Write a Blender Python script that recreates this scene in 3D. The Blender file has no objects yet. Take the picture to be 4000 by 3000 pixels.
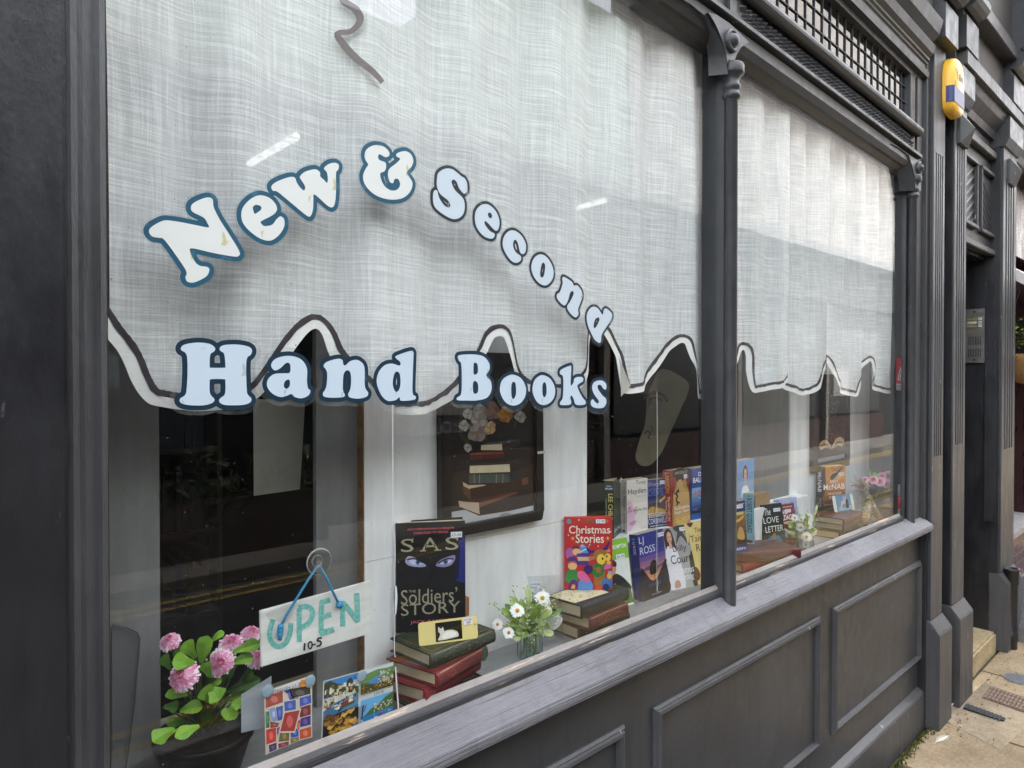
import bpy, bmesh, math, random
import numpy as np
from mathutils import Vector, Matrix
random.seed(7)
SC = bpy.context.scene
COL = SC.collection
# ------------------------------------------------------------------ camera, sky, sun, exposure
F, VX, VY, D, EYE = 2660.0, 4880.0, 1470.0, 1.10, 1.70      # calibrated from the street-front's vanishing lines
_a = math.atan2(VX-2000, F); _p = math.atan2(1500-VY, F)
FWD = np.array([math.cos(_a)*math.cos(_p), math.sin(_a)*math.cos(_p), -math.sin(_p)])
RGT = np.array([math.sin(_a), -math.cos(_a), 0.0]); UPV = np.cross(RGT, FWD)
CAM = np.array([0.0, -D, EYE])
cd = bpy.data.cameras.new('camera'); cam = bpy.data.objects.new('camera', cd); COL.objects.link(cam)
cam.matrix_world = Matrix(((RGT[0], UPV[0], -FWD[0], CAM[0]), (RGT[1], UPV[1], -FWD[1], CAM[1]),
                           (RGT[2], UPV[2], -FWD[2], CAM[2]), (0, 0, 0, 1)))
cd.sensor_width = 36.0; cd.lens = 36.0*F/4000.0; cd.clip_start = 0.02; cd.clip_end = 500
SC.camera = cam
SUN_EL, SUN_AZ = math.radians(56), math.radians(38)        # azimuth the light comes from, measured from +y clockwise
w = bpy.data.worlds.new('World'); SC.world = w; w.use_nodes = True
nt = w.node_tree; bg = nt.nodes['Background']
sky = nt.nodes.new('ShaderNodeTexSky'); sky.sky_type = 'NISHITA'; sky.sun_disc = False
sky.sun_elevation = SUN_EL; sky.sun_rotation = SUN_AZ; sky.dust_density = 3.0
hs = nt.nodes.new('ShaderNodeHueSaturation'); hs.inputs['Saturation'].default_value = 0.22
hs.inputs['Value'].default_value = 1.0
nt.links.new(sky.outputs[0], hs.inputs['Color']); nt.links.new(hs.outputs[0], bg.inputs['Color'])
bg.inputs['Strength'].default_value = 0.15
sd = bpy.data.lights.new('sun', 'SUN'); sd.energy = 1.2; sd.angle = math.radians(12); sd.color = (1.0, 0.96, 0.9)
sun = bpy.data.objects.new('sun', sd); COL.objects.link(sun)
_sv = Vector((math.sin(SUN_AZ)*math.cos(SUN_EL), math.cos(SUN_AZ)*math.cos(SUN_EL), math.sin(SUN_EL)))
sun.rotation_euler = _sv.to_track_quat('Z', 'Y').to_euler(); sun.location = _sv*20
SC.view_settings.view_transform = 'Standard'; SC.view_settings.look = 'None'
SC.view_settings.gamma = 1.0; SC.view_settings.use_curve_mapping = False
SC.view_settings.exposure = 3.48
SC.cycles.transparent_max_bounces = 32; SC.cycles.max_bounces = 10
# ------------------------------------------------------------------ helpers: measured points
def ray(x, y): return FWD*F + RGT*(x-2000) + UPV*(1500-y)
def onY(x, y, Y):
    v = ray(x, y); return CAM + v*((Y-CAM[1])/v[1])
def onZ(x, y, Z):
    v = ray(x, y); return CAM + v*((Z-CAM[2])/v[2])
def onX(x, y, X):
    v = ray(x, y); return CAM + v*((X-CAM[0])/v[0])
def reg(ox, oy, s): return lambda x, y: (ox+x*s, oy+y*s)
def zline(a, b, Y):
    p, q = onY(*a, Y), onY(*b, Y); m = (q[2]-p[2])/(q[0]-p[0])
    return lambda x: p[2]+m*(x-p[0])
# ------------------------------------------------------------------ helpers: materials
def lin(c):
    if isinstance(c, str):
        c = c.lstrip('#'); c = [int(c[i:i+2], 16)/255 for i in (0, 2, 4)]
        return tuple(x/12.92 if x <= .04045 else ((x+.055)/1.055)**2.4 for x in c)
    return tuple(c)
_M = {}
def new(name):
    m = bpy.data.materials.new(name); m.use_nodes = True
    return m, m.node_tree, m.node_tree.nodes['Principled BSDF']
def N(t, typ, **kw):
    n = t.nodes.new(typ)
    for k, v in kw.items():
        if k.startswith('i_'): n.inputs[k[2:].replace('_', ' ')].default_value = v
        else: setattr(n, k, v)
    return n
def ramp(t, fac, stops):
    r = t.nodes.new('ShaderNodeValToRGB'); e = r.color_ramp.elements
    while len(e) < len(stops): e.new(0.5)
    for k, (p, c) in enumerate(stops):
        e[k].position = p; e[k].color = (*c, 1) if len(c) == 3 else c
    t.links.new(fac, r.inputs[0]); return r.outputs[0]
def objco(t, scale=(1, 1, 1)):
    tc = t.nodes.new('ShaderNodeTexCoord'); mp = t.nodes.new('ShaderNodeMapping')
    mp.inputs['Scale'].default_value = scale; t.links.new(tc.outputs['Object'], mp.inputs[0]); return mp.outputs[0]
def noise(t, co, scale, detail=4, rough=.55, dist=0):
    n = N(t, 'ShaderNodeTexNoise', i_Scale=scale, i_Detail=detail, i_Roughness=rough, i_Distortion=dist)
    t.links.new(co, n.inputs['Vector']); return n.outputs[0]
def M(c, rough=.55, spec=.4, vary=.12, scale=30, metal=0.0):
    """plain printed / painted / cloth surface with a little mottling"""
    k = (c if isinstance(c, str) else tuple(c), rough, spec, vary, scale, metal)
    if k in _M: return _M[k]
    m, t, b = new('surface'); L = lin(c)
    b.inputs['Roughness'].default_value = rough; b.inputs['Specular IOR Level'].default_value = spec
    b.inputs['Metallic'].default_value = metal
    if vary > 0:
        f = noise(t, objco(t), scale, 5)
        o = ramp(t, f, [(.25, tuple(x*(1-vary) for x in L)), (.75, tuple(min(1, x*(1+vary)) for x in L))])
        t.links.new(o, b.inputs['Base Color'])
    else: b.inputs['Base Color'].default_value = (*L, 1)
    _M[k] = m; return m
def paint(name, c, chip=None, rough=.45, grain=(3, 3, .6), chipsize=9, amount=.69, bump=.25, spec=.5, dirt=.25):
    m, t, b = new(name); L = lin(c)
    co = objco(t, grain); f = noise(t, co, 7, 7, .6)
    f2 = noise(t, objco(t), 2.2, 5, .6)
    a = ramp(t, f, [(.3, tuple(x*.84 for x in L)), (.7, tuple(x*1.14 for x in L))])
    g = ramp(t, f2, [(.35, (1-dirt,)*3), (.65, (1+dirt*.5,)*3)])
    mx = N(t, 'ShaderNodeMix', data_type='RGBA', blend_type='MULTIPLY'); mx.inputs[0].default_value = 1
    t.links.new(a, mx.inputs[6]); t.links.new(g, mx.inputs[7]); out = mx.outputs[2]
    sf = noise(t, objco(t, (9, 9, .55)), 3.1, 6, .7); sg_ = ramp(t, sf, [(.30, (1-dirt*.9,)*3), (.48, (1, 1, 1)), (.74, (1+dirt*.3,)*3)])
    m3 = N(t, 'ShaderNodeMix', data_type='RGBA', blend_type='MULTIPLY'); m3.inputs[0].default_value = 1; t.links.new(out, m3.inputs[6]); t.links.new(sg_, m3.inputs[7]); out = m3.outputs[2]
    if chip is not None:
        cf = noise(t, objco(t, grain), chipsize*1.7, 8, .68)
        msk = ramp(t, cf, [(amount, (0, 0, 0)), (amount+.012, (1, 1, 1))])
        m2 = N(t, 'ShaderNodeMix', data_type='RGBA'); t.links.new(msk, m2.inputs[0])
        t.links.new(out, m2.inputs[6]); m2.inputs[7].default_value = (*lin(chip), 1); out = m2.outputs[2]
    t.links.new(out, b.inputs['Base Color'])
    rr = ramp(t, f, [(.3, (rough-.1,)*3), (.7, (rough+.12,)*3)]); t.links.new(rr, b.inputs['Roughness'])
    b.inputs['Specular IOR Level'].default_value = spec
    bp = N(t, 'ShaderNodeBump', i_Strength=bump, i_Distance=.004)
    hf = noise(t, objco(t, grain), 40, 8, .65); t.links.new(hf, bp.inputs['Height']); t.links.new(bp.outputs[0], b.inputs['Normal'])
    return m
def glassy(name, tint, ior, rough=.0, wav=0.0, boost=1.0, film=0.0):
    """thin clear pane: lets light straight through, mirrors by Fresnel, optional faint dust film"""
    m, t, b = new(name); t.nodes.remove(b); out = t.nodes['Material Output']
    tr = N(t, 'ShaderNodeBsdfTransparent'); tr.inputs[0].default_value = (*tint, 1)
    gl = N(t, 'ShaderNodeBsdfGlossy'); gl.inputs['Roughness'].default_value = rough
    lw = N(t, 'ShaderNodeLayerWeight', i_Blend=.5); mx = N(t, 'ShaderNodeMixShader'); r0 = ((ior-1)/(ior+1))**2*boost
    pw = N(t, 'ShaderNodeMath', operation='POWER'); pw.inputs[1].default_value = 5; t.links.new(lw.outputs['Facing'], pw.inputs[0])
    ml = N(t, 'ShaderNodeMath', operation='MULTIPLY_ADD'); ml.inputs[1].default_value = 1-r0; ml.inputs[2].default_value = r0; ml.use_clamp = True
    t.links.new(pw.outputs[0], ml.inputs[0]); t.links.new(ml.outputs[0], mx.inputs[0])
    t.links.new(tr.outputs[0], mx.inputs[1]); t.links.new(gl.outputs[0], mx.inputs[2]); last = mx.outputs[0]
    if wav:
        bp = N(t, 'ShaderNodeBump', i_Strength=wav, i_Distance=.02)
        t.links.new(noise(t, objco(t), 1.6, 2), bp.inputs['Height'])
        t.links.new(bp.outputs[0], gl.inputs['Normal'])
    if film:
        df = N(t, 'ShaderNodeBsdfDiffuse'); df.inputs[0].default_value = (.7, .72, .7, 1)
        sp = noise(t, objco(t), 160, 2, .5); big = noise(t, objco(t, (1, 1, .5)), 5, 6, .7)
        s1 = ramp(t, sp, [(.76, (0, 0, 0)), (.79, (.5, .5, .5))]); s2 = ramp(t, big, [(.45, (0, 0, 0)), (.9, (film,)*3)])
        ad = N(t, 'ShaderNodeMath', operation='ADD'); t.links.new(s1, ad.inputs[0]); t.links.new(s2, ad.inputs[1])
        m2 = N(t, 'ShaderNodeMixShader'); t.links.new(ad.outputs[0], m2.inputs[0]); t.links.new(last, m2.inputs[1]); t.links.new(df.outputs[0], m2.inputs[2]); last = m2.outputs[0]
    t.links.new(last, out.inputs[0]); return m
def emis(name, c, s):
    m, t, b = new(name); b.inputs['Base Color'].default_value = (*lin(c), 1)
    b.inputs['Emission Color'].default_value = (*lin(c), 1); b.inputs['Emission Strength'].default_value = s; return m
# ------------------------------------------------------------------ helpers: mesh building
class MB:
    def __init__(s): s.v, s.f, s.m, s.sm = [], [], [], []
    def add(s, vs, fs, mat=None, smooth=False):
        o = len(s.v); s.v += [tuple(float(c) for c in p) for p in vs]
        for f in fs: s.f.append([i+o for i in f]); s.m.append(mat); s.sm.append(smooth)
        return s
    def box(s, x0, x1, y0, y1, z0, z1, mat=None):
        z0a, z0b = z0 if isinstance(z0, tuple) else (z0, z0); z1a, z1b = z1 if isinstance(z1, tuple) else (z1, z1)
        vs = [(x0, y0, z0a), (x1, y0, z0b), (x1, y1, z0b), (x0, y1, z0a), (x0, y0, z1a), (x1, y0, z1b), (x1, y1, z1b), (x0, y1, z1a)]
        return s.add(vs, [(0, 3, 2, 1), (4, 5, 6, 7), (0, 1, 5, 4), (1, 2, 6, 5), (2, 3, 7, 6), (3, 0, 4, 7)], mat)
    def quad(s, a, b, c, d, mat=None): return s.add([a, b, c, d], [(0, 1, 2, 3)], mat)
    def prism(s, pts, y0, y1, mat=None, fr=None):
        """polygon of (x, z) extruded from y0 to y1; fr maps (x, y, z) to the world"""
        n = len(pts); fr = fr or (lambda x, y, z: (x, y, z))
        ar = sum(pts[i][0]*pts[(i+1) % n][1]-pts[(i+1) % n][0]*pts[i][1] for i in range(n))
        if ar < 0: pts = pts[::-1]
        vs = [fr(p[0], y0, p[1]) for p in pts]+[fr(p[0], y1, p[1]) for p in pts]
        fs = [tuple(range(n)), tuple(range(2*n-1, n-1, -1))]+[(i, n+i, n+(i+1) % n, (i+1) % n) for i in range(n)]
        return s.add(vs, fs, mat)
    def extr(s, prof, x0, x1, mat=None, dz=0.0):
        """(y, z) profile extruded along x from x0 to x1 (dz: rise over the run)"""
        n = len(prof); vs = [(x0, y, z) for y, z in prof]+[(x1, y, z+dz) for y, z in prof]
        ar = sum(prof[i][0]*prof[(i+1) % n][1]-prof[(i+1) % n][0]*prof[i][1] for i in range(n))
        fs = [tuple(range(n)), tuple(range(2*n-1, n-1, -1))]+[(i, n+i, n+(i+1) % n, (i+1) % n) for i in range(n)]
        if ar > 0: fs = [f[::-1] for f in fs]
        return s.add(vs, fs, mat)
    def lathe(s, prof, c, seg=24, mat=None, ax='z', a0=0, a1=360, smooth=True):
        full = abs(a1-a0) >= 360; k = seg if full else seg+1; vs = []
        for r, h in prof:
            for i in range(k):
                t = math.radians(a0+(a1-a0)*i/seg); p = (r*math.cos(t), r*math.sin(t), h)
                if ax == 'y': p = (p[0], h, p[1])
                if ax == 'x': p = (h, p[0], p[1])
                vs.append((c[0]+p[0], c[1]+p[1], c[2]+p[2]))
        fs = []
        for j in range(len(prof)-1):
            for i in range(seg):
                b = (i+1) % k; fs.append((j*k+i, j*k+b, (j+1)*k+b, (j+1)*k+i))
        return s.add(vs, fs, mat, smooth)
    def tube(s, pts, r, seg=8, mat=None, cap=True):
        pts = [Vector(p) for p in pts]; rs = r if isinstance(r, (list, tuple)) else [r]*len(pts); vs = []
        for i, p in enumerate(pts):
            d = (pts[min(i+1, len(pts)-1)]-pts[max(i-1, 0)]).normalized()
            a = d.cross(Vector((0, 0, 1)) if abs(d.z) < .9 else Vector((1, 0, 0))).normalized(); b = d.cross(a)
            for k in range(seg):
                t = 2*math.pi*k/seg; vs.append(p+(a*math.cos(t)+b*math.sin(t))*rs[i])
        fs = [(i*seg+k, i*seg+(k+1) % seg, (i+1)*seg+(k+1) % seg, (i+1)*seg+k) for i in range(len(pts)-1) for k in range(seg)]
        if cap: fs += [tuple(range(seg))[::-1], tuple(range((len(pts)-1)*seg, len(pts)*seg))]
        return s.add(vs, fs, mat, True)
    def ball(s, c, r, mat=None, seg=14, rings=9):
        rx, ry, rz = r if isinstance(r, tuple) else (r, r, r); vs = []; fs = []
        for j in range(rings+1):
            ph = math.pi*j/rings
            for i in range(seg):
                t = 2*math.pi*i/seg; vs.append((c[0]+rx*math.sin(ph)*math.cos(t), c[1]+ry*math.sin(ph)*math.sin(t), c[2]-rz*math.cos(ph)))
        for j in range(rings):
            for i in range(seg): fs.append((j*seg+i, j*seg+(i+1) % seg, (j+1)*seg+(i+1) % seg, (j+1)*seg+i))
        return s.add(vs, fs, mat, True)
    def build(s, name, mat, parent=None, local=False, bevel=0.0, bseg=2):
        off = (0, 0, 0)
        if parent is not None and not local:
            p = parent; o = Vector((0, 0, 0))
            while p is not None: o += p.location; p = p.parent
            off = o
        me = bpy.data.meshes.new(name)
        me.from_pydata([(a-off[0], b-off[1], c-off[2]) for a, b, c in s.v], [], s.f)
        slots = []
        for q in s.m:
            q = q or mat
            if q not in slots: slots.append(q)
        for q in slots: me.materials.append(q)
        for i, po in enumerate(me.polygons):
            po.material_index = slots.index(s.m[i] or mat); po.use_smooth = s.sm[i]
        me.validate(); me.update()
        ob = bpy.data.objects.new(name, me); COL.objects.link(ob)
        if parent is not None: ob.parent = parent
        if bevel:
            bm = bmesh.new(); bm.from_mesh(me); bmesh.ops.remove_doubles(bm, verts=bm.verts, dist=1e-6)
            bmesh.ops.recalc_face_normals(bm, faces=bm.faces)
            es = [e for e in bm.edges if len(e.link_faces) == 2 and e.calc_face_angle(0) > .5]
            bmesh.ops.bevel(bm, geom=es, offset=bevel, segments=bseg, affect='EDGES', clamp_overlap=True)
            bm.to_mesh(me); bm.free()
        return ob
def tag(o, label, cat, group=None):
    o['label'] = label; o['category'] = cat
    if group: o['group'] = group
    return o
def thing(name, label, cat, loc=(0, 0, 0), rot=(0, 0, 0), group=None):
    o = bpy.data.objects.new(name, None); COL.objects.link(o); o.location = [float(c) for c in loc]; o.rotation_euler = rot
    o.empty_display_size = .05
    return tag(o, label, cat, group)
def struct(name, mb, m, kind='structure'):
    o = mb.build(name, m); o['kind'] = kind; return o
# ------------------------------------------------------------------ helpers: flat lettering and outlines
_T = {}
def textmesh(s, bold=0.0):
    k = (s, bold)
    if k not in _T:
        cu = bpy.data.curves.new('t', 'FONT'); cu.body = s; cu.resolution_u = 3; cu.offset = bold; cu.fill_mode = 'FRONT'
        ob = bpy.data.objects.new('t', cu); COL.objects.link(ob)
        dg = bpy.context.evaluated_depsgraph_get(); me = ob.evaluated_get(dg).to_mesh()
        _T[k] = ([(v.co.x, v.co.y) for v in me.vertices], [tuple(p.vertices) for p in me.polygons])
        ob.evaluated_get(dg).to_mesh_clear(); bpy.data.objects.remove(ob); bpy.data.curves.remove(cu)
    return _T[k]
def text_in(mb, s, fn, x0, y0, x1, y1, mat, bold=0.0, rot=False, keep=False):
    """lettering stretched to the box; fn maps flat (x, y) to space; rot: reads top to bottom"""
    vs, fs = textmesh(s, bold)
    if not vs: return
    a = [p[0] for p in vs]; b = [p[1] for p in vs]; ax, bx, ay, by = min(a), max(a), min(b), max(b)
    out = []
    for x, y in vs:
        u, v = (x-ax)/(bx-ax), (y-ay)/max(by-ay, 1e-6)
        if rot: u, v = v, 1-u
        out.append(fn(x0+(x1-x0)*u, y0+(y1-y0)*v))
    mb.add(out, fs, mat)
def smooth(pts, k=5):
    n = len(pts); out = []
    for i in range(n):
        p0, p1, p2, p3 = (np.array(pts[(i+j) % n], float) for j in (-1, 0, 1, 2))
        for j in range(k):
            t = j/k; out.append(tuple(.5*((2*p1)+(p2-p0)*t+(2*p0-5*p1+4*p2-p3)*t*t+(3*p1-p0-3*p2+p3)*t**3)))
    return out
def loops_fill(loops):
    """outline loops (with holes) -> (verts, faces), filled"""
    cu = bpy.data.curves.new('o', 'CURVE'); cu.dimensions = '2D'; cu.fill_mode = 'FRONT'
    for lp in loops:
        sp = cu.splines.new('POLY'); sp.points.add(len(lp)-1); sp.use_cyclic_u = True
        for i, (x, y) in enumerate(lp): sp.points[i].co = (x, y, 0, 1)
    ob = bpy.data.objects.new('o', cu); COL.objects.link(ob)
    dg = bpy.context.evaluated_depsgraph_get(); me = ob.evaluated_get(dg).to_mesh()
    r = ([(v.co.x, v.co.y) for v in me.vertices], [tuple(p.vertices) for p in me.polygons])
    ob.evaluated_get(dg).to_mesh_clear(); bpy.data.objects.remove(ob); bpy.data.curves.remove(cu)
    return r
def offset_loops(loops, d, cell=.0012):
    """contours at distance d outside a shape given by loops (marching squares on a distance field)"""
    al = np.array([p for l in loops for p in l]); lo = al.min(0)-d-4*cell; hi = al.max(0)+d+4*cell
    xs = np.arange(lo[0], hi[0], cell); ys = np.arange(lo[1], hi[1], cell); X, Y = np.meshgrid(xs, ys)
    dist = np.full(X.shape, 1e9); ins = np.zeros(X.shape, bool)
    for l in loops:
        for i in range(len(l)):
            (x1, y1), (x2, y2) = l[i], l[(i+1) % len(l)]; ex, ey = x2-x1, y2-y1; L2 = ex*ex+ey*ey+1e-18
            t = np.clip(((X-x1)*ex+(Y-y1)*ey)/L2, 0, 1); dist = np.minimum(dist, (X-x1-t*ex)**2+(Y-y1-t*ey)**2)
            if y1 != y2: ins ^= ((y1 > Y) != (y2 > Y)) & (X < (x2-x1)*(Y-y1)/(y2-y1)+x1)
    f = np.where(ins, -1, 1)*np.sqrt(dist)-d
    seg = {}
    def pt(j, i, k):
        if k == 0: a, b, q = f[j, i], f[j, i+1], (0, j, i); p = (xs[i]+cell*a/(a-b), ys[j])
        else: a, b, q = f[j, i], f[j+1, i], (1, j, i); p = (xs[i], ys[j]+cell*a/(a-b))
        return q, p
    P = {}
    for j, i in zip(*np.where((np.minimum.reduce([f[:-1, :-1], f[1:, :-1], f[:-1, 1:], f[1:, 1:]]) < 0) & (np.maximum.reduce([f[:-1, :-1], f[1:, :-1], f[:-1, 1:], f[1:, 1:]]) >= 0))):
        c = [f[j, i] < 0, f[j, i+1] < 0, f[j+1, i+1] < 0, f[j+1, i] < 0]; e = []
        if c[0] != c[1]: e.append(pt(j, i, 0))
        if c[1] != c[2]: e.append(pt(j, i+1, 1))
        if c[2] != c[3]: e.append(pt(j+1, i, 0))
        if c[3] != c[0]: e.append(pt(j, i, 1))
        prs = [(e[0], e[1])] if len(e) == 2 else ([(e[0], e[3]), (e[1], e[2])] if c[0] else [(e[0], e[1]), (e[2], e[3])])
        for a, b in prs:
            P[a[0]] = a[1]; P[b[0]] = b[1]; seg.setdefault(a[0], []).append(b[0]); seg.setdefault(b[0], []).append(a[0])
    out = []
    while seg:
        s = next(iter(seg)); lp = [s]; cur = s
        while True:
            nx = seg[cur].pop(); seg[nx].remove(cur)
            if not seg[cur]: del seg[cur]
            cur = nx
            if cur == s:
                if cur in seg and not seg[cur]: del seg[cur]
                break
            lp.append(cur)
        if len(lp) > 8: out.append([P[q] for q in lp][::2])
    return out
# ------------------------------------------------------------------ main materials
GREY = paint('grey_gloss_paint', (.053, .054, .058), chip='#a39c94', amount=.735, rough=.40, bump=.22, dirt=.22, grain=(4, 4, 2.6))
GREYW = paint('worn_grey_paint', (.072, .071, .074), chip='#b9b0a4', amount=.66, rough=.45, grain=(3, 3, .5), bump=.3)
SILL = paint('weathered_sill_paint', (.185, .18, .196), chip='#5f5a55', amount=.60, rough=.5, grain=(.16, 9, 9), chipsize=15, bump=1.0)
DARK = paint('black_paint_and_shade', (.018, .018, .021), chip='#45454a', amount=.68, rough=.38, bump=.35, grain=(2, 2, .8))  # blackish paint; also puts shade into the left pilaster and side faces
BEADM = paint('peeling_putty', (.045, .044, .047), chip='#9b8672', amount=.60, rough=.5, grain=(.25, 4, 4), chipsize=8, bump=.8)
PUTTY = paint('old_putty', (.26, .235, .215), chip='#c3a78f', amount=.6, rough=.7, grain=(.3, 5, 5), bump=.5)
LEAD = M('#26262a', .5)
GLASS = glassy('window_glass', (.985, .992, .987), 1.52, wav=.04, boost=.88, film=.005)
LEADGL = glassy('leaded_glass', (.12, .12, .125), 1.9, rough=.04, wav=.35, boost=2.4)
GWHITE = paint('white_board_paint', (.87, .87, .87), chip='#a7a49c', amount=.74, rough=.6, grain=(2, 2, .4), bump=.1, dirt=.08)
GBOARD = paint('grey_board_paint', (.20, .20, .20), rough=.6, bump=.1, dirt=.12)
SHELFM = paint('grey_shelf_paint', (.30, .30, .30), chip='#8d8a85', amount=.74, rough=.5, grain=(.5, 3, 3), bump=.15)
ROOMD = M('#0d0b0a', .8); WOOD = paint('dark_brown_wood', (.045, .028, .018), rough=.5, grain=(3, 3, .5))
# ------------------------------------------------------------------ street, ground, opposite side
GY = -.055
def stone(name, c1, c2, bump=.5, sc=5):
    m, t, b = new(name); f = noise(t, objco(t), sc, 8, .65); f2 = noise(t, objco(t), sc*14, 3, .6); f3 = noise(t, objco(t), 1.3, 4, .6)
    a = ramp(t, f, [(.3, lin(c1)), (.72, lin(c2))]); g = ramp(t, f2, [(.3, (.78,)*3), (.7, (1.15,)*3)])
    g3 = ramp(t, f3, [(.36, (.66,)*3), (.6, (1.08,)*3)])
    x = N(t, 'ShaderNodeMix', data_type='RGBA', blend_type='MULTIPLY'); x.inputs[0].default_value = 1
    y = N(t, 'ShaderNodeMix', data_type='RGBA', blend_type='MULTIPLY'); y.inputs[0].default_value = 1
    t.links.new(a, x.inputs[6]); t.links.new(g, x.inputs[7]); t.links.new(x.outputs[2], y.inputs[6]); t.links.new(g3, y.inputs[7])
    t.links.new(y.outputs[2], b.inputs['Base Color']); b.inputs['Roughness'].default_value = .85; b.inputs['Specular IOR Level'].default_value = .25
    bp = N(t, 'ShaderNodeBump', i_Strength=bump, i_Distance=.006); t.links.new(noise(t, objco(t), sc*7, 8, .7), bp.inputs['Height']); t.links.new(bp.outputs[0], b.inputs['Normal'])
    return m
S1, S2, S3 = stone('sandy_flagstone', '#8a755a', '#ab9675'), stone('buff_flagstone', '#948064', '#b5a183'), stone('ochre_flagstone', '#8a7046', '#ab9162', .9, 9)
DPAV = stone('dimmed_paving', '#3f3c39', '#4c4844'); JOINT = stone('mossy_joint', '#4b4636', '#6d6a44', 1, 30); TAR = stone('asphalt', '#38383a', '#444446', .8, 20)
struct('ground', MB().quad((-60, -60, -.13), (90, -60, -.13), (90, 60, -.13), (-60, 60, -.13)), TAR)
struct('road', MB().quad((-40, -4.9, -.12), (60, -4.9, -.12), (60, -2.3, -.12), (-40, -2.3, -.12)), TAR)
YEL = M('#7d6a3a', .8, .1, .3, 20)
yl = MB()
for a, b in ((-2.62, -2.55), (-2.80, -2.73), (-4.62, -4.55), (-4.79, -4.72)):
    yl.quad((-40, a, -.114), (60, a, -.114), (60, b, -.114), (-40, b, -.114))
struct('road_markings', yl, YEL)
struct('pavement_bed', MB().box(-20, 40, -2.2, .3, -.12, -.012), JOINT)
pv = MB(); rnd = random.Random(3)
G = reg(3600, 2200, .8403)
xj = [onZ(3600, 2906, 0)[0]]
bands = [(-.06, -.60), (-.60, -1.17), (-1.17, -1.70), (-1.70, -2.2)]
for k, (a, b) in enumerate(bands):
    x = -6+rnd.random()*.5
    while x < 30:
        L = rnd.uniform(.55, 1.0) if x < 12 else 1.2; j = .009
        hz = rnd.uniform(-.003, .003); pv.box(x+j, x+L-j, b+j, a-j, -.02, hz, rnd.choice([S1, S1, S2, S2, S3]) if x > 2.5 else DPAV); x += L  # out-of-view slabs are darkened to dim their reflection in the glass
struct('pavement', pv, S1)
struct('kerb', MB().box(-20, 40, -2.31, -2.2, -.13, .0), stone('kerb_granite', '#7d7a76', '#979490'))
struct('far_pavement', MB().box(-20, 40, -6.0, -4.9, -.13, .0), stone('far_flagstone', '#4c4844', '#5c5752'))
moss = MB()
for i in range(700):
    x = rnd.uniform(2.4, 3.75); y = -.062-abs(rnd.gauss(0, .016)); h = rnd.uniform(.004, .02); a = rnd.random()*6.28; r = rnd.uniform(.004, .012)
    moss.add([(x-r*math.cos(a), y-r*math.sin(a), -.005), (x+r*math.cos(a), y+r*math.sin(a), -.005), (x+rnd.gauss(0, .006), y+rnd.gauss(0, .006), h)], [(0, 1, 2)])
struct('moss', moss, M('#55582e', .9, .2, .4, 60), 'stuff')
# opposite building, seen only mirrored in the panes
WB = 6.0
def mir(px, py):
    v = ray(px, py); s = (1.1+WB)/v[1]; return v[0]*s, EYE+v[2]*s
ob_ = thing('outdoor_shop_building', 'pale rendered building with dark shopfront across the street, mirrored in the window', 'building', (6, -WB, 0))
pts = [(-14, 4.72), (9.2, 4.72), (9.2, 7.6), (mir(1690, 0)[0]+.02, 7.6), mir(1690, 15), mir(1560, 105), mir(1300, 0), (-14, mir(1300, 0)[1]+.25)]
MB().prism(pts, -WB-.4, -WB).build('upper_wall', stone('pale_render', '#98a49c', '#a8b3ab', .2), ob_)
mb_ = thing('added_grey_building', 'tall grey stone building further up the far side, mirrored in the right window', 'building', (30, -WB, 0))  # added building, darker than its neighbour, dims what the right pane mirrors
MB().box(9.25, 60, -WB-.4, -WB, 4.75, 12).build('stone_wall', stone('grey_stone', '#8b8783', '#a39d98', .3, 3), mb_)
MB().box(9.25, 60, -WB, -WB+.2, 7.9, 8.1).build('string_course', M('#8f8b86', .7), mb_)
SH = M('#121010', .7, .2); BR = M('#2e211e', .8, .2, .3, 12)
sf = MB().box(-14, 60, -WB-.3, -WB, 0, 4.72)
sf.build('shopfront', SH, ob_)
GW = glassy('far_shop_glass', (.03, .03, .03), 1.5)
for i in range(7):
    x = -8+i*4.2; MB().box(x, x+3.4, -WB, -WB+.04, .75, 2.9).build('window', M('#0c0d0f', .35, .3, .3, 1.5), ob_)
    MB().box(x-.25, x+3.65, -WB, -WB+.06, 0, .66).build('brick_base', BR, ob_)
    MB().box(x-.35, x-.2, -WB, -WB+.12, 0, 3.6).build('pilaster', M('#5a5550', .6), ob_)
    MB().box(x+.3, x+1.2, -WB+.04, -WB+.05, 1.2+.2*(i % 3), 1.9).build('window_poster', M(['#6a6864', '#4a4440', '#4c565c'][i % 3], .6), ob_)
MB().box(-14, 60, -WB, -WB+.15, 3.5, 4.1).build('fascia', M('#1b1817', .7, .2), ob_)
MB().box(-14, 60, -WB, -WB+.35, 4.6, 4.78).build('cornice', M('#6a6865', .6), ob_)
xa, za = mir(2000, 1300); xb, zb = mir(2420, 1300); xc_, _ = mir(1600, 1640)
for txt, Y, q in (('MOUNTAIN WAREHOUSE', -WB+.17, (xa-.2, 2.22, xb+1.0, 2.42)), ('HELPING EVERYONE ENJOY', -WB+.06, (xc_, 1.20, xc_+1.25, 1.28)), ('the Great Outdoors', -WB+.06, (xc_-.15, .96, xc_+1.4, 1.12))):
    tx = MB(); text_in(tx, txt, lambda x, z: (q[0]+q[2]-x, Y, z), *q, None, .008); tx.build('shop_lettering', M('#77787a', .6, vary=0), ob_)
pl = thing('planter', 'dark timber trough of greenery below the mirrored shop window', 'planter', (2.0, -5.6, 0))
MB().box(1.2, 3.4, -5.8, -5.4, 0, .55).build('trough', M('#2b2320', .7), pl)
gm = MB()
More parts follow.
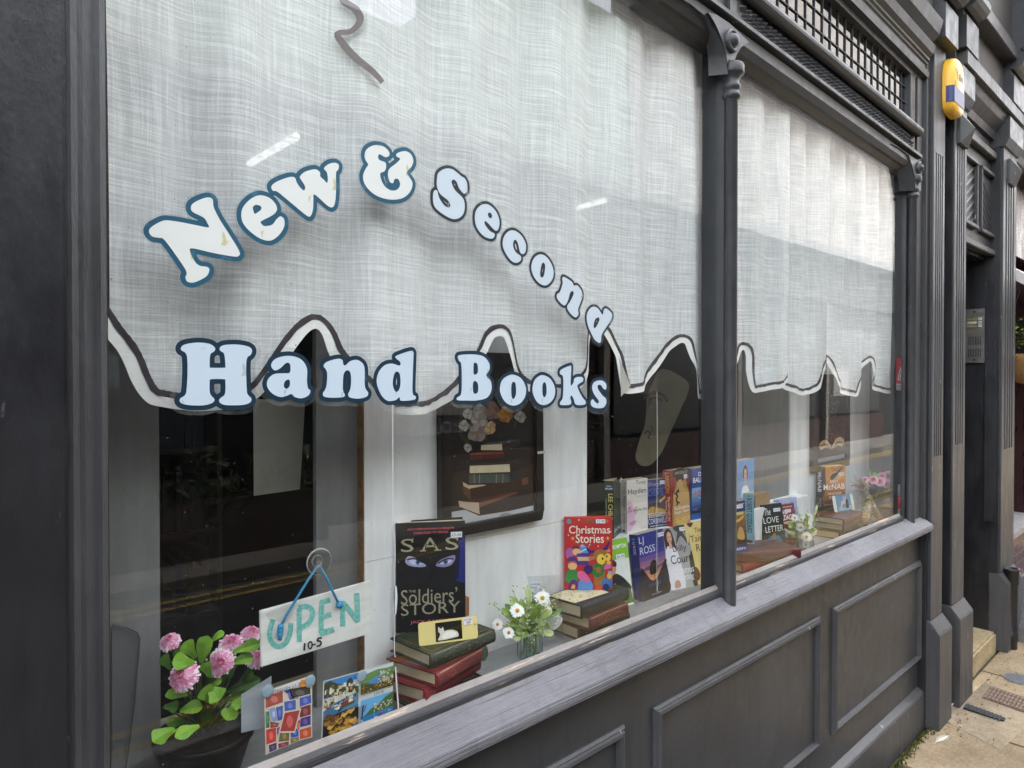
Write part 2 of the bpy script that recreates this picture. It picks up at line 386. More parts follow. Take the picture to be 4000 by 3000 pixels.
for i in range(500):
    x, y, z = rnd.uniform(1.15, 3.45), rnd.uniform(-5.85, -5.35), .5+abs(rnd.gauss(0, .22)); r = .05; q = [(x+rnd.gauss(0, r), y+rnd.gauss(0, r), z+rnd.gauss(0, r)) for _ in range(3)]; gm.add(q, [(0, 1, 2)])
gm.build('foliage', M('#232b17', .7, .2, .4, 20), pl)
# ------------------------------------------------------------------ the bookshop front
shop = thing('bookshop_front', 'dark grey painted Victorian bookshop front with two big windows over panelled stall riser', 'shopfront', (1.9, 0, 0))
XL, XM, XR = .235, 1.93, 3.43
zb = 1.055                                     # top of the glazing bead
Z0 = 1.033; SF = -.084
R7 = reg(1900, 2500, .31646); R6 = reg(3100, 2350, .3917); R3 = reg(3300, 1900, .24108)
sill = MB().extr([(SF, .965), (.0, .965), (.0, 1.034), (-.02, Z0+.001), (SF, .995), (SF-.003, .990), (SF-.003, .970)], .15, onY(3645, 2045, SF)[0]).build('sill', SILL, shop, bevel=.003)
SILL2 = GREY
MB().box(.15, 3.78, -.0805, -.08, .966, .990).build('sill_edge', GREY, shop)
rs = MB().box(.1, 3.70, -.02, .12, .16, .966); riser = rs.build('stall_riser', GREY, shop)
def moulding(x0, x1, z0, z1):
    b = MB()
    def bar(ax, az, bx, bz):
        L = math.hypot(bx-ax, bz-az); dx, dz = (bx-ax)/L, (bz-az)/L; nx, nz = -dz, dx
        prof = [(0, 0), (0, -.006), (.006, -.012), (.009, -.011), (.012, -.017), (.020, -.019), (.026, -.014), (.028, -.004), (.028, 0)]
        vs = []
        for (t, mx, mz) in ((0, ax, az), (1, bx, bz)):
            for o, d in prof:
                s = o if t == 0 else -o
                vs.append((mx+nx*o+dx*s, -.02+d, mz+nz*o+dz*s))
        n = len(prof); b.add(vs, [(i, i+1, n+i+1, n+i) for i in range(n-1)])
    bar(x0, z0, x1, z0); bar(x1, z0, x1, z1); bar(x1, z1, x0, z1); bar(x0, z1, x0, z0)
    return b
p3a, p3b = onY(*R6(375, 60), -.02), onY(*R3(1205, 1205), -.02); p3c = onY(*R6(405, 1265), -.02)
p2a, p2b = onY(*R7(2040, 840), -.02), onY(*R6(242, 140), -.02); p1b = onY(*R7(1682, 1035), -.02)
zt, zl = (p3a[2]+p2a[2])/2, p3c[2]-.012
for a, b in ((p1b[0]-(p2b[0]-p2a[0]), p1b[0]), (p2a[0], p2b[0]), (p3a[0], p3b[0])):
    moulding(a, b, zl, zt).build('panel_moulding', GREYW, riser)
MB().extr([(-.05, 0), (0, 0), (0, .196), (-.02, .196), (-.045, .180), (-.05, .174)], .1, onY(3648, 2663, -.05)[0]+.01).build('plinth', GREYW, shop, bevel=.002)
# bead and putty along the foot of the glass
MB().extr([(-.021, 1.0), (-.0045, 1.0), (-.0045, 1.052), (-.008, 1.056), (-.018, 1.05), (-.021, 1.046)], .2, 3.46).build('glazing_bead', BEADM, shop, bevel=.0015)
MB().extr([(-.0044, 1.050), (-.0033, 1.066), (-.0125, 1.0555), (-.0118, 1.05)], .22, 3.45).build('putty_line', PUTTY, shop)
# panes: real thin boxes
zf = zline((3000, 169), (3596.6, 613), -.06)    # lower edge of the light fillet on the transom
zg = lambda x: zf(x)-.075
pane1 = MB().prism([(XL-.03, 1.03), (XM-.01, 1.03), (XM-.01, zg(XM)+.06), (XL-.03, zg(XL)+.06)], -.003, .003).build('window_pane', GLASS, shop)
pane2 = MB().prism([(XM+.0, 1.03), (XR+.09, 1.03), (XR+.09, zg(XR)+.06), (XM+.0, zg(XM)+.06)], -.003, .003).build('window_pane', GLASS, shop)
# left pilaster and jamb
MB().box(-.6, onY(262, 1500, -.055)[0], -.06, .1, 0, 4.2).build('pilaster', DARK, shop, bevel=.004)  # near-black colour paints in the shade lying on this pilaster
jx0, jx1 = onY(270, 1500, -.05)[0], onY(412, 1500, -.02)[0]
jb = MB(); pr = [(jx0-.02, .05), (jx0-.02, -.045), (jx0+.004, -.051), (jx0+.012, -.047), (jx0+.018, -.047), (jx1-.018, -.043), (jx1-.010, -.046), (jx1-.002, -.04), (jx1+.001, -.02), (jx1-.002, -.018), (jx1-.001, .05)]
n = len(pr); jb.add([(x, y, .99) for x, y in pr]+[(x, y, 4.0) for x, y in pr], [(i, i+1, n+i+1, n+i) for i in range(n-1)])
jb.build('jamb', paint('jamb_paint', (.043, .043, .047), chip='#5a5a5c', amount=.76, rough=.4, bump=.55), shop)
MB().box(jx1-.004, jx1+.004, -.018, .05, .99, 4.0).build('rebate', M('#3a322e', .7), shop)
# central column, its backing mullion, the spandrel brackets
def column(cx, cy, z0, half=False):
    R4 = reg(2500, 0, .30136)
    a0, a1 = (90, 310) if half else (0, 360)
    pf = [(.021, z0), (.021, z0+.01), (.0195, z0+.02), (.0195, 2.525), (.021, 2.527), (.027, 2.532), (.0285, 2.538), (.027, 2.544), (.0215, 2.55), (.0225, 2.554), (.0265, 2.559), (.0275, 2.565), (.0265, 2.571), (.022, 2.577), (.0235, 2.588), (.028, 2.597), (.0365, 2.601), (.0375, 2.605), (.0375, 2.626), (.035, 2.631), (.022, 2.632)]
    return MB().lathe(pf, (cx, cy, 0), 28)
cx, cy = 1.873, -.040
colm = column(cx, cy, .99).build('column', GREY, shop)
MB().box(1.856, 1.903, -.030, .05, 1.0, 3.0).build('mullion', GREY, shop, bevel=.003)
R4 = reg(2500, 0, .30136); R5 = reg(3300, 350, .2411)
def sp(pl, R, Y): return [(onY(*R(x, y), Y)[0], onY(*R(x, y), Y)[2]) for x, y in pl]
pts = sp([(1240, 1022), (1228, 880), (1205, 740), (1168, 610), (1110, 450), (1060, 350), (985, 225), (1080, 250), (1250, 360), (1500, 600), (1400, 665), (1345, 755), (1315, 850), (1298, 1020)], R4, -.055)
zt_ = pts[0][1]; pts = [(x-.04, z) for x, z in pts]; pts[0] = (pts[0][0], 2.63); pts[-1] = (pts[-1][0], 2.63)
# soffit of the left arch carried deeper, so the bracket has its real thickness
br = MB().prism(pts, -.055, -.004); brk = br.build('spandrel_bracket', GREY, shop)
c = onY(*R4(1275, 590), -.057)
MB().lathe([(.034, .0), (.034, -.008), (.026, -.012), (.024, -.008), (.020, -.008), (.016, -.02), (.006, -.024), (0, -.024)], (c[0]-.04, -.055, c[2]), 24, ax='y').build('boss', GREY, brk)
ar = MB()                                     # arched head of the left window behind the bracket
arc = [(1230, 1010), (1205, 800), (1150, 620), (1060, 450), (930, 260), (760, 120), (560, 0)]
ao = sp(arc, R4, -.053); ai = sp([(935, 1010), (928, 800), (915, 660), (860, 500), (760, 340), (560, 210), (250, 0)], R4, -.004)
ao = [(x-.04, z) for x, z in ao]; ai = [(x-.02, z) for x, z in ai]; k = len(ao); ar.add([(x, -.053, z) for x, z in ao]+[(x, -.004, z) for x, z in ai], [(i, i+1, k+i+1, k+i) for i in range(k-1)], None, True)
ar.build('arch_soffit', GREY, shop)
# right-hand jamb: half column, arch, mouldings
jx = onY(3564, 1500, -.035)[0]
column(jx, -.03, .99).build('column', GREY, shop)
for (a, b, y) in ((3535, 3552, -.012), (3576, 3598, -.035), (3596, 3616, -.03), (3612, 3638, -.05)):
    xa_, xb_ = onY(a, 1500, y)[0], onY(b, 1500, y)[0]
    MB().box(xa_, xb_, y, .05, 1.0, 3.3).build('jamb_strip', GREY, shop, bevel=.003)
pts = sp([(1150, 1640), (1128, 1400), (1095, 1240), (1030, 1050), (1235, 1170), (1235, 1640)], R5, -.05)
b2 = MB().prism(pts, -.05, -.004).build('spandrel_bracket', GREY, shop)
c = onY(*R5(1190, 1270), -.052)
MB().lathe([(.03, .0), (.03, -.008), (.022, -.012), (.018, -.008), (.014, -.018), (0, -.022)], (c[0]+.01, -.05, c[2]), 20, ax='y').build('boss', GREY, b2)
ao = sp([(1140, 1640), (1110, 1400), (1070, 1200), (1020, 1060), (900, 960), (760, 880)], R5, -.05); ai = sp([(885, 1640), (865, 1450), (840, 1300), (790, 1130), (740, 1060), (560, 940)], R5, -.004)
k = len(ao); MB().add([(x, -.05, z) for x, z in ao]+[(x, -.004, z) for x, z in ai], [(i, i+1, k+i+1, k+i) for i in range(k-1)], None, True).build('arch_soffit', GREY, shop)
# transom: soffit, face, light fillet, lattice band, round bar, leaded light, cornice (slightly out of level, as measured)
X0, X1 = .1, onY(3597, 613, -.06)[0]; dz = zf(X1)-zf(X0)
def run(name, prof, mat, x0=X0, x1=None, parent=None, bev=.0):
    x1 = x1 or X1+.02
    return MB().extr([(y, z+zf(x0)) for y, z in prof], x0, x1, None, (zf(x1)-zf(x0))).build(name, mat, parent or shop, bevel=bev)
run('transom', [(-.045, -.01), (.03, -.01), (.03, -.085), (-.006, -.085), (-.022, -.07), (-.032, -.066), (-.045, -.045)], GREY)
run('transom_fillet', [(-.062, -.002), (.01, -.002), (.01, .018), (-.056, .018), (-.062, .012)], GREYW, bev=.002)
zbar = zline((3000, 40), (3584.6, 520), -.05); hb = zbar(3.0)-zf(3.0)
fr_ = run('lattice_band', [(-.028, .018), (.01, .018), (.01, hb), (-.028, hb)], DARK)
lt = MB(); nx = 46; xs0 = XM+.02
for r in range(3):
    for i in range(nx):
        x = xs0+(X1-.03-xs0)*(i+.5*(r % 2))/nx; z = zf(x)+.030+(hb-.055)*(r+.5)/3; a = .017; h = (hb-.05)/6+.004
        lt.add([(x-a, -.028, z), (x, -.028, z-h), (x+a, -.028, z), (x, -.028, z+h), (x, -.048, z)], [(0, 1, 4), (1, 2, 4), (2, 3, 4), (3, 0, 4)])
lt.build('lattice', GREYW, fr_)
run('round_bar', [(-.045+.022*math.cos(t), hb+.012+.022*math.sin(t)) for t in [i*math.pi/8 for i in range(16)]], GREY, XM+.01)
ztl = zline((3230, 0), (3600, 320), -.03); hl = ztl(3.4)-zf(3.4)
lg = run('leaded_light', [(-.006, hb+.02), (.0, hb+.02), (.0, hl), (-.006, hl)], LEADGL, XM+.02)
R8 = reg(3000, 0, .30136); cm = MB()
cxs = [onY(*R8(x, y), -.006)[0] for x, y in ((245, 200), (475, 380), (695, 560), (900, 720), (1085, 880), (1265, 1000), (1425, 1150), (1590, 1270), (1730, 1390), (1850, 1480))]
st = (cxs[-1]-cxs[0])/18; x = cxs[-1]
while x > XM:
    cm.box(x-.0019, x+.0019, -.011, -.006, zf(x)+hb+.02, zf(x)+hl); x -= st
za, zb_ = zline(R8(240, 65), R8(1730, 1300), -.008), zline(R8(480, 10), R8(1850, 1200), -.008)
for zz in (za, zb_): cm.box(XM, cxs[-1]+.05, -.011, -.006, (zz(XM)-.0019, zz(cxs[-1]+.05)-.0019), (zz(XM)+.0019, zz(cxs[-1]+.05)+.0019))
cm.build('lead_came', LEAD, lg)
pa = onY(*R4(1160, 150), -.04)[0]; pb = onY(*R4(1370, 150), -.04)[0]
MB().box(pa, pa+.045, -.04, .02, (zf(pa)+.02), 3.5).build('post', GREY, shop, bevel=.004)
MB().box(pa+.05, pb, -.03, .02, (zf(pa)+.02), 3.5).build('post', GREY, shop, bevel=.003)
MB().box(onY(3556, 400, -.03)[0], X1+.02, -.03, .05, zf(X1)+.02, zf(X1)+hl+.06).build('post', GREY, shop, bevel=.004)
hA = zline((3316, 0), (3600, 280), -.05)(3.6)-zf(3.6)
A1 = onY(3650, 211, -.07)[2]-zf(X1)+.0; E1 = onY(3680, 119, -.10)[2]-zf(X1)
run('cornice', [(.05, hl), (-.03, hl), (-.035, hl+.02), (-.055, hA-.005), (-.06, hA+.02), (-.045, hA+.03), (-.045, hA+.055), (-.052, hA+.06), (-.052, hA+.07), (-.06, hA+.075), (-.06, hA+.085), (-.05, A1-.03), (-.075, A1-.01), (-.085, A1+.025), (-.07, A1+.035), (-.07, E1-.06), (-.10, E1-.03), (-.115, E1+.03), (-.09, E1+.04), (-.07, E1+.05), (-.07, E1+1.0), (.05, E1+1.0)], GREY, X0, X1+.12)
run('upper_wall', [(.05, E1+.9), (-.25, E1+1.0), (-.25, E1+1.2), (.0, E1+1.25), (.0, 6.2), (.3, 6.2), (.3, E1+.9)], M('#7f7b74', .8), -8, 14)
MB().box(-8, 14, .31, 5, 3.3, 10.5).build('sun_block_mass', M('#6a655f', .8), shop)  # unseen body added behind the front to keep sun off the street
MB().box(4.25, 14, 1.25, 5, 0, 3.29).build('sun_block_mass', M('#3a3533', .8), shop); MB().box(-8, -.62, .31, 5, 0, 3.29).build('sun_block_mass', M('#3a3533', .8), shop)  # lower bodies added to stop sun leaking through from behind
# pilasters on the right, with flutes and flared base blocks
def pilaster(x0, x1, yf, zt, zfl0, zfl1, base, parent=shop, nfl=4, deep=.06):
    p = MB().box(x0, x1, yf, yf+deep, 0, zt).build('pilaster', GREY, parent, bevel=.003)
    wdt = (x1-x0); b = MB(); m = .09*wdt; s = (wdt-2*m)/(2*nfl+1); e = yf-.007
    for i in range(nfl+1):
        xa = x0+m+2*i*s-(m if i == 0 else 0); xb = x0+m+(2*i+1)*s+(m if i == nfl else 0)
        b.box(xa, xb, e, yf-.0005, zfl0, zfl1)
    b.box(x0, x1, e, yf-.0005, zfl1, zt-.002); b.box(x0, x1, e, yf-.0005, base+.06, zfl0)
    b.build('fluting', GREYW, p, bevel=.0015, bseg=1)
    MB().extr([(yf-.05, 0), (yf+.05, 0), (yf+.05, base+.06), (yf-.004, base+.06), (yf-.05, base)], x0-.017, x1+.012).build('base_block', GREYW, p, bevel=.004)
    return p
Y1 = -.06
a1, b1 = onY(3633, 1900, Y1)[0], onY(3676, 1900, Y1)[0]
bz = onY(*R6(1395, 400), Y1-.05)[2]
pilaster(a1, b1, Y1, 3.62, onY(3640, 1785, Y1)[2], onY(3660, 602, Y1)[2], bz)
MB().box(a1-.03, a1+.001, -.052, .05, 0, 4.4).build('edge_board', DARK, shop)  # board coloured dark to paint in shade at the pilaster's left side
MB().box(b1, b1+.3, .03, .1, 0, 4.4).build('gap_wall', DARK, shop)
# window box: shelf, back boards, cheeks
ZS = 1.020
MB().box(.05, 3.75, .004, .36, .98, ZS).build('display_shelf', SHELFM, shop)
B1 = lambda px, y: onY(px, 1800, y)[0]
yb = .165
MB().box(.02, B1(622, yb), yb, yb+.02, ZS, 2.15).build('back_board', GBOARD, shop)
MB().box(B1(1235, .191), B1(1425, .191), .1915, .205, ZS, 2.05).build('back_board', GBOARD, shop)
wb = MB(); xw0, xw1 = B1(1420, .168), B1(2293, .168)
wb.box(xw0, xw1, .168, .19, ZS, 1.305); wb.box(xw0, xw1, .1685, .19, 1.3065, 2.0)
white = wb.build('white_back_board', GWHITE, shop)
MB().box(xw0-.0015, xw0+.001, .167, .191, ZS, 2.0).build('raw_edge', M('#7d6248', .9, .1, .4, 60), shop)
MB().box(B1(2880, .215), B1(3085, .215), .215, .235, ZS, 2.1).build('back_board', GBOARD, shop)
xr0, xr1 = B1(3085, .21), B1(3395, .21)
MB().box(xr0, xr1, .21, .235, ZS, 2.1).build('white_back_board', GWHITE, shop)
MB().box(xr1, 4.1, .236, .25, ZS, 2.2).build('back_board', M('#3a3530', .6), shop)
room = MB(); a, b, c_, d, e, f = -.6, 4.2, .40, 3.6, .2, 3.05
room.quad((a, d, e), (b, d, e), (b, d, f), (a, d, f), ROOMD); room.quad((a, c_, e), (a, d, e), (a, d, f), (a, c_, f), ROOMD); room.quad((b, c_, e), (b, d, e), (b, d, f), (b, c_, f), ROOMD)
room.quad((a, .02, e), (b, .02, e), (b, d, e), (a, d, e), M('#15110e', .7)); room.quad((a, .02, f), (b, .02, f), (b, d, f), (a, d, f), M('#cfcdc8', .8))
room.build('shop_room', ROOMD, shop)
# ceiling lamps glimpsed through the cloth
TUBE = emis('lit_tube', '#fbfff6', .22)
for (p, q) in (((975, 640), (1158, 532)), ((2256, 812), (2364, 782))):
    A, B = onZ(*p, 2.80), onZ(*q, 2.80)
    o = thing('strip_light', 'lit ceiling tube showing through the curtain above the ' + ('word New' if p[0] < 1500 else 'letters of Second'), 'lamp', A, group='ceiling lamps inside the shop')
    dv = (B-A); L = np.linalg.norm(dv); B = A+dv*min(1, 1.3/L)
    MB().tube([A, B], .018, 8).build('tube', TUBE, o); MB().tube([A+(0, 0, .06), B+(0, 0, .06)], .025, 6).build('housing', M('#d8d8d4', .5), o)
# dim shelves of books deep in the room
rb = random.Random(11)
for (bx0, bx1, by) in ((.35, 1.05, 1.9), (1.9, 2.9, 2.1), (2.8, 3.6, 1.9)):
    s = thing('bookcase', 'dim bookcase in the dark room behind the ' + {.35: 'pink flower pot', 1.9: 'back row of thrillers', 2.8: 'grey board in the right window'}[bx0], 'bookcase', (bx0, by, .2))
    cs = MB(); cs.box(bx0, bx1, by+.25, by+.27, .2, 2.2); cs.box(bx0-.02, bx0, by, by+.27, .2, 2.2); cs.box(bx1, bx1+.02, by, by+.27, .2, 2.2)
    for z in (.35, .7, 1.05, 1.4, 1.75, 2.1): cs.box(bx0, bx1, by, by+.25, z-.02, z)
    cs.build('case', WOOD, s); bk = MB()
    for z in (.7, 1.05, 1.4, 1.75):
        x = bx0+.01
        while x < bx1-.05:
            t = rb.uniform(.015, .05); h = rb.uniform(.17, .26); bk.box(x, x+t-.002, by+rb.uniform(.01, .05), by+.22, z, z+h, M(rb.choice(['#2b201a', '#1e261e', '#24272e', '#38301f', '#301815', '#3a362e']), .6)); x += t
    bk.build('books', ROOMD, s)
# ------------------------------------------------------------------ doorway beside the shop
door = thing('doorway_surround', 'dark grey pilastered doorway with panelled head beside the bookshop window', 'doorway', (4.6, 0, 0))
Rg = reg(3600, 300, .7353); Rk = reg(3550, 0, .27125); Rs = reg(3600, 2200, .8403); Ri = reg(3500, 850, .5425)
a2, b2 = onY(3715, 1900, Y1)[0], onY(3761, 1900, Y1)[0]
bz2 = onY(*R6(1590, 250), Y1-.05)[2]
pilaster(a2, b2, Y1, 3.55, onY(3740, 1735, Y1)[2], onY(3745, 505, Y1)[2], bz2, door, 4)
MB().box(a2-.004, a2-.0005, -.058, .03, bz2+.06, 3.3).build('shade_strip', DARK, door)  # dark strip added to paint shade onto the pilaster's left side
a3, b3 = 5.064, 5.40
pilaster(a3, b3, Y1, 3.2, onY(3930, 1752, Y1)[2], onY(3940, 710, Y1)[2], .42, door, 4)
XRV = a3
rv = MB().box(XRV-.012, XRV+.3, Y1+.008, 1.2, 0, 3.4).build('reveal', DARK, door)
MB().box(XRV-.030, XRV-.0125, Y1+.012, onX(3846, 1500, XRV-.03)[1], .80, 2.05).build('cover_board', paint('chipped_black_paint', (.024, .024, .028), chip='#b3a48c', amount=.70, rough=.38, bump=.4, grain=(2, 2, .8)), rv, bevel=.002)
MB().box(b2-.3, b2-.005, Y1+.06, 1.2, 0, 3.4).build('reveal', DARK, door)
MB().box(b2-.1, XRV, .85, .9, .1, 3.3).build('door', DARK, door)
MB().box(b2-.1, XRV, .02, .85, 2.42, 2.5).build('soffit', DARK, door)
zp0 = onY(3771, 955, .0)[2]; zp1 = onY(3776, 520, .0)[2]
zl0 = zline((3771, 953), (3888, 1007), 0.0)
hp = MB().box(b2-.05, XRV-.013, .0, .06, zp0, 3.35).build('panelled_head', GREY, door)
MB().box(b2-.05, XRV-.014, -.03, .0, zp0-.005, zp0+.03).build('head_rail', GREYW, hp, bevel=.004)
zq = onY(*Rg(250, 325), 0)[2]; MB().box(b2-.05, XRV-.014, -.035, -.001, zq-.03, zq+.012).build('head_rail', GREYW, hp, bevel=.004)
q0, q1 = onY(*Rg(310, 460), -.01)[0], onY(*Rg(380, 560), -.01)[0]; qt, qb = onY(*Rg(312, 470), -.01)[2], onY(*Rg(312, 825), -.01)[2]
wq = q1-q0
for k, x in enumerate((q0, q0-wq-.075)):
    b = MB(); t = .022
    b.box(x, x+wq, -.026, -.001, qt-t, qt); b.box(x, x+wq, -.026, -.001, qb, qb+t); b.box(x, x+t, -.022, -.001, qb+t, qt-t); b.box(x+wq-t, x+wq, -.022, -.001, qb+t, qt-t)
    pf = b.build('head_panel', GREYW, hp, bevel=.003)
    d = MB(); xa, xb, za, zb2 = x+t, x+wq-t, qb+t, qt-t
    for j in range(7):
        f0 = j/7.0; z1 = za+(zb2-za)*(1-f0); z0_ = max(za, z1-(zb2-za)*.42)
        xx = xa+(xb-xa)*min(1, (z1-z0_)/((zb2-za)*.42)); p, q = ((xa, z1), (xx, z0_)) if k == 0 else ((xb, z1), (xa+xb-xx, z0_))
        d.add([(p[0], -.001, p[1]), (q[0], -.001, q[1]), (q[0], -.006, q[1]-.012), (p[0], -.006, p[1]-.012), (q[0], -.001, q[1]-.024), (p[0], -.001, p[1]-.024)], [(0, 1, 2, 3), (3, 2, 4, 5)])
    d.build('diagonal_boards', GREY, pf)
# entablature over the door
yl_ = -.11; zA = zline((3780, 190), (4000, 432), yl_); xE = 9.5
le = MB(); xa = onY(3780, 200, yl_)[0]
le.box(xa, xE, yl_, .05, (zA(xa)-.075, zA(xa)-.075), zA(xa)).build('door_cornice', GREYW, door, bevel=.004)
zc = zA(xa)-.075
MB().extr([(-.0, zc-.14), (-.02, zc-.14), (-.03, zc-.1), (-.07, zc-.05), (-.085, zc-.001), (0, zc-.001)], xa+.02, xE).build('bed_mould', GREY, door)
MB().box(xa+.1, xE, -.06, .05, zc+.076, zc+.75).build('fascia', M('#46413f', .5, .4, .1, 3), door)
z2 = onY(3886, 56, -.13)[2]
MB().box(xa+.25, xE, -.13, .05, z2-.08, z2).build('fascia_cornice', GREY, door, bevel=.004)
MB().box(xa+.25, xE, -.1, .05, z2+.001, z2+.9).build('fascia', M('#3a3533', .5, .4, .1, 3), door)
for (xa_, xb_, zt_) in ((a2, b2, zc-.16), (a3, b3, zc-.16)):
    cb = MB().extr([(0, zt_-.03), (-.075, zt_-.03), (-.09, zt_), (-.1, zt_+.02), (-.1, zt_+.15), (0, zt_+.15)], xa_-.015, xb_+.015).build('capital', GREY, door, bevel=.004)
    xc, zc_ = (xa_+xb_)/2, zt_-.16; h = .075
    MB().add([(xc-h, Y1-.008, zc_-h), (xc+h, Y1-.008, zc_-h), (xc+h, Y1-.008, zc_+h), (xc-h, Y1-.008, zc_+h), (xc-h, Y1-.022, zc_-h), (xc+h, Y1-.022, zc_-h), (xc+h, Y1-.022, zc_+h), (xc-h, Y1-.022, zc_+h), (xc, Y1-.07, zc_)],
             [(0, 1, 5, 4), (1, 2, 6, 5), (2, 3, 7, 6), (3, 0, 4, 7), (4, 5, 8), (5, 6, 8), (6, 7, 8), (7, 4, 8)]).build('diamond_boss', GREYW, cb)
def console(x0, x1, z0, parent, deep):
    pr = [(.05, z0)]
    def roll(cy_, cz, r, a0, a1, n=7): return [(cy_+r*math.cos(math.radians(a0+(a1-a0)*i/n)), cz+r*math.sin(math.radians(a0+(a1-a0)*i/n))) for i in range(n+1)]
    pr += [(-.115, z0), (-.115, z0+.16), (-.10, z0+.165), (-.10, z0+.19)]
    pr += roll(-.115, z0+.25, .055, 300, 120); pr += [(-.15, z0+.31)] + roll(-.175, z0+.36, .05, 290, 110) + [(-.2, z0+.42)] + roll(-.235, z0+.475, .055, 280, 110) + [(-deep, z0+.56), (-deep, z0+.75), (.05, z0+.75)]
    c = MB().extr(pr, x0, x1).build('console', GREY, parent)
    r = MB()
    for i in range(4):
        x = x0+(x1-x0)*(i+.5)/4; r.box(x-.012, x+.012, -deep-.012, -deep, z0+.57, z0+.74)
    r.build('console_reeds', GREYW, c, bevel=.004)
zc1 = onY(*Rk(560, 545), -.115)[2]; zc2 = onY(*Rk(810, 560), -.08)[2]
console(a1-.01, b1+.02, zc1, shop, .24)
console(a2+.0, b2+.01, zA(xa)+.001, door, .24)
console(a3-.0, b3+.01, zA(xa)+.001, door, .24)
# stone step
zs = onY(*Rs(202, 468), -.05)[2]; xs1 = onY(*Rs(358, 305), -.05)[0]
st_ = thing('doorstep', 'worn sandstone doorstep in front of the dark doorway', 'step', (4.6, 0, 0))
MB().box(b2-.05, xs1, -.05, .86, -.02, zs).build('slab', stone('step_stone', '#a58e69', '#cdbb98', .6, 4), st_, bevel=.012)
# ------------------------------------------------------------------ things on and around the doorway
xl, xr = onY(3681, 330, -.068)[0], onY(3768, 330, -.112)[0]
zt_, zb_ = onY(3694, 200, -.09)[2], onY(3735, 452, -.10)[2]; xc = (xl+xr)/2; hw = (xr-xl)/2; H = zt_-zb_
al = thing('alarm_box', 'yellow burglar alarm box with blue lower panel on the grey pilaster', 'alarm', (xc, -.068, zb_))
ol = smooth([(-.95, .13), (-.55, .0), (.55, .0), (.95, .13), (1, .5), (.95, .75), (.6, .95), (0, 1.0), (-.6, .95), (-.95, .75), (-1, .5)], 4)
rings = [(1, -.068), (1, -.08), (.985, -.094), (.93, -.107), (.84, -.114)]; vs = []
for s, y in rings: vs += [(xc+u*hw*s, y, zb_+H*(.5+(v-.5)*(.35+.65*s))) for u, v in ol]
k = len(ol); fs = [(j*k+i, j*k+(i+1) % k, (j+1)*k+(i+1) % k, (j+1)*k+i) for j in range(len(rings)-1) for i in range(k)]+[tuple(range(4*k, 5*k))]
YEL2 = M('#efb83a', .35, .5, .05, 8); BLU = M('#242a66', .4, .5, .08, 20)
vm = MB(); vm.add(vs, fs, None, True); vm.build('cover', YEL2, al)
bp_ = MB()
def ax(u, v):
    r = max(abs(u), .0); y = -.1142 if r < .84 else -.107 if r < .94 else -.095 if r < .99 else -.081
    return (xc+u*hw, y-.002, zb_+H*v)
us = [-1.0, -.985, -.93, -.83, 0, .83, .93, .985]
for i in range(7): bp_.quad(ax(us[i], .16), ax(us[i+1], .16), ax(us[i+1], .44), ax(us[i], .44))
bp_.build('blue_panel', BLU, al)
lt = MB(); text_in(lt, 'Yale', lambda x, z: (x, -.1150, z), xc-.55*hw, zb_+H*.60, xc+.6*hw, zb_+H*.76, None, .02); lt.build('lettering', M('#6b6250', .5, vary=0), al)
lt = MB(); text_in(lt, '2', lambda x, z: (x, -.1150, z), xc-.82*hw, zb_+H*.45, xc-.55*hw, zb_+H*.53, None); lt.build('number', M('#1a1a1a', .5, vary=0), al)
# door-entry panel on the reveal
Xi = XRV-.0125; c = [onX(*p, Xi) for p in ((3775, 1205), (3850, 1210), (3848, 1420), (3770, 1415))]
y0i, y1i = (c[1][1]+c[2][1])/2, (c[0][1]+c[3][1])/2; z0i, z1i = (c[2][2]+c[3][2])/2, (c[0][2]+c[1][2])/2
ic = thing('entry_phone', 'brushed steel door entry panel with three buttons and speaker slots', 'intercom', (Xi, (y0i+y1i)/2, z0i))
STEEL = paint('brushed_steel', (.30, .29, .27), rough=.38, grain=(1, 1, 8), bump=.05); STEEL.node_tree.nodes['Principled BSDF'].inputs['Metallic'].default_value = .75
MB().box(Xi-.016, Xi, y0i-.004, y1i+.004, z0i-.004, z1i+.004).build('backing', DARK, ic)
MB().box(Xi-.024, Xi-.0165, y0i, y1i, z0i, z1i).build('plate', STEEL, ic, bevel=.0015)
fy = lambda u: y1i+(y0i-y1i)*u; fz = lambda v: z1i+(z0i-z1i)*v
for k in range(3):
    v = .17+.065*k
    MB().box(Xi-.0262, Xi-.0241, fy(.62), fy(.14), fz(v+.042), fz(v)).build('name_card', M('#8a8353' if k != 1 else '#b8b49a', .4), ic)
    bt = MB().box(Xi-.031, Xi-.0241, fy(.86), fy(.70), fz(v+.045), fz(v-.004)).build('button', M('#c9c7c2', .3, .6, .03), ic, bevel=.001)
    MB().box(Xi-.0316, Xi-.0311, fy(.80), fy(.765), fz(v+.028), fz(v+.014)).build('mark', M('#333333', .5), bt)
for v0 in (.515, .74):
    sl = MB()
    for k in range(8):
        u = .20+.085*k; sl.box(Xi-.0246, Xi-.0240, fy(u+.035), fy(u), fz(v0+.15), fz(v0))
    sl.build('speaker_slots', M('#1c1a18', .6), ic)
for v in (.055, .945): MB().lathe([(.006, -.0262), (0, -.0262)], (Xi, fy(.5), fz(v)), 10, ax='x').build('screw', M('#2a2724', .4), ic)
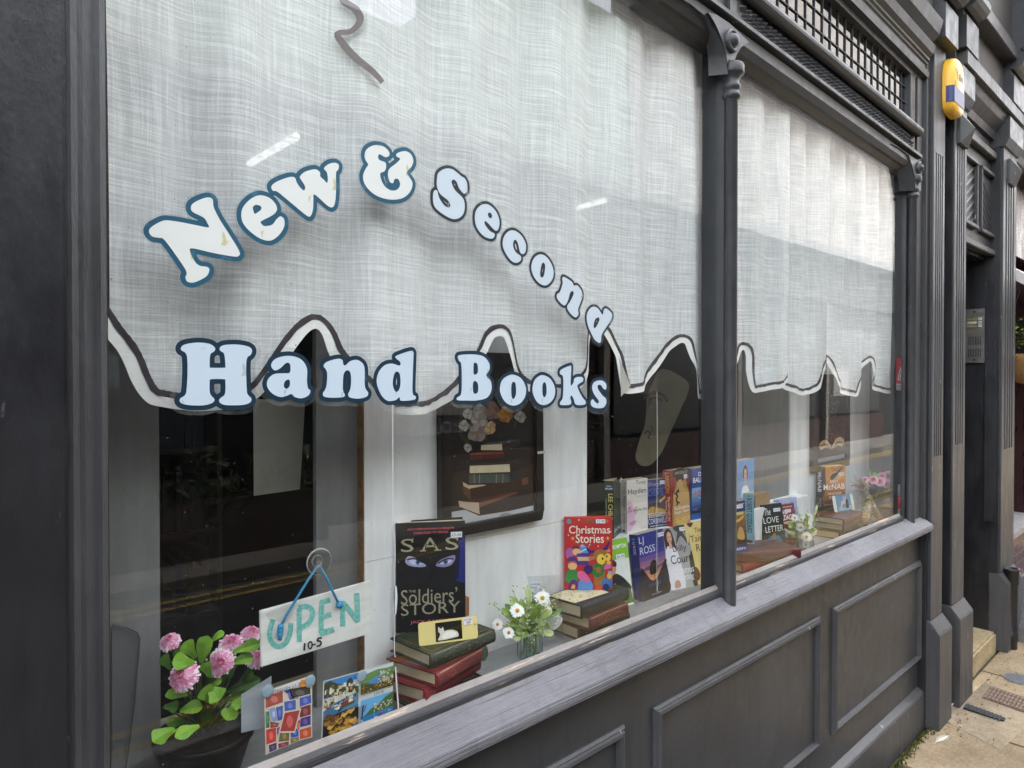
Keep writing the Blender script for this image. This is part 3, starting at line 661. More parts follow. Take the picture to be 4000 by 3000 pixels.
# pipe stub
pb_ = onZ(3936, 2532, 0); px_, py_ = 5.165, -.10
pp = thing('drain_pipe', 'short black cast iron drainpipe stub by the doorstep', 'pipe', (px_, py_, 0))
zt_ = onY(3938, 2228, py_)[2]
MB().lathe([(.036, 0), (.036, .05), (.04, .055), (.04, .10), (.036, .105), (.036, zt_-.1), (.043, zt_-.095), (.043, zt_-.012), (.046, zt_-.01), (.046, zt_), (.036, zt_), (.036, zt_-.05), (0, zt_-.05)], (px_, py_, 0), 20).build('pipe', DARK, pp)
# covers in the pavement
def flat(px): return onZ(*Rs(*px), 0)
dc0 = sum(flat(p) for p in ((206, 660), (192, 682), (383, 742), (392, 728)))/4
mh = thing('manhole_cover', 'grey round iron cover with a grid pattern in the pavement', 'manhole cover', flat((455, 545)))
mc = flat((455, 545)); rw = np.linalg.norm(flat((382, 525))-mc)
IRON = M('#85868a', .5, .4, .2, 40)
pc_ = thing('concrete_patch', 'pale rough concrete patch in the pavement around the narrow drain slot', 'patch', dc0)
MB().add([(p[0], p[1], .0035) for p in (dc0+d for d in (np.array([-.34, -.14, 0]), np.array([.30, -.20, 0]), np.array([.42, .09, 0]), np.array([-.22, .13, 0])))], [(0, 1, 2, 3)]).build('sheet', stone('rough_concrete', '#8f8069', '#b09f86', 1.0, 16), pc_)
m = MB(); m.lathe([(rw, .001), (rw, .008), (rw-.015, .010), (rw-.02, .007), (0, .007)], mc, 36, smooth=False)
m.build('cover', IRON, mh); g = MB()
for k in range(-5, 6):
    o = k*rw/6; L = math.sqrt(max(rw*rw*.8-o*o, 0))
    g.box(mc[0]+o-.008, mc[0]+o+.008, mc[1]-L, mc[1]+L, .0075, .013); g.box(mc[0]-L, mc[0]+L, mc[1]+o-.008, mc[1]+o+.008, .0075, .0125)
g.build('ribs', M('#6d6e72', .5, .4, .2, 40), mh)
gr = [flat(p) for p in ((320, 576), (278, 630), (440, 694), (500, 636))]; gc = sum(gr)/4
gt = thing('pavement_grate', 'rusty brown cast grate set in the pavement beside the round cover', 'grate', (gc[0], gc[1], 0))
e1, e2 = gr[1]-gr[0], gr[3]-gr[0]; RUST = M('#6a564a', .75, .3, .3, 60)
g = MB()
def slab4(o, a, b, z0, z1): vs = [o, o+a, o+a+b, o+b]; return [(p[0], p[1], z0) for p in vs]+[(p[0], p[1], z1) for p in vs]
BX = [(0, 3, 2, 1), (4, 5, 6, 7), (0, 1, 5, 4), (1, 2, 6, 5), (2, 3, 7, 6), (3, 0, 4, 7)]
g.add(slab4(gr[0], e1, e2*1.25, 0, .006), BX); fr = g.build('frame', RUST, gt); g = MB()
for i in range(12):
    for j in range(4): g.add(slab4(gr[0]+e1*(.05+.235*j)+e2*1.25*(.04+.078*i), e1*.2, e2*1.25*.052, .006, .012), BX)
g.build('ribs', M('#7a6557', .7, .3, .3, 60), gt)
ds = [flat(p) for p in ((206, 660), (192, 682), (383, 742), (392, 728))]; dc = sum(ds)/4
dr = thing('drain_slot', 'narrow black drain slot cut into the pale patch of pavement', 'drain', (dc[0], dc[1], 0))
MB().add([(p[0], p[1], .005) for p in ds]+[(p[0], p[1], .011) for p in ds], BX).build('channel', M('#232426', .5), dr, bevel=.002)
g = MB()
for i in range(9):
    o = ds[0]+(ds[3]-ds[0])*(.05+.1*i); g.add(slab4(o, (ds[1]-ds[0])*.9, (ds[3]-ds[0])*.05, .0112, .0135), BX)
g.build('slats', M('#2e3033', .5), dr)
lp = onZ(3706, 2750, 0); li = thing('litter', 'crumpled white scrap of paper at the foot of the pilaster', 'litter', lp)
q = MB(); g_ = []
for i in range(5):
    for j in range(4): g_.append((lp[0]-.04+.02*i+rnd.gauss(0, .004), lp[1]-.03+.02*j+rnd.gauss(0, .004), .004+abs(rnd.gauss(0, .009))))
q.add(g_, [(i*4+j, i*4+j+4, i*4+j+5, i*4+j+1) for i in range(4) for j in range(3)]); q.build('paper', M('#e8e2da', .8), li)
fp = onZ(3655, 2906, 0); fe = thing('feather', 'small pale feather lying on the flagstone joint', 'feather', fp)
q = MB()
for i in range(26):
    t = i/25; x = fp[0]+.11*t; y = fp[1]-.02*t; L = .022*math.sin(math.pi*(t*.9+.08))
    for s in (1, -1): q.add([(x, y, .006), (x+.004, y, .006), (x+.018, y+s*L, .008)], [(0, 1, 2)])
q.build('vane', M('#d8d2c6', .8), fe); MB().tube([(fp[0]-.02, fp[1]+.004, .006), (fp[0]+.11, fp[1]-.02, .006)], .001, 5).build('quill', M('#efeae0', .6), fe)
lb = MB(); 
for i in range(90):
    x, y = rnd.uniform(3.6, 5.3), -.12-abs(rnd.gauss(0, .09)); r = rnd.uniform(.004, .012); a = rnd.random()*6.28
    lb.add([(x+r*math.cos(a+k*2.1), y+r*math.sin(a+k*2.1)*.6, .006+rnd.random()*.004) for k in range(3)], [(0, 1, 2)])
struct('leaf_litter', lb, M('#5a4632', .9, .2, .4, 60), 'stuff')
# ------------------------------------------------------------------ next-door shop in maroon
mr = thing('maroon_shop_front', 'maroon neighbouring shopfront with glazed tile base beyond the doorway', 'shopfront', (7, .12, 0))
MAR = paint('maroon_gloss', (.045, .012, .014), rough=.3, bump=.1, chip='#2a0d0d', amount=.8); YM = .13
m, t, b = new('maroon_tiles'); bk = N(t, 'ShaderNodeTexBrick', i_Scale=1.0); bk.inputs['Brick Width'].default_value = .15; bk.inputs['Row Height'].default_value = .075; bk.inputs['Mortar Size'].default_value = .004
for k, c in (('Color1', '#5a2b33'), ('Color2', '#6a343c'), ('Mortar', '#8d6f6a')): bk.inputs[k].default_value = (*lin(c), 1)
tc = N(t, 'ShaderNodeTexCoord'); sx = N(t, 'ShaderNodeSeparateXYZ'); cx_ = N(t, 'ShaderNodeCombineXYZ')
t.links.new(tc.outputs['Object'], sx.inputs[0]); t.links.new(sx.outputs[0], cx_.inputs[0]); t.links.new(sx.outputs[2], cx_.inputs[1]); t.links.new(cx_.outputs[0], bk.inputs[0]); t.links.new(bk.outputs[0], b.inputs['Base Color']); b.inputs['Roughness'].default_value = .25
MB().box(5.40, 12, YM, YM+.2, 0, .52).build('tile_base', m, mr)
MB().box(5.40, 12, YM-.09, YM+.2, .521, .575).build('window_sill', M('#a9a5a4', .5, .4, .15, 12), mr, bevel=.006)
MB().box(5.40, 12, YM+.1, YM+.11, .576, 2.6).build('window_pane', M('#17110f', .12, .8, .4, 2), mr)
for x in (5.62, 6.9, 8.3): MB().box(x, x+.12, YM-.02, YM+.1, .576, 2.6).build('post', MAR, mr, bevel=.01)
MB().box(5.40, 12, YM-.04, YM+.2, 2.6, 3.3).build('fascia', MAR, mr)
MB().box(5.40, 12, YM-.13, YM+.2, 3.3, 3.42).build('cornice', MAR, mr)
aw = MB().extr([(-.35, 2.18), (-.33, 2.12), (.08, 2.42), (.08, 2.50)], 5.75, 9).build('awning', M('#d9d3d2', .6), mr)
MB().box(5.75, 9, -.35, -.32, 2.02, 2.15).build('awning_bar', M('#221a1a', .5), mr)
hb_ = thing('hanging_basket', 'coir lined hanging basket of green plants beside the maroon shop', 'hanging basket', (5.98, -.10, 1.55))
bc = onY(4012, 1395, -.06); bc = np.array([bc[0], -.06, bc[2]])
hb_.location = tuple(bc)
MB().lathe([(0, -.19), (.08, -.17), (.14, -.11), (.17, -.02), (.175, .02), (.16, .02), (.15, .0), (0, .0)], bc, 22).build('coir_liner', paint('coir', (.30, .16, .06), chip='#3c2410', amount=.6, rough=.9, grain=(4, 4, 4), bump=.8), hb_)
wi = MB()
for k in range(6):
    a = k*math.pi/3+.2; wi.tube([(bc[0]+.178*math.cos(a), bc[1]+.178*math.sin(a), bc[2]+.02), (bc[0]+.1*math.cos(a), bc[1]+.1*math.sin(a), bc[2]+.3), (bc[0], bc[1], bc[2]+.62)], .003, 5)
    pts = [(bc[0]+(.178-.02*j)*math.cos(a+.1*math.sin(j*1.3)*2), bc[1]+(.178-.02*j)*math.sin(a+.1*math.sin(j*1.3)*2), bc[2]+.02-.03*j) for j in range(5)]; wi.tube(pts, .004, 5)
wi.build('wire_frame', M('#14100e', .5), hb_)
lf = MB()
for i in range(420):
    p = bc+np.array([rnd.gauss(0, .09), rnd.gauss(0, .09), .07+abs(rnd.gauss(0, .1))]); a, b_ = rnd.random()*6.28, rnd.uniform(-.6, .8); r = rnd.uniform(.02, .038)
    d = np.array([math.cos(a)*math.cos(b_), math.sin(a)*math.cos(b_), math.sin(b_)]); s = np.array([-math.sin(a), math.cos(a), 0])
    lf.add([p, p+d*r*.5+s*r*.3, p+d*r, p+d*r*.5-s*r*.3], [(0, 1, 2, 3)], M(rnd.choice(['#4f6e2a', '#6d8c3c', '#39541f', '#86a04e']), .5, .4, .2, 50))
lf.build('foliage', M('#4f6e2a', .5), hb_)
tr = thing('tread_ramp', 'grey ribbed metal threshold ramp by the maroon shop', 'ramp', (7, -.3, 0))
t0 = onZ(3975, 2440, .02)
m = MB(); m.box(t0[0]-.3, t0[0]+2.2, t0[1]-.55, YM, 0, .10); m.build('ramp_plate', M('#6f6e6c', .5, .4, .15, 30), tr); g = MB()
for i in range(60): g.box(t0[0]-.29+i*.042, t0[0]-.27+i*.042, t0[1]-.54, YM-.02, .1, .106)
g.build('ribs', M('#57585a', .5), tr)
# ------------------------------------------------------------------ curtains
def weave(name, c, lo, hi, sc=1.0, backlit=.35):
    m, t, b = new(name); t.nodes.remove(b); out = t.nodes['Material Output']
    tc = N(t, 'ShaderNodeTexCoord'); wob = N(t, 'ShaderNodeTexNoise', i_Scale=7.0, i_Detail=2.0)
    t.links.new(tc.outputs['Object'], wob.inputs['Vector'])
    sub = N(t, 'ShaderNodeVectorMath', operation='SCALE'); sub.inputs['Scale'].default_value = .012; t.links.new(wob.outputs['Color'], sub.inputs[0])
    ad = N(t, 'ShaderNodeVectorMath', operation='ADD'); t.links.new(tc.outputs['Object'], ad.inputs[0]); t.links.new(sub.outputs[0], ad.inputs[1])
    def st(scale, s, d=2):
        mp = N(t, 'ShaderNodeMapping'); mp.inputs['Scale'].default_value = scale; t.links.new(ad.outputs[0], mp.inputs[0])
        return noise(t, mp.outputs[0], s*sc, d, .6)
    def M2(op, a, b_):
        n = N(t, 'ShaderNodeMath', operation=op)
        for i, q in enumerate((a, b_)):
            if isinstance(q, (int, float)): n.inputs[i].default_value = q
            else: t.links.new(q, n.inputs[i])
        return n.outputs[0]
    h = ramp(t, st((5, 0, 230), 1, 2), [(.44, (0,)*3), (.66, (1,)*3)]); v = ramp(t, st((220, 0, 6), 1, 2), [(.44, (0,)*3), (.68, (1,)*3)])
    h2 = ramp(t, st((11, 0, 100), 1, 3), [(.35, (0,)*3), (.7, (1,)*3)]); v2 = ramp(t, st((70, 0, 4), 1, 3), [(.35, (0,)*3), (.7, (1,)*3)])
    fine = noise(t, ad.outputs[0], 420*sc, 1, .5)
    s = M2('ADD', M2('ADD', M2('MULTIPLY', h, .46), M2('MULTIPLY', v, .30)), M2('ADD', M2('MULTIPLY', h2, .22), M2('MULTIPLY', v2, .26)))
    s = M2('ADD', s, M2('MULTIPLY', M2('SUBTRACT', fine, .5), .5))
    al = ramp(t, s, [(.12, (lo,)*3), (.82, (hi,)*3)]); co = ramp(t, s, [(.1, tuple(x*.95 for x in lin(c))), (.8, lin(c))])
    df = N(t, 'ShaderNodeBsdfDiffuse'); tl = N(t, 'ShaderNodeBsdfTranslucent'); tr = N(t, 'ShaderNodeBsdfTransparent')
    t.links.new(co, df.inputs[0]); t.links.new(co, tl.inputs[0])
    m1 = N(t, 'ShaderNodeMixShader'); m1.inputs[0].default_value = backlit; t.links.new(df.outputs[0], m1.inputs[1]); t.links.new(tl.outputs[0], m1.inputs[2])
    m2 = N(t, 'ShaderNodeMixShader'); t.links.new(al, m2.inputs[0]); t.links.new(tr.outputs[0], m2.inputs[1]); t.links.new(m1.outputs[0], m2.inputs[2]); t.links.new(m2.outputs[0], out.inputs[0])
    return m
GAUZE = weave('open_weave_gauze', '#fdfdfd', .70, 1.0, 1.3, .15); HEM = weave('double_hem_cloth', '#fcfbf8', .98, 1.0, 1.0, .02); TRIM = M('#4a4348', .75, .2, .45, 35)
def curtain(label, pts, yc, ztop, fold, hem=.030, tape=.0095, name='curtain'):
    P = [(onY(x, y, yc)[0], onY(x, y, yc)[2]) for x, y in pts]
    d = [0]
    for a, b in zip(P, P[1:]): d.append(d[-1]+math.hypot(b[0]-a[0], b[1]-a[1]))
    n = int(d[-1]/.005); S = np.linspace(0, d[-1], n); X = np.interp(S, d, [p[0] for p in P]); Z = np.interp(S, d, [p[1] for p in P])
    for _ in range(3):
        X[1:-1] = (X[:-2]+2*X[1:-1]+X[2:])/4; Z[1:-1] = (Z[:-2]+2*Z[1:-1]+Z[2:])/4
    tx_, tz = np.gradient(X), np.gradient(Z)
    for _ in range(5):
        tx_[1:-1] = (tx_[:-2]+tx_[1:-1]+tx_[2:])/3; tz[1:-1] = (tz[:-2]+tz[1:-1]+tz[2:])/3
    L = np.hypot(tx_, tz)+1e-9; nx_, nz = -tz/L, tx_/L
    def off(h): return X+nx_*h, np.maximum(Z+nz*h, Z+.004)
    rows = [off(0), off(hem-tape), off(hem)]
    Xi = np.maximum.accumulate(rows[2][0]); rows[2] = (Xi, rows[2][1])
    t = thing(name, label, 'curtain', (float(X.mean()), yc, ztop(float(X.mean()))))
    def V(x, z, dy=0): return (x, yc+fold(x, z)+dy, z)
    b = MB(); R = 46; vs = []
    for j in range(R):
        f = j/(R-1)
        for x, z in zip(*rows[2]): vs.append(V(x, z+(ztop(x)-z)*f))
    b.add(vs, [(j*n+i, j*n+i+1, (j+1)*n+i+1, (j+1)*n+i) for j in range(R-1) for i in range(n-1)], None, True); b.build('fabric', GAUZE, t)
    wob = [.0012*math.sin(i*.9)+.001*math.sin(i*.37+1) for i in range(n)]
    for nm, r0, r1, m, dy, wv in (('hem', 0, 1, HEM, -.0008, 0), ('trim', 1, 2, TRIM, -.002, 1)):
        b = MB(); vs = [V(x, z+wv*wob[i], dy) for i, (x, z) in enumerate(zip(*rows[r0]))]+[V(x, z+wv*wob[(i*7) % n]*.7, dy) for i, (x, z) in enumerate(zip(*rows[r1]))]
        b.add(vs, [(i, i+1, n+i+1, n+i) for i in range(n-1)], None, True); b.build(nm, m, t)
    return t, V
RA, RB, RC, RD = reg(380, 1150, .50633), reg(1400, 1250, .50633), reg(2250, 1150, .36166), reg(2850, 1200, .3316)
pl_ = [RA(*p) for p in ((-60, 190), (0, 270), (50, 340), (92, 390), (150, 450), (210, 560), (255, 680), (320, 790), (400, 870), (470, 882), (610, 905), (800, 925), (950, 915), (1090, 880), (1200, 835), (1290, 755), (1400, 605), (1530, 410), (1600, 325), (1660, 280), (1715, 278), (1760, 340), (1800, 460), (1870, 580), (1960, 690))]
pl_ += [RB(*p) for p in ((60, 610), (90, 640), (150, 705), (260, 745), (400, 745), (520, 735), (640, 705), (740, 640), (810, 560), (880, 440), (940, 340), (990, 250), (1030, 150), (1070, 130), (1100, 150), (1130, 240), (1185, 390), (1250, 490), (1330, 560), (1430, 590), (1560, 585), (1660, 540))]
pl_ += [RC(*p) for p in ((95, 860), (130, 730), (175, 520), (215, 440), (270, 410), (330, 430), (400, 580), (455, 690), (485, 900), (510, 1080), (560, 1092), (720, 1060), (830, 960), (900, 860), (1040, 620), (1090, 570), (1115, 535), (1140, 535), (1155, 620), (1180, 720), (1260, 870), (1290, 1000), (1310, 1130), (1345, 1150), (1420, 1110), (1560, 960))]
fl = lambda x, z: .014*math.sin(x*24+.6*math.sin(z*3))+.006*math.sin(x*51+1.3)+.006*math.sin(x*11+2+z*.8)+.004*math.sin(z*5+x*3)
ct1, V1 = curtain('wide white open weave curtain with dark trimmed scalloped hem behind the shop lettering', pl_, .055, lambda x: 2.70+.008*math.sin(x*40), fl)
rib = [reg(1300, 0, .6329)(*p) for p in ((40, -60), (60, 10), (115, 75), (138, 150), (95, 205), (30, 205), (62, 280), (130, 390), (200, 470), (262, 535))]
def ribbon(mb, pts, wd, fn, mat=None, k=4):
    q = [np.array(p, float) for p in pts]; out = []
    for i in range(len(q)-1):
        p0, p1, p2, p3 = q[max(i-1, 0)], q[i], q[i+1], q[min(i+2, len(q)-1)]
        for j in range(k if len(q) > 2 else 1):
            t = j/k; out.append(.5*((2*p1)+(p2-p0)*t+(2*p0-5*p1+4*p2-p3)*t*t+(3*p1-p0-3*p2+p3)*t**3))
    out.append(q[-1]); vs = []
    for i, p in enumerate(out):
        d = out[min(i+1, len(out)-1)]-out[max(i-1, 0)]; d = d/(np.linalg.norm(d)+1e-9); nrm = np.array([-d[1], d[0]])*wd/2
        vs += [fn(*(p+nrm)), fn(*(p-nrm))]
    mb.add(vs, [(2*i, 2*i+1, 2*i+3, 2*i+2) for i in range(len(out)-1)], mat)
b = MB(); ribbon(b, rib, 22, lambda x, y: V1(onY(x, y, .05)[0], onY(x, y, .05)[2], -.012)); b.build('loose_tape', M('#6d5c60', .8, .2, .35, 25), ct1)
b = MB(); b.add([(p[0], p[1], p[2]) for p in (onY(*RC(460, 665), .05), onY(*RC(590, 985), .046), onY(*RC(487, 1104), .044), onY(*RC(478, 800), .05))], [(0, 1, 2, 3)])
b.build('folded_hem', M('#b9b6ae', .8, .2, .1, 40), ct1)
prA = [RD(*p) for p in ((-130, 960), (-40, 900), (50, 795), (110, 715), (160, 620), (188, 515), (203, 505), (212, 600), (210, 760), (222, 900), (240, 1000), (262, 1026), (330, 1020), (450, 1000), (560, 965), (640, 925), (700, 880), (735, 800), (748, 700))]
prB = [RD(*p) for p in ((560, 800), (600, 880), (640, 938), (700, 990), (790, 1038), (900, 1057), (970, 1030), (1020, 960), (1050, 850), (1075, 750), (1110, 680), (1145, 640), (1165, 632), (1182, 680), (1205, 790), (1250, 890), (1310, 980), (1400, 1050), (1462, 1072), (1482, 1040), (1500, 940), (1545, 800), (1595, 690), (1630, 642), (1648, 660), (1662, 770), (1690, 900), (1750, 990), (1830, 1028), (1910, 1030), (2000, 990), (2060, 940))]
fr2 = lambda x, z: (.010+.012*min(1, max(0, (z-1.5)/.9)))*math.sin(x*34+.8*math.sin(z*2))+.007*math.sin(x*15+1)+.004*math.sin(x*71+z)
zr = zline((2895, 259), (3070, 340), .05)
zt2 = lambda x: 2.735-.045*max(0, (x-2.2))+.006*math.sin(x*60)
ct2, V2 = curtain('left drop of white gauze in the right window, its hem overlapping its neighbour', prA, .045, zt2, lambda x, z: fr2(x, z)*.8)
ct3, V3 = curtain('right drop of white gauze in the right window with pointed scallops', prB, .064, zt2, fr2)
wr = MB(); wr.tube([(1.95, .055, 2.735), (2.7, .055, 2.70), (3.5, .055, 2.69)], .0025, 6); 
for i in range(14):
    x = 2.0+i*.105; z = 2.73-.035*max(0, x-2.2); wr.tube([(x, .055, z-.005), (x+.005, .045, z+.028), (x+.004, .055, z+.03)], .002, 5)
wr.build('curtain_hooks', M('#2b2926', .5), ct2)
# ------------------------------------------------------------------ vinyl letters on the glass
LN, LS, LH, LB = reg(560, 500, .50023), reg(1600, 580, .48232), reg(600, 1250, .45208), reg(1400, 1250, .49729)
LET = [
 ('N', LN, 0, [[(45,815),(60,775),(150,725),(230,725),(380,752),(505,776),(500,745),(470,700),(385,655),(372,615),(400,580),(490,543),(540,556),(550,620),(600,720),(680,845),(748,960),(745,998),(700,1003),(540,975),(385,940),(364,962),(400,1040),(440,1075),(500,1085),(515,1110),(490,1160),(400,1205),(345,1200),(328,1165),(338,1130),(300,1060),(170,880),(120,858),(75,850)]], 'big tilted capital N opening the word New'),
 ('e', LN, 0, [[(765,690),(775,625),(830,560),(905,525),(980,543),(1030,590),(1043,640),(1010,680),(925,725),(918,742),(945,765),(1005,755),(1040,712),(1072,690),(1100,715),(1098,775),(1055,840),(990,880),(910,862),(830,805),(780,745)], [(855,620),(880,600),(915,610),(920,635),(890,660),(868,668)]], 'letter e with teal edge in the middle of New'),
 ('w', LN, 0, [[(1000,455),(1040,420),(1130,385),(1180,385),(1198,425),(1225,465),(1255,487),(1262,455),(1232,405),(1222,380),(1262,342),(1340,322),(1378,345),(1382,378),(1410,405),(1435,428),(1440,390),(1432,345),(1410,315),(1450,280),(1500,272),(1526,290),(1522,325),(1505,350),(1505,460),(1500,560),(1482,616),(1440,608),(1338,520),(1328,560),(1325,630),(1310,680),(1278,686),(1160,590),(1050,500),(1012,490)]], 'letter w with teal edge ending the word New'),
 ('ampersand', LN, 0, [[(1728,210),(1745,165),(1800,135),(1870,142),(1915,180),(1920,215),(1890,228),(1845,205),(1832,225),(1845,250),(1890,270),(1895,310),(1880,340),(1850,355),(1860,410),(1890,460),(1940,488),(1985,478),(2005,440),(1990,400),(1962,400),(1950,430),(1925,420),(1910,370),(1920,320),(1975,275),(2005,240),(1975,220),(1985,195),(2045,180),(2090,205),(2108,255),(2095,300),(2058,345),(2075,380),(2102,430),(2085,495),(2030,545),(1950,560),(1860,545),(1785,505),(1730,440),(1715,375),(1735,320),(1755,285),(1735,250)]], 'curly ampersand at the top of the arch of letters'),
 ('S', LS, 1, [[(222,240),(235,195),(290,163),(350,170),(420,225),(445,240),(465,280),(467,340),(450,365),(432,360),(400,320),(380,270),(355,252),(340,275),(370,340),(430,400),(447,460),(435,530),(390,568),(330,565),(240,510),(195,455),(190,370),(205,338),(225,345),(240,400),(280,460),(315,478),(330,460),(310,420),(250,370),(222,310)]], 'capital S of Second just right of the ampersand'),
 ('e', LS, 1, [[(530,590),(535,510),(580,458),(640,455),(700,510),(728,590),(718,655),(690,662),(640,610),(612,588),(610,615),(650,668),(688,690),(682,722),(650,730),(595,705),(550,650)], [(635,525),(655,520),(668,545),(660,565),(640,555)]], 'tilted letter e after the capital S of Second'),
 ('c', LS, 1, [[(755,790),(762,720),(800,672),(850,665),(905,705),(940,770),(940,830),(920,855),(895,840),(880,780),(865,745),(845,745),(838,790),(860,840),(900,872),(900,905),(870,925),(830,915),(785,860)]], 'tilted letter c in the word Second'),
 ('o', LS, 1, [[(985,960),(1010,885),(1065,857),(1120,890),(1162,970),(1160,1050),(1115,1105),(1060,1098),(1008,1040)], [(1058,1000),(1070,938),(1085,925),(1098,950),(1090,1020),(1075,1045),(1060,1035)]], 'tilted letter o in the word Second'),
 ('n', LS, 1, [[(1250,1040),(1315,1080),(1330,1110),(1360,1110),(1395,1160),(1395,1215),(1365,1300),(1368,1340),(1345,1368),(1305,1340),(1275,1285),(1300,1240),(1328,1180),(1320,1155),(1300,1170),(1285,1225),(1262,1268),(1235,1262),(1195,1215),(1195,1180),(1218,1160),(1240,1090),(1236,1060)]], 'steeply tilted letter n in the word Second'),
 ('d', LS, 1, [[(1435,1390),(1440,1330),(1475,1285),(1520,1290),(1562,1345),(1572,1310),(1590,1295),(1620,1315),(1640,1345),(1630,1390),(1560,1500),(1550,1560),(1535,1575),(1500,1550),(1480,1515),(1450,1450)], [(1490,1440),(1500,1390),(1525,1368),(1538,1385),(1520,1430),(1500,1455)]], 'nearly sideways letter d ending the word Second'),
 ('H', LH, 2, [[(235,255),(260,215),(370,195),(480,205),(530,240),(525,270),(490,300),(485,400),(495,412),(612,412),(620,400),(610,295),(575,265),(575,235),(620,215),(730,212),(820,230),(850,260),(840,300),(810,325),(800,400),(805,600),(815,645),(845,680),(830,715),(760,735),(620,735),(570,710),(572,680),(610,650),(620,610),(620,530),(610,512),(500,512),(485,530),(485,620),(500,655),(525,685),(510,715),(430,738),(300,735),(235,715),(228,680),(270,650),(285,600),(293,450),(290,330),(275,285)]], 'large upright capital H starting the word Hand'),
 ('a', LH, 2, [[(1015,395),(1040,345),(1110,315),(1200,312),(1280,345),(1325,420),(1325,530),(1335,590),(1355,610),(1340,650),(1280,677),(1220,665),(1190,640),(1150,655),(1090,665),(1020,630),(980,570),(990,510),(1040,468),(1120,460),(1175,455),(1182,400),(1170,372),(1140,375),(1090,420),(1045,435)], [(1125,560),(1140,525),(1172,517),(1178,560),(1160,590),(1135,590)]], 'letter a in the word Hand'),
 ('n', LH, 2, [[(1468,395),(1500,360),(1590,335),(1630,345),(1640,385),(1660,390),(1700,355),(1760,345),(1810,380),(1825,440),(1825,560),(1835,600),(1855,630),(1840,662),(1770,680),(1700,670),(1680,645),(1695,610),(1705,560),(1705,480),(1690,440),(1660,440),(1640,480),(1635,580),(1640,620),(1652,645),(1640,665),(1560,672),(1480,665),(1462,635),(1480,605),(1495,560),(1500,470),(1490,430)]], 'upright letter n in the word Hand'),
 ('d', LB, 2, [[(145,500),(155,420),(200,360),(260,342),(322,358),(328,330),(295,300),(300,280),(400,245),(430,250),(432,300),(425,560),(450,600),(440,625),(370,635),(330,632),(322,607),(290,630),(230,635),(180,590)], [(270,500),(280,430),(300,405),(325,425),(330,510),(310,560),(285,555)]], 'tall upright letter d ending the word Hand'),
 ('B', LB, 2, [[(780,290),(800,275),(900,270),(980,285),(1025,335),(1030,390),(1005,435),(1040,480),(1045,550),(1010,610),(930,632),(850,633),(780,630),(775,610),(805,585),(812,500),(808,350),(790,320)], [(905,350),(915,335),(935,350),(938,410),(920,428),(905,420)], [(900,500),(915,478),(938,500),(940,560),(920,580),(902,565)]], 'capital B starting the word Books'),
 ('o', LB, 2, [[(1112,560),(1125,480),(1170,440),(1220,430),(1280,460),(1315,530),(1310,600),(1270,655),(1210,672),(1150,640)], [(1200,550),(1205,500),(1220,485),(1235,505),(1238,580),(1220,620),(1205,605)]], 'first letter o of Books, next to the capital B'),
 ('o', LB, 2, [[(1368,560),(1380,480),(1420,440),(1460,435),(1510,465),(1543,530),(1540,600),(1505,650),(1450,668),(1400,640)], [(1445,550),(1448,505),(1462,488),(1475,510),(1478,570),(1465,605),(1450,595)]], 'second letter o of Books, next to the k'),
 ('k', LB, 2, [[(1582,405),(1600,385),(1660,360),(1672,375),(1668,510),(1690,490),(1695,462),(1720,448),(1760,450),(1765,480),(1735,500),(1720,525),(1755,600),(1785,640),(1775,665),(1710,665),(1690,620),(1674,592),(1666,612),(1672,650),(1655,667),(1590,667),(1585,645),(1605,610),(1610,500),(1605,440),(1585,425)]], 'letter k in the word Books'),
 ('s', LB, 2, [[(1835,530),(1850,490),(1890,475),(1925,480),(1948,510),(1945,545),(1925,540),(1905,512),(1882,512),(1882,540),(1915,590),(1945,620),(1945,660),(1920,690),(1870,692),(1832,675),(1826,640),(1842,622),(1860,645),(1880,655),(1888,635),(1850,580)]], 'small letter s ending the word Books')]
def vinyl(name, c, fleck, amt):
    m, t, b = new(name); f = noise(t, objco(t), 38, 3, .5, .6)
    o = ramp(t, f, [(amt, lin(c)), (amt+.03, lin(fleck))]); t.links.new(o, b.inputs['Base Color']); b.inputs['Roughness'].default_value = .3
    bp = N(t, 'ShaderNodeBump', i_Strength=.15, i_Distance=.002); t.links.new(noise(t, objco(t), 60, 4), bp.inputs['Height']); t.links.new(bp.outputs[0], b.inputs['Normal']); return m
VF = [vinyl('white_vinyl', '#dcdeda', '#c9bf96', .66), vinyl('blue_white_vinyl', '#c6d1da', '#b5bb9a', .70), vinyl('blue_white_vinyl', '#c5d3df', '#adbabc', .66)]
VB = [vinyl('teal_vinyl', '#2b586e', '#3d6a80', .62), vinyl('worn_black_vinyl', '#2c3339', '#7a8288', .66), vinyl('navy_vinyl', '#1d3444', '#3a5564', .70)]
FILM = glassy('clear_film', (.93, .94, .94), 1.5, .12, boost=1.0, film=.25)
for ch, R, kind, lps, desc in LET:
    W = [[(onY(*R(x, y), -.005)[0], onY(*R(x, y), -.005)[2]) for x, y in smooth(l, 5)] for l in lps]
    ar = np.array(W[0]); c = ar.mean(0)
    st = thing('letter_sticker', ('white' if kind == 0 else 'pale blue white') + ' vinyl ' + desc, 'window letter', (c[0], -.0045, c[1]), group='vinyl letters on the shop window')
    bw = .0075 if kind != 1 else .0062
    for nm, lp_, y, m in (('clear_border', offset_loops(W[:1], bw+(.0075 if kind == 2 else .003)), -.0038, FILM), ('outline', offset_loops(W, bw), -.0044, VB[kind]), ('face', W, -.0050, VF[kind])):
        v, f = loops_fill(lp_)
        MB().add([(x, y, z) for x, z in v], f).build(nm, m, st)
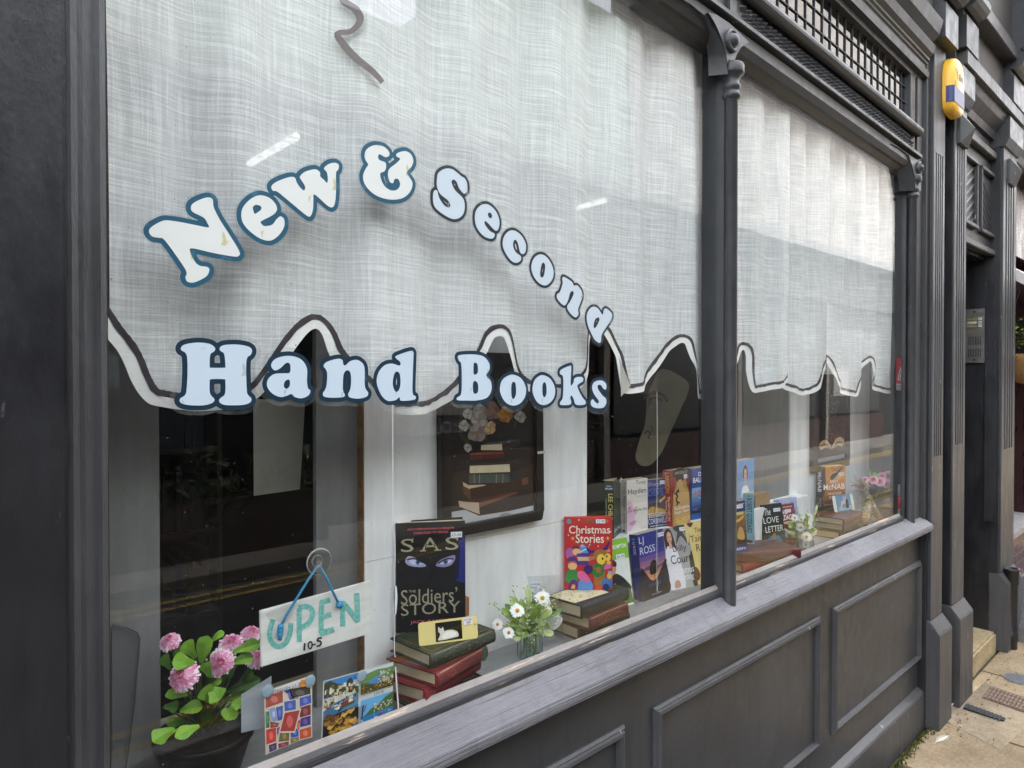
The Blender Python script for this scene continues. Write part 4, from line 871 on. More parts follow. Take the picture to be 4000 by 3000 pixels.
# ------------------------------------------------------------------ books and other goods in the window
A_, B4, L1, R8b, C2 = reg(2200, 1750, .39172), reg(1400, 1950, .54259), reg(1200, 2500, .30136), reg(1300, 1950, .63291), reg(2800, 1750, .36166)
R5a, R7a = reg(950, 2100, .54257), reg(0, 1950, .63291)
PAGE = paint('page_edges', (.52, .43, .28), rough=.9, grain=(1, 1, 60), bump=.3, dirt=.2); PAGEW = paint('pale_pages', (.50, .42, .28), rough=.9, grain=(60, 60, 1), bump=.25, dirt=.1)
def art(layers, fn, parent, pic='cover_picture', let='lettering', gloss=.3, local=True, base=0):
    """flat print: fn(u, v, k) -> point, k counts layers off the surface"""
    P, T, k = MB(), MB(), base
    for L in layers:
        k += 1; kind = L[0]; col = M(L[1], gloss, .4, .06, 60)
        if kind == 'p': P.add([fn(u, v, k) for u, v in L[2]], [tuple(range(len(L[2])))], col)
        elif kind == 's':
            pts = smooth(L[2], 4); P.add([fn(u, v, k) for u, v in pts], [tuple(range(len(pts)))], col)
        elif kind == 'e':
            _, _, u, v, ru, rv = L; P.add([fn(u+ru*math.cos(a*.3491), v+rv*math.sin(a*.3491), k) for a in range(18)], [tuple(range(18))], col)
        elif kind == 'r': u0, v0, u1, v1 = L[2:]; P.add([fn(u0, v0, k), fn(u1, v0, k), fn(u1, v1, k), fn(u0, v1, k)], [(0, 1, 2, 3)], col)
        elif kind == 'g':
            c0, c1, v0, v1 = lin(L[1]), lin(L[2]), L[3], L[4]; n = 7
            for i in range(n):
                f = i/(n-1); c = tuple(a*(1-f)+b*f for a, b in zip(c0, c1)); a, b = v0+(v1-v0)*i/n, v0+(v1-v0)*(i+1)/n
                P.add([fn(0, a, k), fn(1, a, k), fn(1, b, k), fn(0, b, k)], [(0, 1, 2, 3)], M(c, gloss, .4, .05, 60))
        elif kind in 'tT':
            bold = L[7] if len(L) > 7 else .012
            text_in(T, L[2], lambda x, y: fn(x, y, k), L[3], L[4], L[5], L[6], col, bold, kind == 'T')
        elif kind == 'l': ribbon(P, L[3], L[2], lambda x, y: fn(x, y, k), col, 3)
    r = []
    if P.v: r.append(P.build(pic, M('#888888'), parent, local))
    if T.v: r.append(T.build(let, M('#888888'), parent, local))
    return r
def sticker(fn, u, v, wu, wv, txt, parent, k=40):
    S = MB(); pts = []
    n = 5
    for i in range(n+1): pts.append((u-wu*(.95 if i % 2 else 1), v+wv*(1-2*i/n)))
    for i in range(n+1): pts.append((u+wu*(.95 if i % 2 else 1), v-wv*(1-2*i/n)))
    S.add([fn(a, b, k) for a, b in pts], [tuple(range(len(pts)))], M('#eceaf0', .5, .3, .03)); 
    text_in(S, txt, lambda x, y: fn(x, y, k+1), u-wu*.8, v-wv*.5, u+wu*.8, v+wv*.5, M('#3a3640', .6, vary=0), 0)
    S.build('price_sticker', M('#eceaf0'), parent, True)
def pxof(p):
    v = np.array(p)-CAM; d = v@FWD; return 2000+F*(v@RGT)/d, 1500-F*(v@UPV)/d
def book(label, cover, front, spine=None, bl=None, br=None, tl=None, zb=ZS, w=None, h=None, yaw=None, brx=None, lean=None, t=.028, spinecol=None, price=None, hard=False, name='book', group=None, splay=0.0, dy=None):
    if dy is not None: p = onY(*bl, dy); P0 = np.array([p[0], dy, zb])
    else: P0 = onZ(*bl, zb) if len(bl) == 2 else np.array(bl)
    if yaw is None and br is not None:
        q = onZ(*br, zb); e = q-P0; yaw = math.atan2(e[1], e[0]); w = w or math.hypot(e[0], e[1])
    if yaw is None:
        yaw = min((abs(pxof(P0+w*np.array([math.cos(a), math.sin(a), 0]))[0]-brx), a) for a in np.radians(np.arange(-75, 25, .5)))[1]
    ex, ey = np.array([math.cos(yaw), math.sin(yaw), 0]), np.array([-math.sin(yaw), math.cos(yaw), 0])
    lfix = lean is not None
    if tl is not None:
        r = ray(*tl); s = ((P0-CAM)@ex)/(r@ex); p = CAM+r*s-P0
        if lean is None: lean = math.atan2(p@ey, p[2])
        if h is None and not lfix: h = math.hypot(p@ey, p[2])
        if h is None: h = min((abs(pxof(P0+a*(ey*math.sin(lean)+np.array([0, 0, math.cos(lean)])))[1]-tl[1]), a) for a in np.arange(.08, .36, .0008))[1]
    lean = lean or 0.0
    b = thing(name, label, 'book', P0, (-lean, 0, yaw), group)
    cm = M(cover, .28 if not hard else .4, .45, .05, 40); c = .0028 if hard else .0009; o = .004 if hard else .0
    sp = math.tan(splay); yb_ = lambda x: t+x*sp
    m = MB()
    def slab(x0, x1, ya, yb__, z0, z1, mat=None):
        m.add([(x0, ya(x0), z0), (x1, ya(x1), z0), (x1, yb__(x1), z0), (x0, yb__(x0), z0), (x0, ya(x0), z1), (x1, ya(x1), z1), (x1, yb__(x1), z1), (x0, yb__(x0), z1)], BX, mat)
    slab(0, w, lambda x: 0, lambda x: c, 0, h); slab(0, w, lambda x: yb_(x)-c, yb_, 0, h)
    slab(-.0006, c, lambda x: .0004, lambda x: t-.0004, 0.0002, h-.0002, M(spinecol, .3, .45, .05, 40) if spinecol else None)
    m.build('cover', cm, b, True, .0008 if hard else 0, 1)
    pg = MB(); x0, x1 = c+.0002, w-o-.0006
    pg.add([(x0, c+.0003, o+.0002), (x1, c+.0003, o+.0002), (x1, c+.0003+(t-2*c)*(1 if sp < .05 else .9)+x1*sp*.35, o+.0002), (x0, t-c-.0003, o+.0002)] + [(x0, c+.0003, h-o*.4-.0006), (x1, c+.0003, h-o*.4-.0006), (x1, c+.0003+(t-2*c)*(1 if sp < .05 else .9)+x1*sp*.35, h-o*.4-.0006), (x0, t-c-.0003, h-o*.4-.0006)], BX)
    pg.build('pages', PAGEW, b, True)
    ff = lambda u, v, k: (u*w, -.0003-.00004*k, v*h)
    art(front, ff, b)
    if spine: art(spine, lambda u, v, k: (-.0009-.00004*k, t*(1-u), v*h), b, 'spine_picture', 'spine_lettering')
    if price: sticker(ff, price[0], price[1], price[2], price[3], price[4], b)
    return b
def flat_book(label, cover, front, right, zt, t, depth, pages=PAGE, bands='#8a7440', group='books lying in the supporting stacks', yaw=None, L=None, title=True, name='old_book', art_top=None, oldl=True):
    a, c = onZ(*front, zt), onZ(*right, zt); e = c-a; L = L or math.hypot(e[0], e[1]); yaw = math.atan2(e[1], e[0]) if yaw is None else yaw
    b = thing(name, label, 'book', (a[0], a[1], zt-t), (0, 0, yaw), group)
    cm = paint('bookcloth', lin(cover), rough=.5, bump=.2, grain=(6, 6, 6), chip=None, dirt=.35)
    m = MB(); n = 8; pr = []
    for i in range(n+1):                              # rounded spine along the front edge
        an = math.pi*(i/n)-math.pi/2; pr.append((.006-.006*math.cos(an), t/2+(t/2)*math.sin(an)))
    pr = pr+[(depth, t), (depth, t-.003), (.009, t-.003), (.009, .003), (depth, .003), (depth, 0)]
    m.extr(pr, 0, L); m.build('cover', cm, b, True)
    MB().extr([(.0095, .0035), (.0095, t-.0035), (depth-.005, t-.0035), (depth-.005, .0035)], .0045, L-.0045).build('pages', pages, b, True)
    g = MB(); gm = M(bands, .35, .6, .1, 30, .3)
    rr = random.Random(int(a[0]*1e4))
    def sp_(x, s): an = math.pi*s-math.pi/2; return (x, .006-.0064*math.cos(an), t/2+(t/2)*math.sin(an))
    for x in ([.06, .2, .8, .94] if title else [.12, .88]):
        g.add([sp_(L*x, .15), sp_(L*x+.0015, .15), sp_(L*x+.0015, .5), sp_(L*x, .5), sp_(L*x+.0015, .85), sp_(L*x, .85)], [(0, 1, 2, 3), (3, 2, 4, 5)])
    if title:
        for k in range(26):
            x = L*(.25+.02*k+.004*rr.random()); s0 = rr.uniform(.25, .4); s1 = rr.uniform(.6, .78)
            if k % 9 != 8: g.add([sp_(x, s0), sp_(x+.0016, s0), sp_(x+.0016, s1), sp_(x, s1)], [(0, 1, 2, 3)])
        for s in (.14, .86): g.add([sp_(L*.06, s-.015), sp_(L*.94, s-.015), sp_(L*.94, s+.015), sp_(L*.06, s+.015)], [(0, 1, 2, 3)])
    for o_ in (.007,):
        for (xa, ya, xb, yb2) in ((.012, .016, L-.012, .0175), (.012, depth-.0095, L-.012, depth-.008), (.012, .016, .0135, depth-.008), (L-.0135, .016, L-.012, depth-.008)):
            g.quad((xa, ya, t+.0002), (xb, ya, t+.0002), (xb, yb2, t+.0002), (xa, yb2, t+.0002))
    g.build('gilt_tooling', gm, b, True); return b
# ---- left stack, top one green, with the big black thriller standing on it
ZT = 1.140
flat_book('green cloth book with gilt spine on top of the left stack, under the black thriller', '#23301f', B4(530, 1125), B4(990, 940), ZT, .0285, .135)
flat_book('upper of the two red books in the left stack, under the green book', '#6b2024', B4(575, 1262), B4(885, 1085), ZT-.029, .028, .14, L=.17)
flat_book('lower of the two red books in the left stack, above the brown one', '#7d2028', (1665.6, 2697), (1880, 2566), ZT-.0575, .030, .125, title=False)
flat_book('worn dark brown book at the bottom of the left stack', '#2a2019', (1605, 2765), (1891, 2642), ZT-.088, .030, .12, title=False)
tb = thing('ribbon_marker', 'dark green ribbon hanging out of the green book', 'bookmark', onZ(*B4(905, 1060), 1.13))
p = onZ(*B4(905, 1060), 1.132); MB().box(p[0]-.004, p[0]+.004, p[1]-.001, p[1], 1.102, 1.13).build('ribbon', M('#1d4a35', .6), tb)
EYE_L = [(.13, .655), (.17, .695), (.25, .685), (.36, .64), (.43, .60), (.36, .59), (.24, .60), (.16, .62)]
EYE_R = [(.57, .60), (.63, .645), (.75, .675), (.84, .685), (.85, .65), (.80, .60), (.71, .58), (.62, .585)]
book('tall black hardback with masked eyes on its cover, standing on the left stack', '#0d0d10', [
  ('p', '#1c2a78', [(.86, .45), (.99, .42), (.99, .86), (.90, .80)]), ('p', '#101634', [(.84, .5), (.9, .45), (.93, .78), (.88, .76)]),
  ('t', '#cf5d6d', 'ACCOMPANYING A MAJOR', .16, .925, .84, .948), ('t', '#cf5d6d', 'CARLTON TV SERIES', .25, .893, .75, .914),
  ('t', '#a59f86', 'S', .07, .735, .25, .855, .0), ('t', '#a59f86', 'A', .36, .735, .62, .855, .0), ('t', '#a59f86', 'S', .71, .735, .90, .855, .0),
  ('r', '#a59f86', .34, .733, .43, .743), ('r', '#a59f86', .55, .733, .65, .743), ('p', '#a59f86', [(.22, .82), (.245, .82), (.245, .86), (.235, .86)]), ('p', '#a59f86', [(.87, .82), (.895, .82), (.895, .86), (.885, .86)]),
  ('l', '#2c2a1e', .012, [(.44, .80), (.42, .76), (.47, .70), (.49, .62)]), ('l', '#2c2a1e', .012, [(.54, .80), (.56, .76), (.51, .70), (.49, .62)]), ('l', '#2c2a1e', .014, [(.38, .70), (.49, .675), (.60, .70)]),
  ('s', '#a5a3cc', EYE_L), ('s', '#8f88b2', EYE_R), ('s', '#cfd0ea', [(.19, .655), (.27, .66), (.35, .63), (.38, .615), (.28, .615), (.21, .63)]), ('s', '#c9c6e2', [(.63, .61), (.70, .64), (.79, .645), (.80, .625), (.72, .605)]),
  ('e', '#59749a', .31, .637, .035, .024), ('e', '#5b6790', .71, .628, .035, .024), ('e', '#14161e', .31, .637, .014, .01), ('e', '#14161e', .71, .628, .014, .01),
  ('l', '#1b1a22', .012, [(.16, .665), (.26, .672), (.38, .63)]), ('l', '#1b1a22', .012, [(.60, .618), (.72, .654), (.83, .65)]),
  ('t', '#a59f86', 'THE', .18, .362, .28, .385), ('t', '#a59f86', 'Soldiers\u2019', .07, .255, .88, .39, .0), ('t', '#a59f86', 'STORY', .07, .155, .92, .26, .0), ('t', '#cf5d6d', 'JACK RAMSAY', .2, .07, .8, .105)],
  [('t', '#a59f86', 'SAS', .2, .8, .8, .86)], bl=B4(272, 965), br=B4(772, 930), tl=B4(290, 175), zb=ZT+.0005, lean=.03, t=.026, hard=True, price=(.87, .875, .085, .026, '\u00a33-50'), splay=.16, name='hardback_book')
# bookmark card with a white cat
def card(name, label, cat, q, Y=None, z0=None, lean=.2, th=.0012, mat='#e8d78e', layers=(), corner=.12):
    bl, br, tl = q
    P0, P1 = onZ(*bl, z0), onZ(*br, z0); e = P1-P0; yaw = math.atan2(e[1], e[0]); w = math.hypot(e[0], e[1])
    ex, ey = np.array([math.cos(yaw), math.sin(yaw), 0]), np.array([-math.sin(yaw), math.cos(yaw), 0])
    r = ray(*tl); s = ((P0-CAM)@ex)/(r@ex); p = CAM+r*s-P0; h = min((abs(pxof(P0+a*(ey*math.sin(lean)+np.array([0, 0, math.cos(lean)])))[1]-tl[1]), a) for a in np.arange(.03, .2, .0005))[1]
    t = thing(name, label, cat, P0, (-lean, 0, yaw)); c = corner*h; pts = []
    for cx_, cz_, a0 in ((w-c, c, -90), (w-c, h-c, 0), (c, h-c, 90), (c, c, 180)):
        pts += [(cx_+c*math.cos(math.radians(a0+18*i)), cz_+c*math.sin(math.radians(a0+18*i))) for i in range(6)]
    MB().prism(pts, 0, th).build('card', M(mat, .35, .4, .03), t, True)
    art(layers, lambda u, v, k: (u*w, -.0003-.00012*k, v*h), t, 'picture'); return t
CAT = [(.315, .16), (.36, .13), (.47, .14), (.58, .17), (.66, .20), (.665, .32), (.635, .44), (.56, .52), (.47, .53), (.43, .50), (.42, .60), (.405, .70), (.385, .64), (.355, .645), (.335, .73), (.325, .62), (.33, .50), (.355, .42), (.345, .30)]
card('bookmark_card', 'pale yellow bookmark card with a white cat lying on black, leaning on the black hardback', 'bookmark', (B4(437, 1060), B4(862, 1000), B4(435, 892)), z0=ZT+.0005, layers=[
  ('r', '#15130f', .28, .08, .73, .90), ('s', '#ded9cc', CAT), ('s', '#f3efe6', [(.40, .2), (.5, .2), (.62, .26), (.62, .4), (.52, .47), (.45, .44), (.4, .34)]), ('p', '#d79a94', [(.338, .66), (.345, .70), (.35, .655)]), ('e', '#5a6d84', .345, .56, .006, .018), ('e', '#5a6d84', .375, .56, .006, .018),
  ('e', '#7a6a40', .955, .62, .012, .04), ('r', '#ece6ee', .76, .66, .915, .97), ('t', '#4a4550', 'BOOKMARK', .775, .84, .905, .91, 0), ('t', '#4a4550', '50P', .81, .70, .88, .80, 0)])
wb_ = thing('wooden_wedge', 'small orange wood block behind the yellow bookmark card', 'wood block', onZ(*B4(790, 880), ZT)); p = onZ(*B4(795, 900), ZT)
wb_.location = (p[0]+.0, p[1]+.05, ZT+.0003); p = wb_.location
MB().box(p[0]-.01, p[0]+.035, p[1]-.01, p[1]+.02, ZT+.0003, ZT+.045).build('block', paint('orange_wood', (.38, .17, .06), rough=.5, grain=(20, 3, 3)), wb_, bevel=.002)
# ---- right stack with the red children's book
ZR = 1.120
flat_book('dark green black book with patterned endpaper on top of the stack right of the daisies', '#141c17', R8b(1545, 662), R8b(1830, 548), ZR, .034, .12, bands='#2a332c', title=False)
flat_book('red leather book in the middle of the stack right of the daisies', '#5f1b20', R8b(1595, 737), R8b(1826, 640), ZR-.0345, .032, .125)
flat_book('brown bound book at the bottom of the stack right of the daisies', '#3a2e22', R8b(1525, 800), R8b(1835, 695), ZR-.067, .033, .13, title=False)
ep = MB(); a = onZ(*R8b(1412, 638), ZR); 
a0, c0 = onZ(*R8b(1545, 662), ZR), onZ(*R8b(1830, 548), ZR); e = (c0-a0); L_ = np.linalg.norm(e); e = e/L_; n_ = np.array([-e[1], e[0], 0])
pap = thing('endpaper_leaf', 'cream leaf-patterned endpaper lying on the dark top book under the red children\u2019s book', 'paper', a0+n_*.02)
b = MB(); P = [a0+e*.004+n_*.03, a0+e*(L_-.07)+n_*.018, a0+e*(L_-.06)+n_*.115, a0+e*.004+n_*.115]; b.add([(q[0], q[1], ZR+.0006) for q in P], [(0, 1, 2, 3)]); b.build('sheet', M('#d6cba8', .8), pap)
b = MB(); r_ = random.Random(5)
for i in range(70):
    q = P[0]+e*r_.uniform(.004, L_-.09)+n_*r_.uniform(.004, .08); an = r_.uniform(0, 6.28); d = np.array([math.cos(an), math.sin(an), 0])*.009; s = np.array([-d[1], d[0], 0])*.18
    b.add([(q[0]-d[0], q[1]-d[1], ZR+.0009), (q[0]+s[0], q[1]+s[1], ZR+.0009), (q[0]+d[0], q[1]+d[1], ZR+.0009)], [(0, 1, 2)])
b.build('leaf_pattern', M('#7d7358', .8), pap)
star = lambda u, v, r: [(u+r*(1 if i % 2 == 0 else .42)*math.sin(i*.6283), v+r*.72*(1 if i % 2 == 0 else .42)*math.cos(i*.6283)) for i in range(10)]
XM_ = [('e', '#5f8fb8', .09, .945, .05, .03), ('l', '#3f7a34', .02, [(.47, .93), (.54, .955), (.60, .93)]), ('e', '#c96a2a', .88, .945, .04, .025)]
for (u, v, r) in ((.17, .71, .045), (.90, .71, .045)): XM_.append(('p', '#e9b23a', star(u, v, r)))
for (u, v) in ((.08, .755), (.30, .965), (.52, .62), (.96, .80), (.06, .46), (.36, .38), (.93, .42), (.7, .6)): XM_.append(('p', '#f3d9b8', star(u, v, .022)))
XM_ += [('t', '#f4e7d2', 'Christmas', .09, .775, .95, .885, .012), ('t', '#f4e7d2', 'Stories', .23, .645, .82, .77, .012)]
XM_ += [('s', '#b25ea8', [(.02, .50), (.06, .57), (.14, .58), (.2, .53), (.18, .47), (.08, .45)]), ('e', '#e9b58a', .245, .53, .085, .055), ('s', '#6a3020', [(.15, .55), (.2, .605), (.28, .60), (.3, .565), (.22, .57)]), ('p', '#e9b58a', [(.3, .52), (.34, .50), (.31, .55)]),
  ('r', '#4e9bd0', .33, .51, .50, .60), ('l', '#bfe0f2', .02, [(.33, .52), (.50, .585)]), ('e', '#9fb7d8', .37, .605, .05, .02), ('r', '#5b3a8c', .25, .455, .52, .50), ('p', '#d9b08c', [(.28, .40), (.52, .40), (.54, .455), (.26, .455)]), ('r', '#4c3285', .22, .345, .50, .40),
  ('l', '#3d1d6c', .04, [(.62, .53), (.52, .53), (.46, .59)]), ('l', '#3d1d6c', .04, [(.54, .53), (.50, .495)]), ('l', '#3d1d6c', .04, [(.78, .54), (.86, .58), (.94, .66)]), ('l', '#3d1d6c', .035, [(.86, .58), (.90, .56)]),
  ('s', '#a26a36', [(.60, .50), (.68, .55), (.80, .555), (.89, .52), (.93, .45), (.92, .37), (.84, .34), (.74, .37), (.64, .42)]), ('p', '#b77a44', [(.62, .47), (.48, .44), (.52, .40), (.64, .43)]), ('p', '#d08d70', [(.85, .53), (.93, .57), (.95, .52)]),
  ('e', '#f2cc46', .76, .42, .09, .075), ('e', '#f2cc46', .90, .45, .06, .055), ('e', '#1d1a12', .79, .43, .02, .018), ('e', '#1d1a12', .88, .46, .018, .016), ('e', '#e9c04a', .92, .37, .045, .03),
  ('s', '#a26a36', [(.60, .22), (.66, .30), (.82, .30), (.84, .18), (.80, .05), (.64, .05)]), ('e', '#2f7a36', .69, .27, .14, .095), ('e', '#a26a36', .70, .275, .055, .04), ('e', '#d84b3a', .62, .30, .014, .01), ('e', '#d84b3a', .74, .235, .014, .01),
  ('s', '#3a2470', [(.40, .29), (.46, .34), (.56, .33), (.58, .26), (.48, .22)]), ('p', '#d868b0', [(.82, .28), (.98, .30), (.96, .36), (.83, .34)]), ('r', '#8ca4d8', .90, .17, .99, .26), ('s', '#3c6fb4', [(.78, .06), (.80, .15), (.96, .17), (.99, .08), (.97, .03)]), ('e', '#1f3470', .86, .04, .07, .045), ('e', '#e4b23c', .93, .19, .05, .04),
  ('e', '#e9b58a', .16, .335, .095, .06), ('s', '#c4553a', [(.07, .36), (.10, .41), (.20, .41), (.25, .36), (.16, .38)]), ('p', '#4c3285', [(.05, .40), (.28, .40), (.20, .46), (.10, .455)]), ('s', '#3e8a40', [(.02, .12), (.04, .25), (.12, .28), (.24, .27), (.28, .18), (.24, .10)]),
  ('s', '#e06aa0', [(.26, .22), (.30, .26), (.40, .25), (.52, .16), (.54, .10), (.42, .10), (.30, .15)]), ('s', '#5c8fd8', [(.28, .01), (.32, .14), (.44, .10), (.54, .13), (.58, .01)]), ('s', '#5c2a7a', [(.08, .01), (.10, .10), (.16, .14), (.24, .13), (.28, .06), (.24, .01)]), ('p', '#e8a23a', [(.12, .02), (.16, .08), (.22, .07), (.21, .02)]), ('e', '#d24a36', .70, .03, .07, .035)]
book('red hardback Christmas Stories with cartoon elves and reindeer, on the right stack', '#c0262c', XM_, None, bl=A_(15, 1415), br=A_(493, 1413), tl=A_(22, 690), zb=ZR+.0013, lean=.03, t=.012, hard=True, price=(.75, .945, .10, .028, '\u00a32-99'), splay=.12, name='hardback_book')
# ---- white stand and the second row
rz = 1.185
sd_ = thing('display_stand', 'white painted step the second row of paperbacks stands on', 'stand', (2.1, .22, ZS))
MB().box(1.60, 2.34, .20, .42, ZS, rz).build('step', GWHITE, sd_, bevel=.002)
G1 = 'paperbacks along the back row'; G2 = 'paperbacks along the front row'
# tent-open green thriller, spine outwards
pc = onZ(*A_(500, 905), rz); lc = thing('book', 'dark green thriller standing open with its spine outwards, left end of the back row', 'book', pc, (0, 0, 0), G1)
hL = onY(*A_(490, 332), pc[1])[2]-rz; sw = .028; d1 = np.array([.90, .42, 0]); d0 = np.array([-.86, .51, 0]); s0 = np.array([-.62, .78, 0]); s0 /= np.linalg.norm(s0)
Pq = [np.zeros(3), s0*sw]; e1 = d1*.11; e0 = Pq[1]+np.array([.36, .92, 0])*.125
b = MB()
for p, q in ((Pq[0], e1), (Pq[1], e0), (Pq[0], Pq[1])):
    nn = np.array([-(q-p)[1], (q-p)[0], 0]); nn = nn/np.linalg.norm(nn)*.0012
    if nn[0] < 0: nn = -nn
    b.add([p, q, q+nn, p+nn, p+(0, 0, hL), q+(0, 0, hL), q+nn+(0, 0, hL), p+nn+(0, 0, hL)], BX)
b.build('cover', M('#16301f', .3, .4, .1, 30), lc, True)
b = MB(); pm = (Pq[0]+Pq[1])/2+np.array([.0, .004, 0])
for i in range(5):
    f = i/4; q = e0*.9*(1-f)+e1*.92*f if i not in (0, 4) else (e0*.94 if i == 0 else e1*.94)
b.add([Pq[1]*.9+(0, .004, .002), Pq[0]+(0, .004, .002), e1*.93+(-.008, .010, .002), pm+(.01, .035, .002), e0*.95+(.012, .004, .002)]+[x+np.array([0, 0, hL-.005]) for x in (Pq[1]*.9+(0, .004, .002), Pq[0]+(0, .004, .002), e1*.93+(-.008, .010, .002), pm+(.01, .035, .002), e0*.95+(.012, .004, .002))], [(4, 3, 2, 1, 0), (5, 6, 7, 8, 9), (0, 1, 6, 5), (1, 2, 7, 6), (2, 3, 8, 7), (3, 4, 9, 8), (4, 0, 5, 9)])
b.build('pages', PAGEW, lc, True)
def on(p, q): 
    nn = np.array([(q-p)[1], -(q-p)[0], 0]); nn = nn/np.linalg.norm(nn)
    if nn[1] > 0: nn = -nn
    return lambda u, v, k: tuple(p+(q-p)*u+nn*(.0004+.00012*k)+np.array([0, 0, v*hL]))
art([('r', '#1f4a66', .05, .84, .95, .93), ('t', '#dfe6ea', 'JACK', .25, .895, .75, .92), ('t', '#dfe6ea', 'REACHER', .1, .85, .9, .88), ('T', '#d8d27a', 'LEE CHILD', .42, .30, .92, .78), ('T', '#9db79a', 'ANDREW CHILD', .12, .36, .28, .70), ('T', '#d8d27a', 'THE SENTINEL', .42, .02, .85, .27)], on(Pq[1], Pq[0]), lc, 'spine_picture', 'spine_lettering')
art([('r', '#14201a', 0, .85, 1, 1), ('t', '#e4ece6', 'JACK REACHER', .08, .86, .92, .91), ('t', '#c9d85a', 'LEE', .1, .72, .62, .82), ('t', '#c9d85a', 'CHILD', .1, .58, .95, .70), ('s', '#5d7a3a', [(.1, .25), (.2, .45), (.5, .5), (.9, .48), (.9, .2), (.4, .16)]), ('s', '#b99a54', [(.4, .2), (.5, .36), (.75, .36), (.8, .2)]), ('t', '#e4ece6', 'SENTINEL', .08, .09, .92, .15), ('r', '#2a3d2c', 0, 0, 1, .07)], on(Pq[0], e1), lc, 'front_picture', 'front_lettering')
sticker(on(Pq[0], e1), .75, .95, .16, .035, '\u00a34', lc)
book('white paperback with a pale pink face by Torey Hayden in the back row', '#e4ddd6', [
  ('s', '#e2b9cf', [(.0, .1), (.02, .55), (.12, .62), (.3, .5), (.35, .3), (.2, .08)]), ('s', '#d3a2bd', [(.02, .48), (.14, .52), (.22, .49), (.14, .45)]), ('s', '#c995b2', [(.08, .18), (.28, .24), (.42, .22), (.3, .15)]), ('s', '#d7aac4', [(.34, .44), (.42, .46), (.46, .36), (.36, .34)]), ('e', '#6b4a5e', .12, .475, .035, .014), ('e', '#6b4a5e', .42, .475, .03, .012),
  ('t', '#3a3236', 'Torey', .42, .88, .92, .975, 0), ('t', '#3a3236', 'Hayden', .05, .70, .92, .83, 0), ('t', '#6a6064', 'bestselling author of One Child', .45, .665, .9, .68, 0), ('t', '#3c3038', 'Just Another Kid', .04, .385, .94, .455, 0), ('t', '#8a8086', 'an extraordinary true story', .6, .09, .94, .11, 0), ('t', '#8a8086', 'of six children', .65, .065, .94, .085, 0)],
  [('r', '#cdc7c0', 0, 0, 1, 1), ('T', '#3a3236', 'Torey Hayden', .3, .42, .85, .97, 0), ('T', '#6a4a5a', 'Just Another Kid', .3, .10, .8, .38, 0), ('r', '#2a3a6a', .3, .03, .7, .075)], bl=A_(640, 862), br=A_(845, 825), tl=A_(635, 322), zb=rz, t=.030, group=G1)
book('dark blue and brass paperback by Bernard Cornwell in the back row', '#26306a', [
  ('g', '#7b5a2a', '#2b3a72', .22, .6), ('r', '#27306c', 0, .6, 1, 1), ('r', '#20264e', 0, 0, 1, .07), ('p', '#332a22', [(.05, .47), (.62, .44), (.62, .52), (.05, .50)]), ('s', '#c09a4a', [(.0, .36), (.2, .44), (.55, .40), (.95, .34), (.95, .26), (.4, .3), (.05, .28)]), ('p', '#d2ab5c', [(.6, .55), (.95, .65), (.97, .6), (.66, .5)]), ('l', '#8a6430', .03, [(.3, .3), (.62, .62), (.9, .66)]), ('r', '#8f9fd6', .0, .80, 1, .805),
  ('t', '#8ea0e0', 'Sharpe\u2019s', .05, .845, .95, .95, .0), ('t', '#5f74c4', 'DEVIL', .05, .665, .95, .78, .0), ('t', '#d9dcec', 'BERNARD', .03, .215, .90, .31, .0), ('t', '#d9dcec', 'CORNWELL', .0, .085, .98, .195, .0), ('t', '#e6e8f0', 'COMPLETE SHARPE COLLECTION', .06, .03, .95, .05)],
  None, bl=A_(850, 805), tl=A_(832, 322), zb=rz, w=.085, brx=A_(1038, 790)[0], t=.028, price=(.80, .93, .13, .035, '\u00a34-50'), group=G1)
book('red and tan paperback with a tattooed bare back by Stieg Larsson in the back row', '#b08a4a', [
  ('p', '#8f1f22', [(0, .3), (0, 1), (.3, 1), (.28, .75), (.14, .6)]), ('p', '#8f1f22', [(.78, .95), (1, 1), (1, .55), (.90, .66)]), ('s', '#2a1812', [(.26, 1.0), (.28, .82), (.40, .76), (.62, .76), (.74, .84), (.78, 1.0)]), ('r', '#181312', .12, .88, 1, 1), ('s', '#c49e62', [(.38, .80), (.62, .80), (.68, .66), (.92, .58), (.98, .3), (.9, .05), (.2, .05), (.08, .55), (.30, .66)]),
  ('t', '#cfc6b4', 'VOLUME I OF THE INTERNATIONAL', .22, .945, .94, .96), ('t', '#cfc6b4', 'BESTSELLING MILLENNIUM TRILOGY', .22, .92, .94, .935),
  ('l', '#191614', .05, [(.34, .62), (.24, .57), (.34, .53), (.22, .47), (.32, .42), (.24, .37)]), ('l', '#191614', .03, [(.24, .57), (.14, .60)]), ('l', '#191614', .03, [(.32, .42), (.42, .40)]), ('s', '#191614', [(.30, .62), (.40, .655), (.42, .60), (.34, .585)]),
  ('t', '#f4f0e6', 'The Girl with the', .10, .285, .95, .345), ('t', '#f4f0e6', 'Dragon Tattoo', .10, .205, .95, .27), ('t', '#e6c25a', 'STIEG LARSSON', .10, .06, .95, .135)],
  [('r', '#a5282a', 0, 0, 1, 1), ('T', '#e2a84a', 'LARSSON', .28, .60, .80, .96), ('T', '#e8d2b8', 'The Girl with the', .50, .10, .80, .54), ('T', '#e8d2b8', 'Dragon Tattoo', .16, .10, .42, .46)], bl=A_(1095, 790), br=A_(1270, 745), tl=A_(1070, 227), zb=rz, t=.032, price=(.80, .86, .10, .035, '\u00a34-50'), spinecol='#a5282a', group=G1)
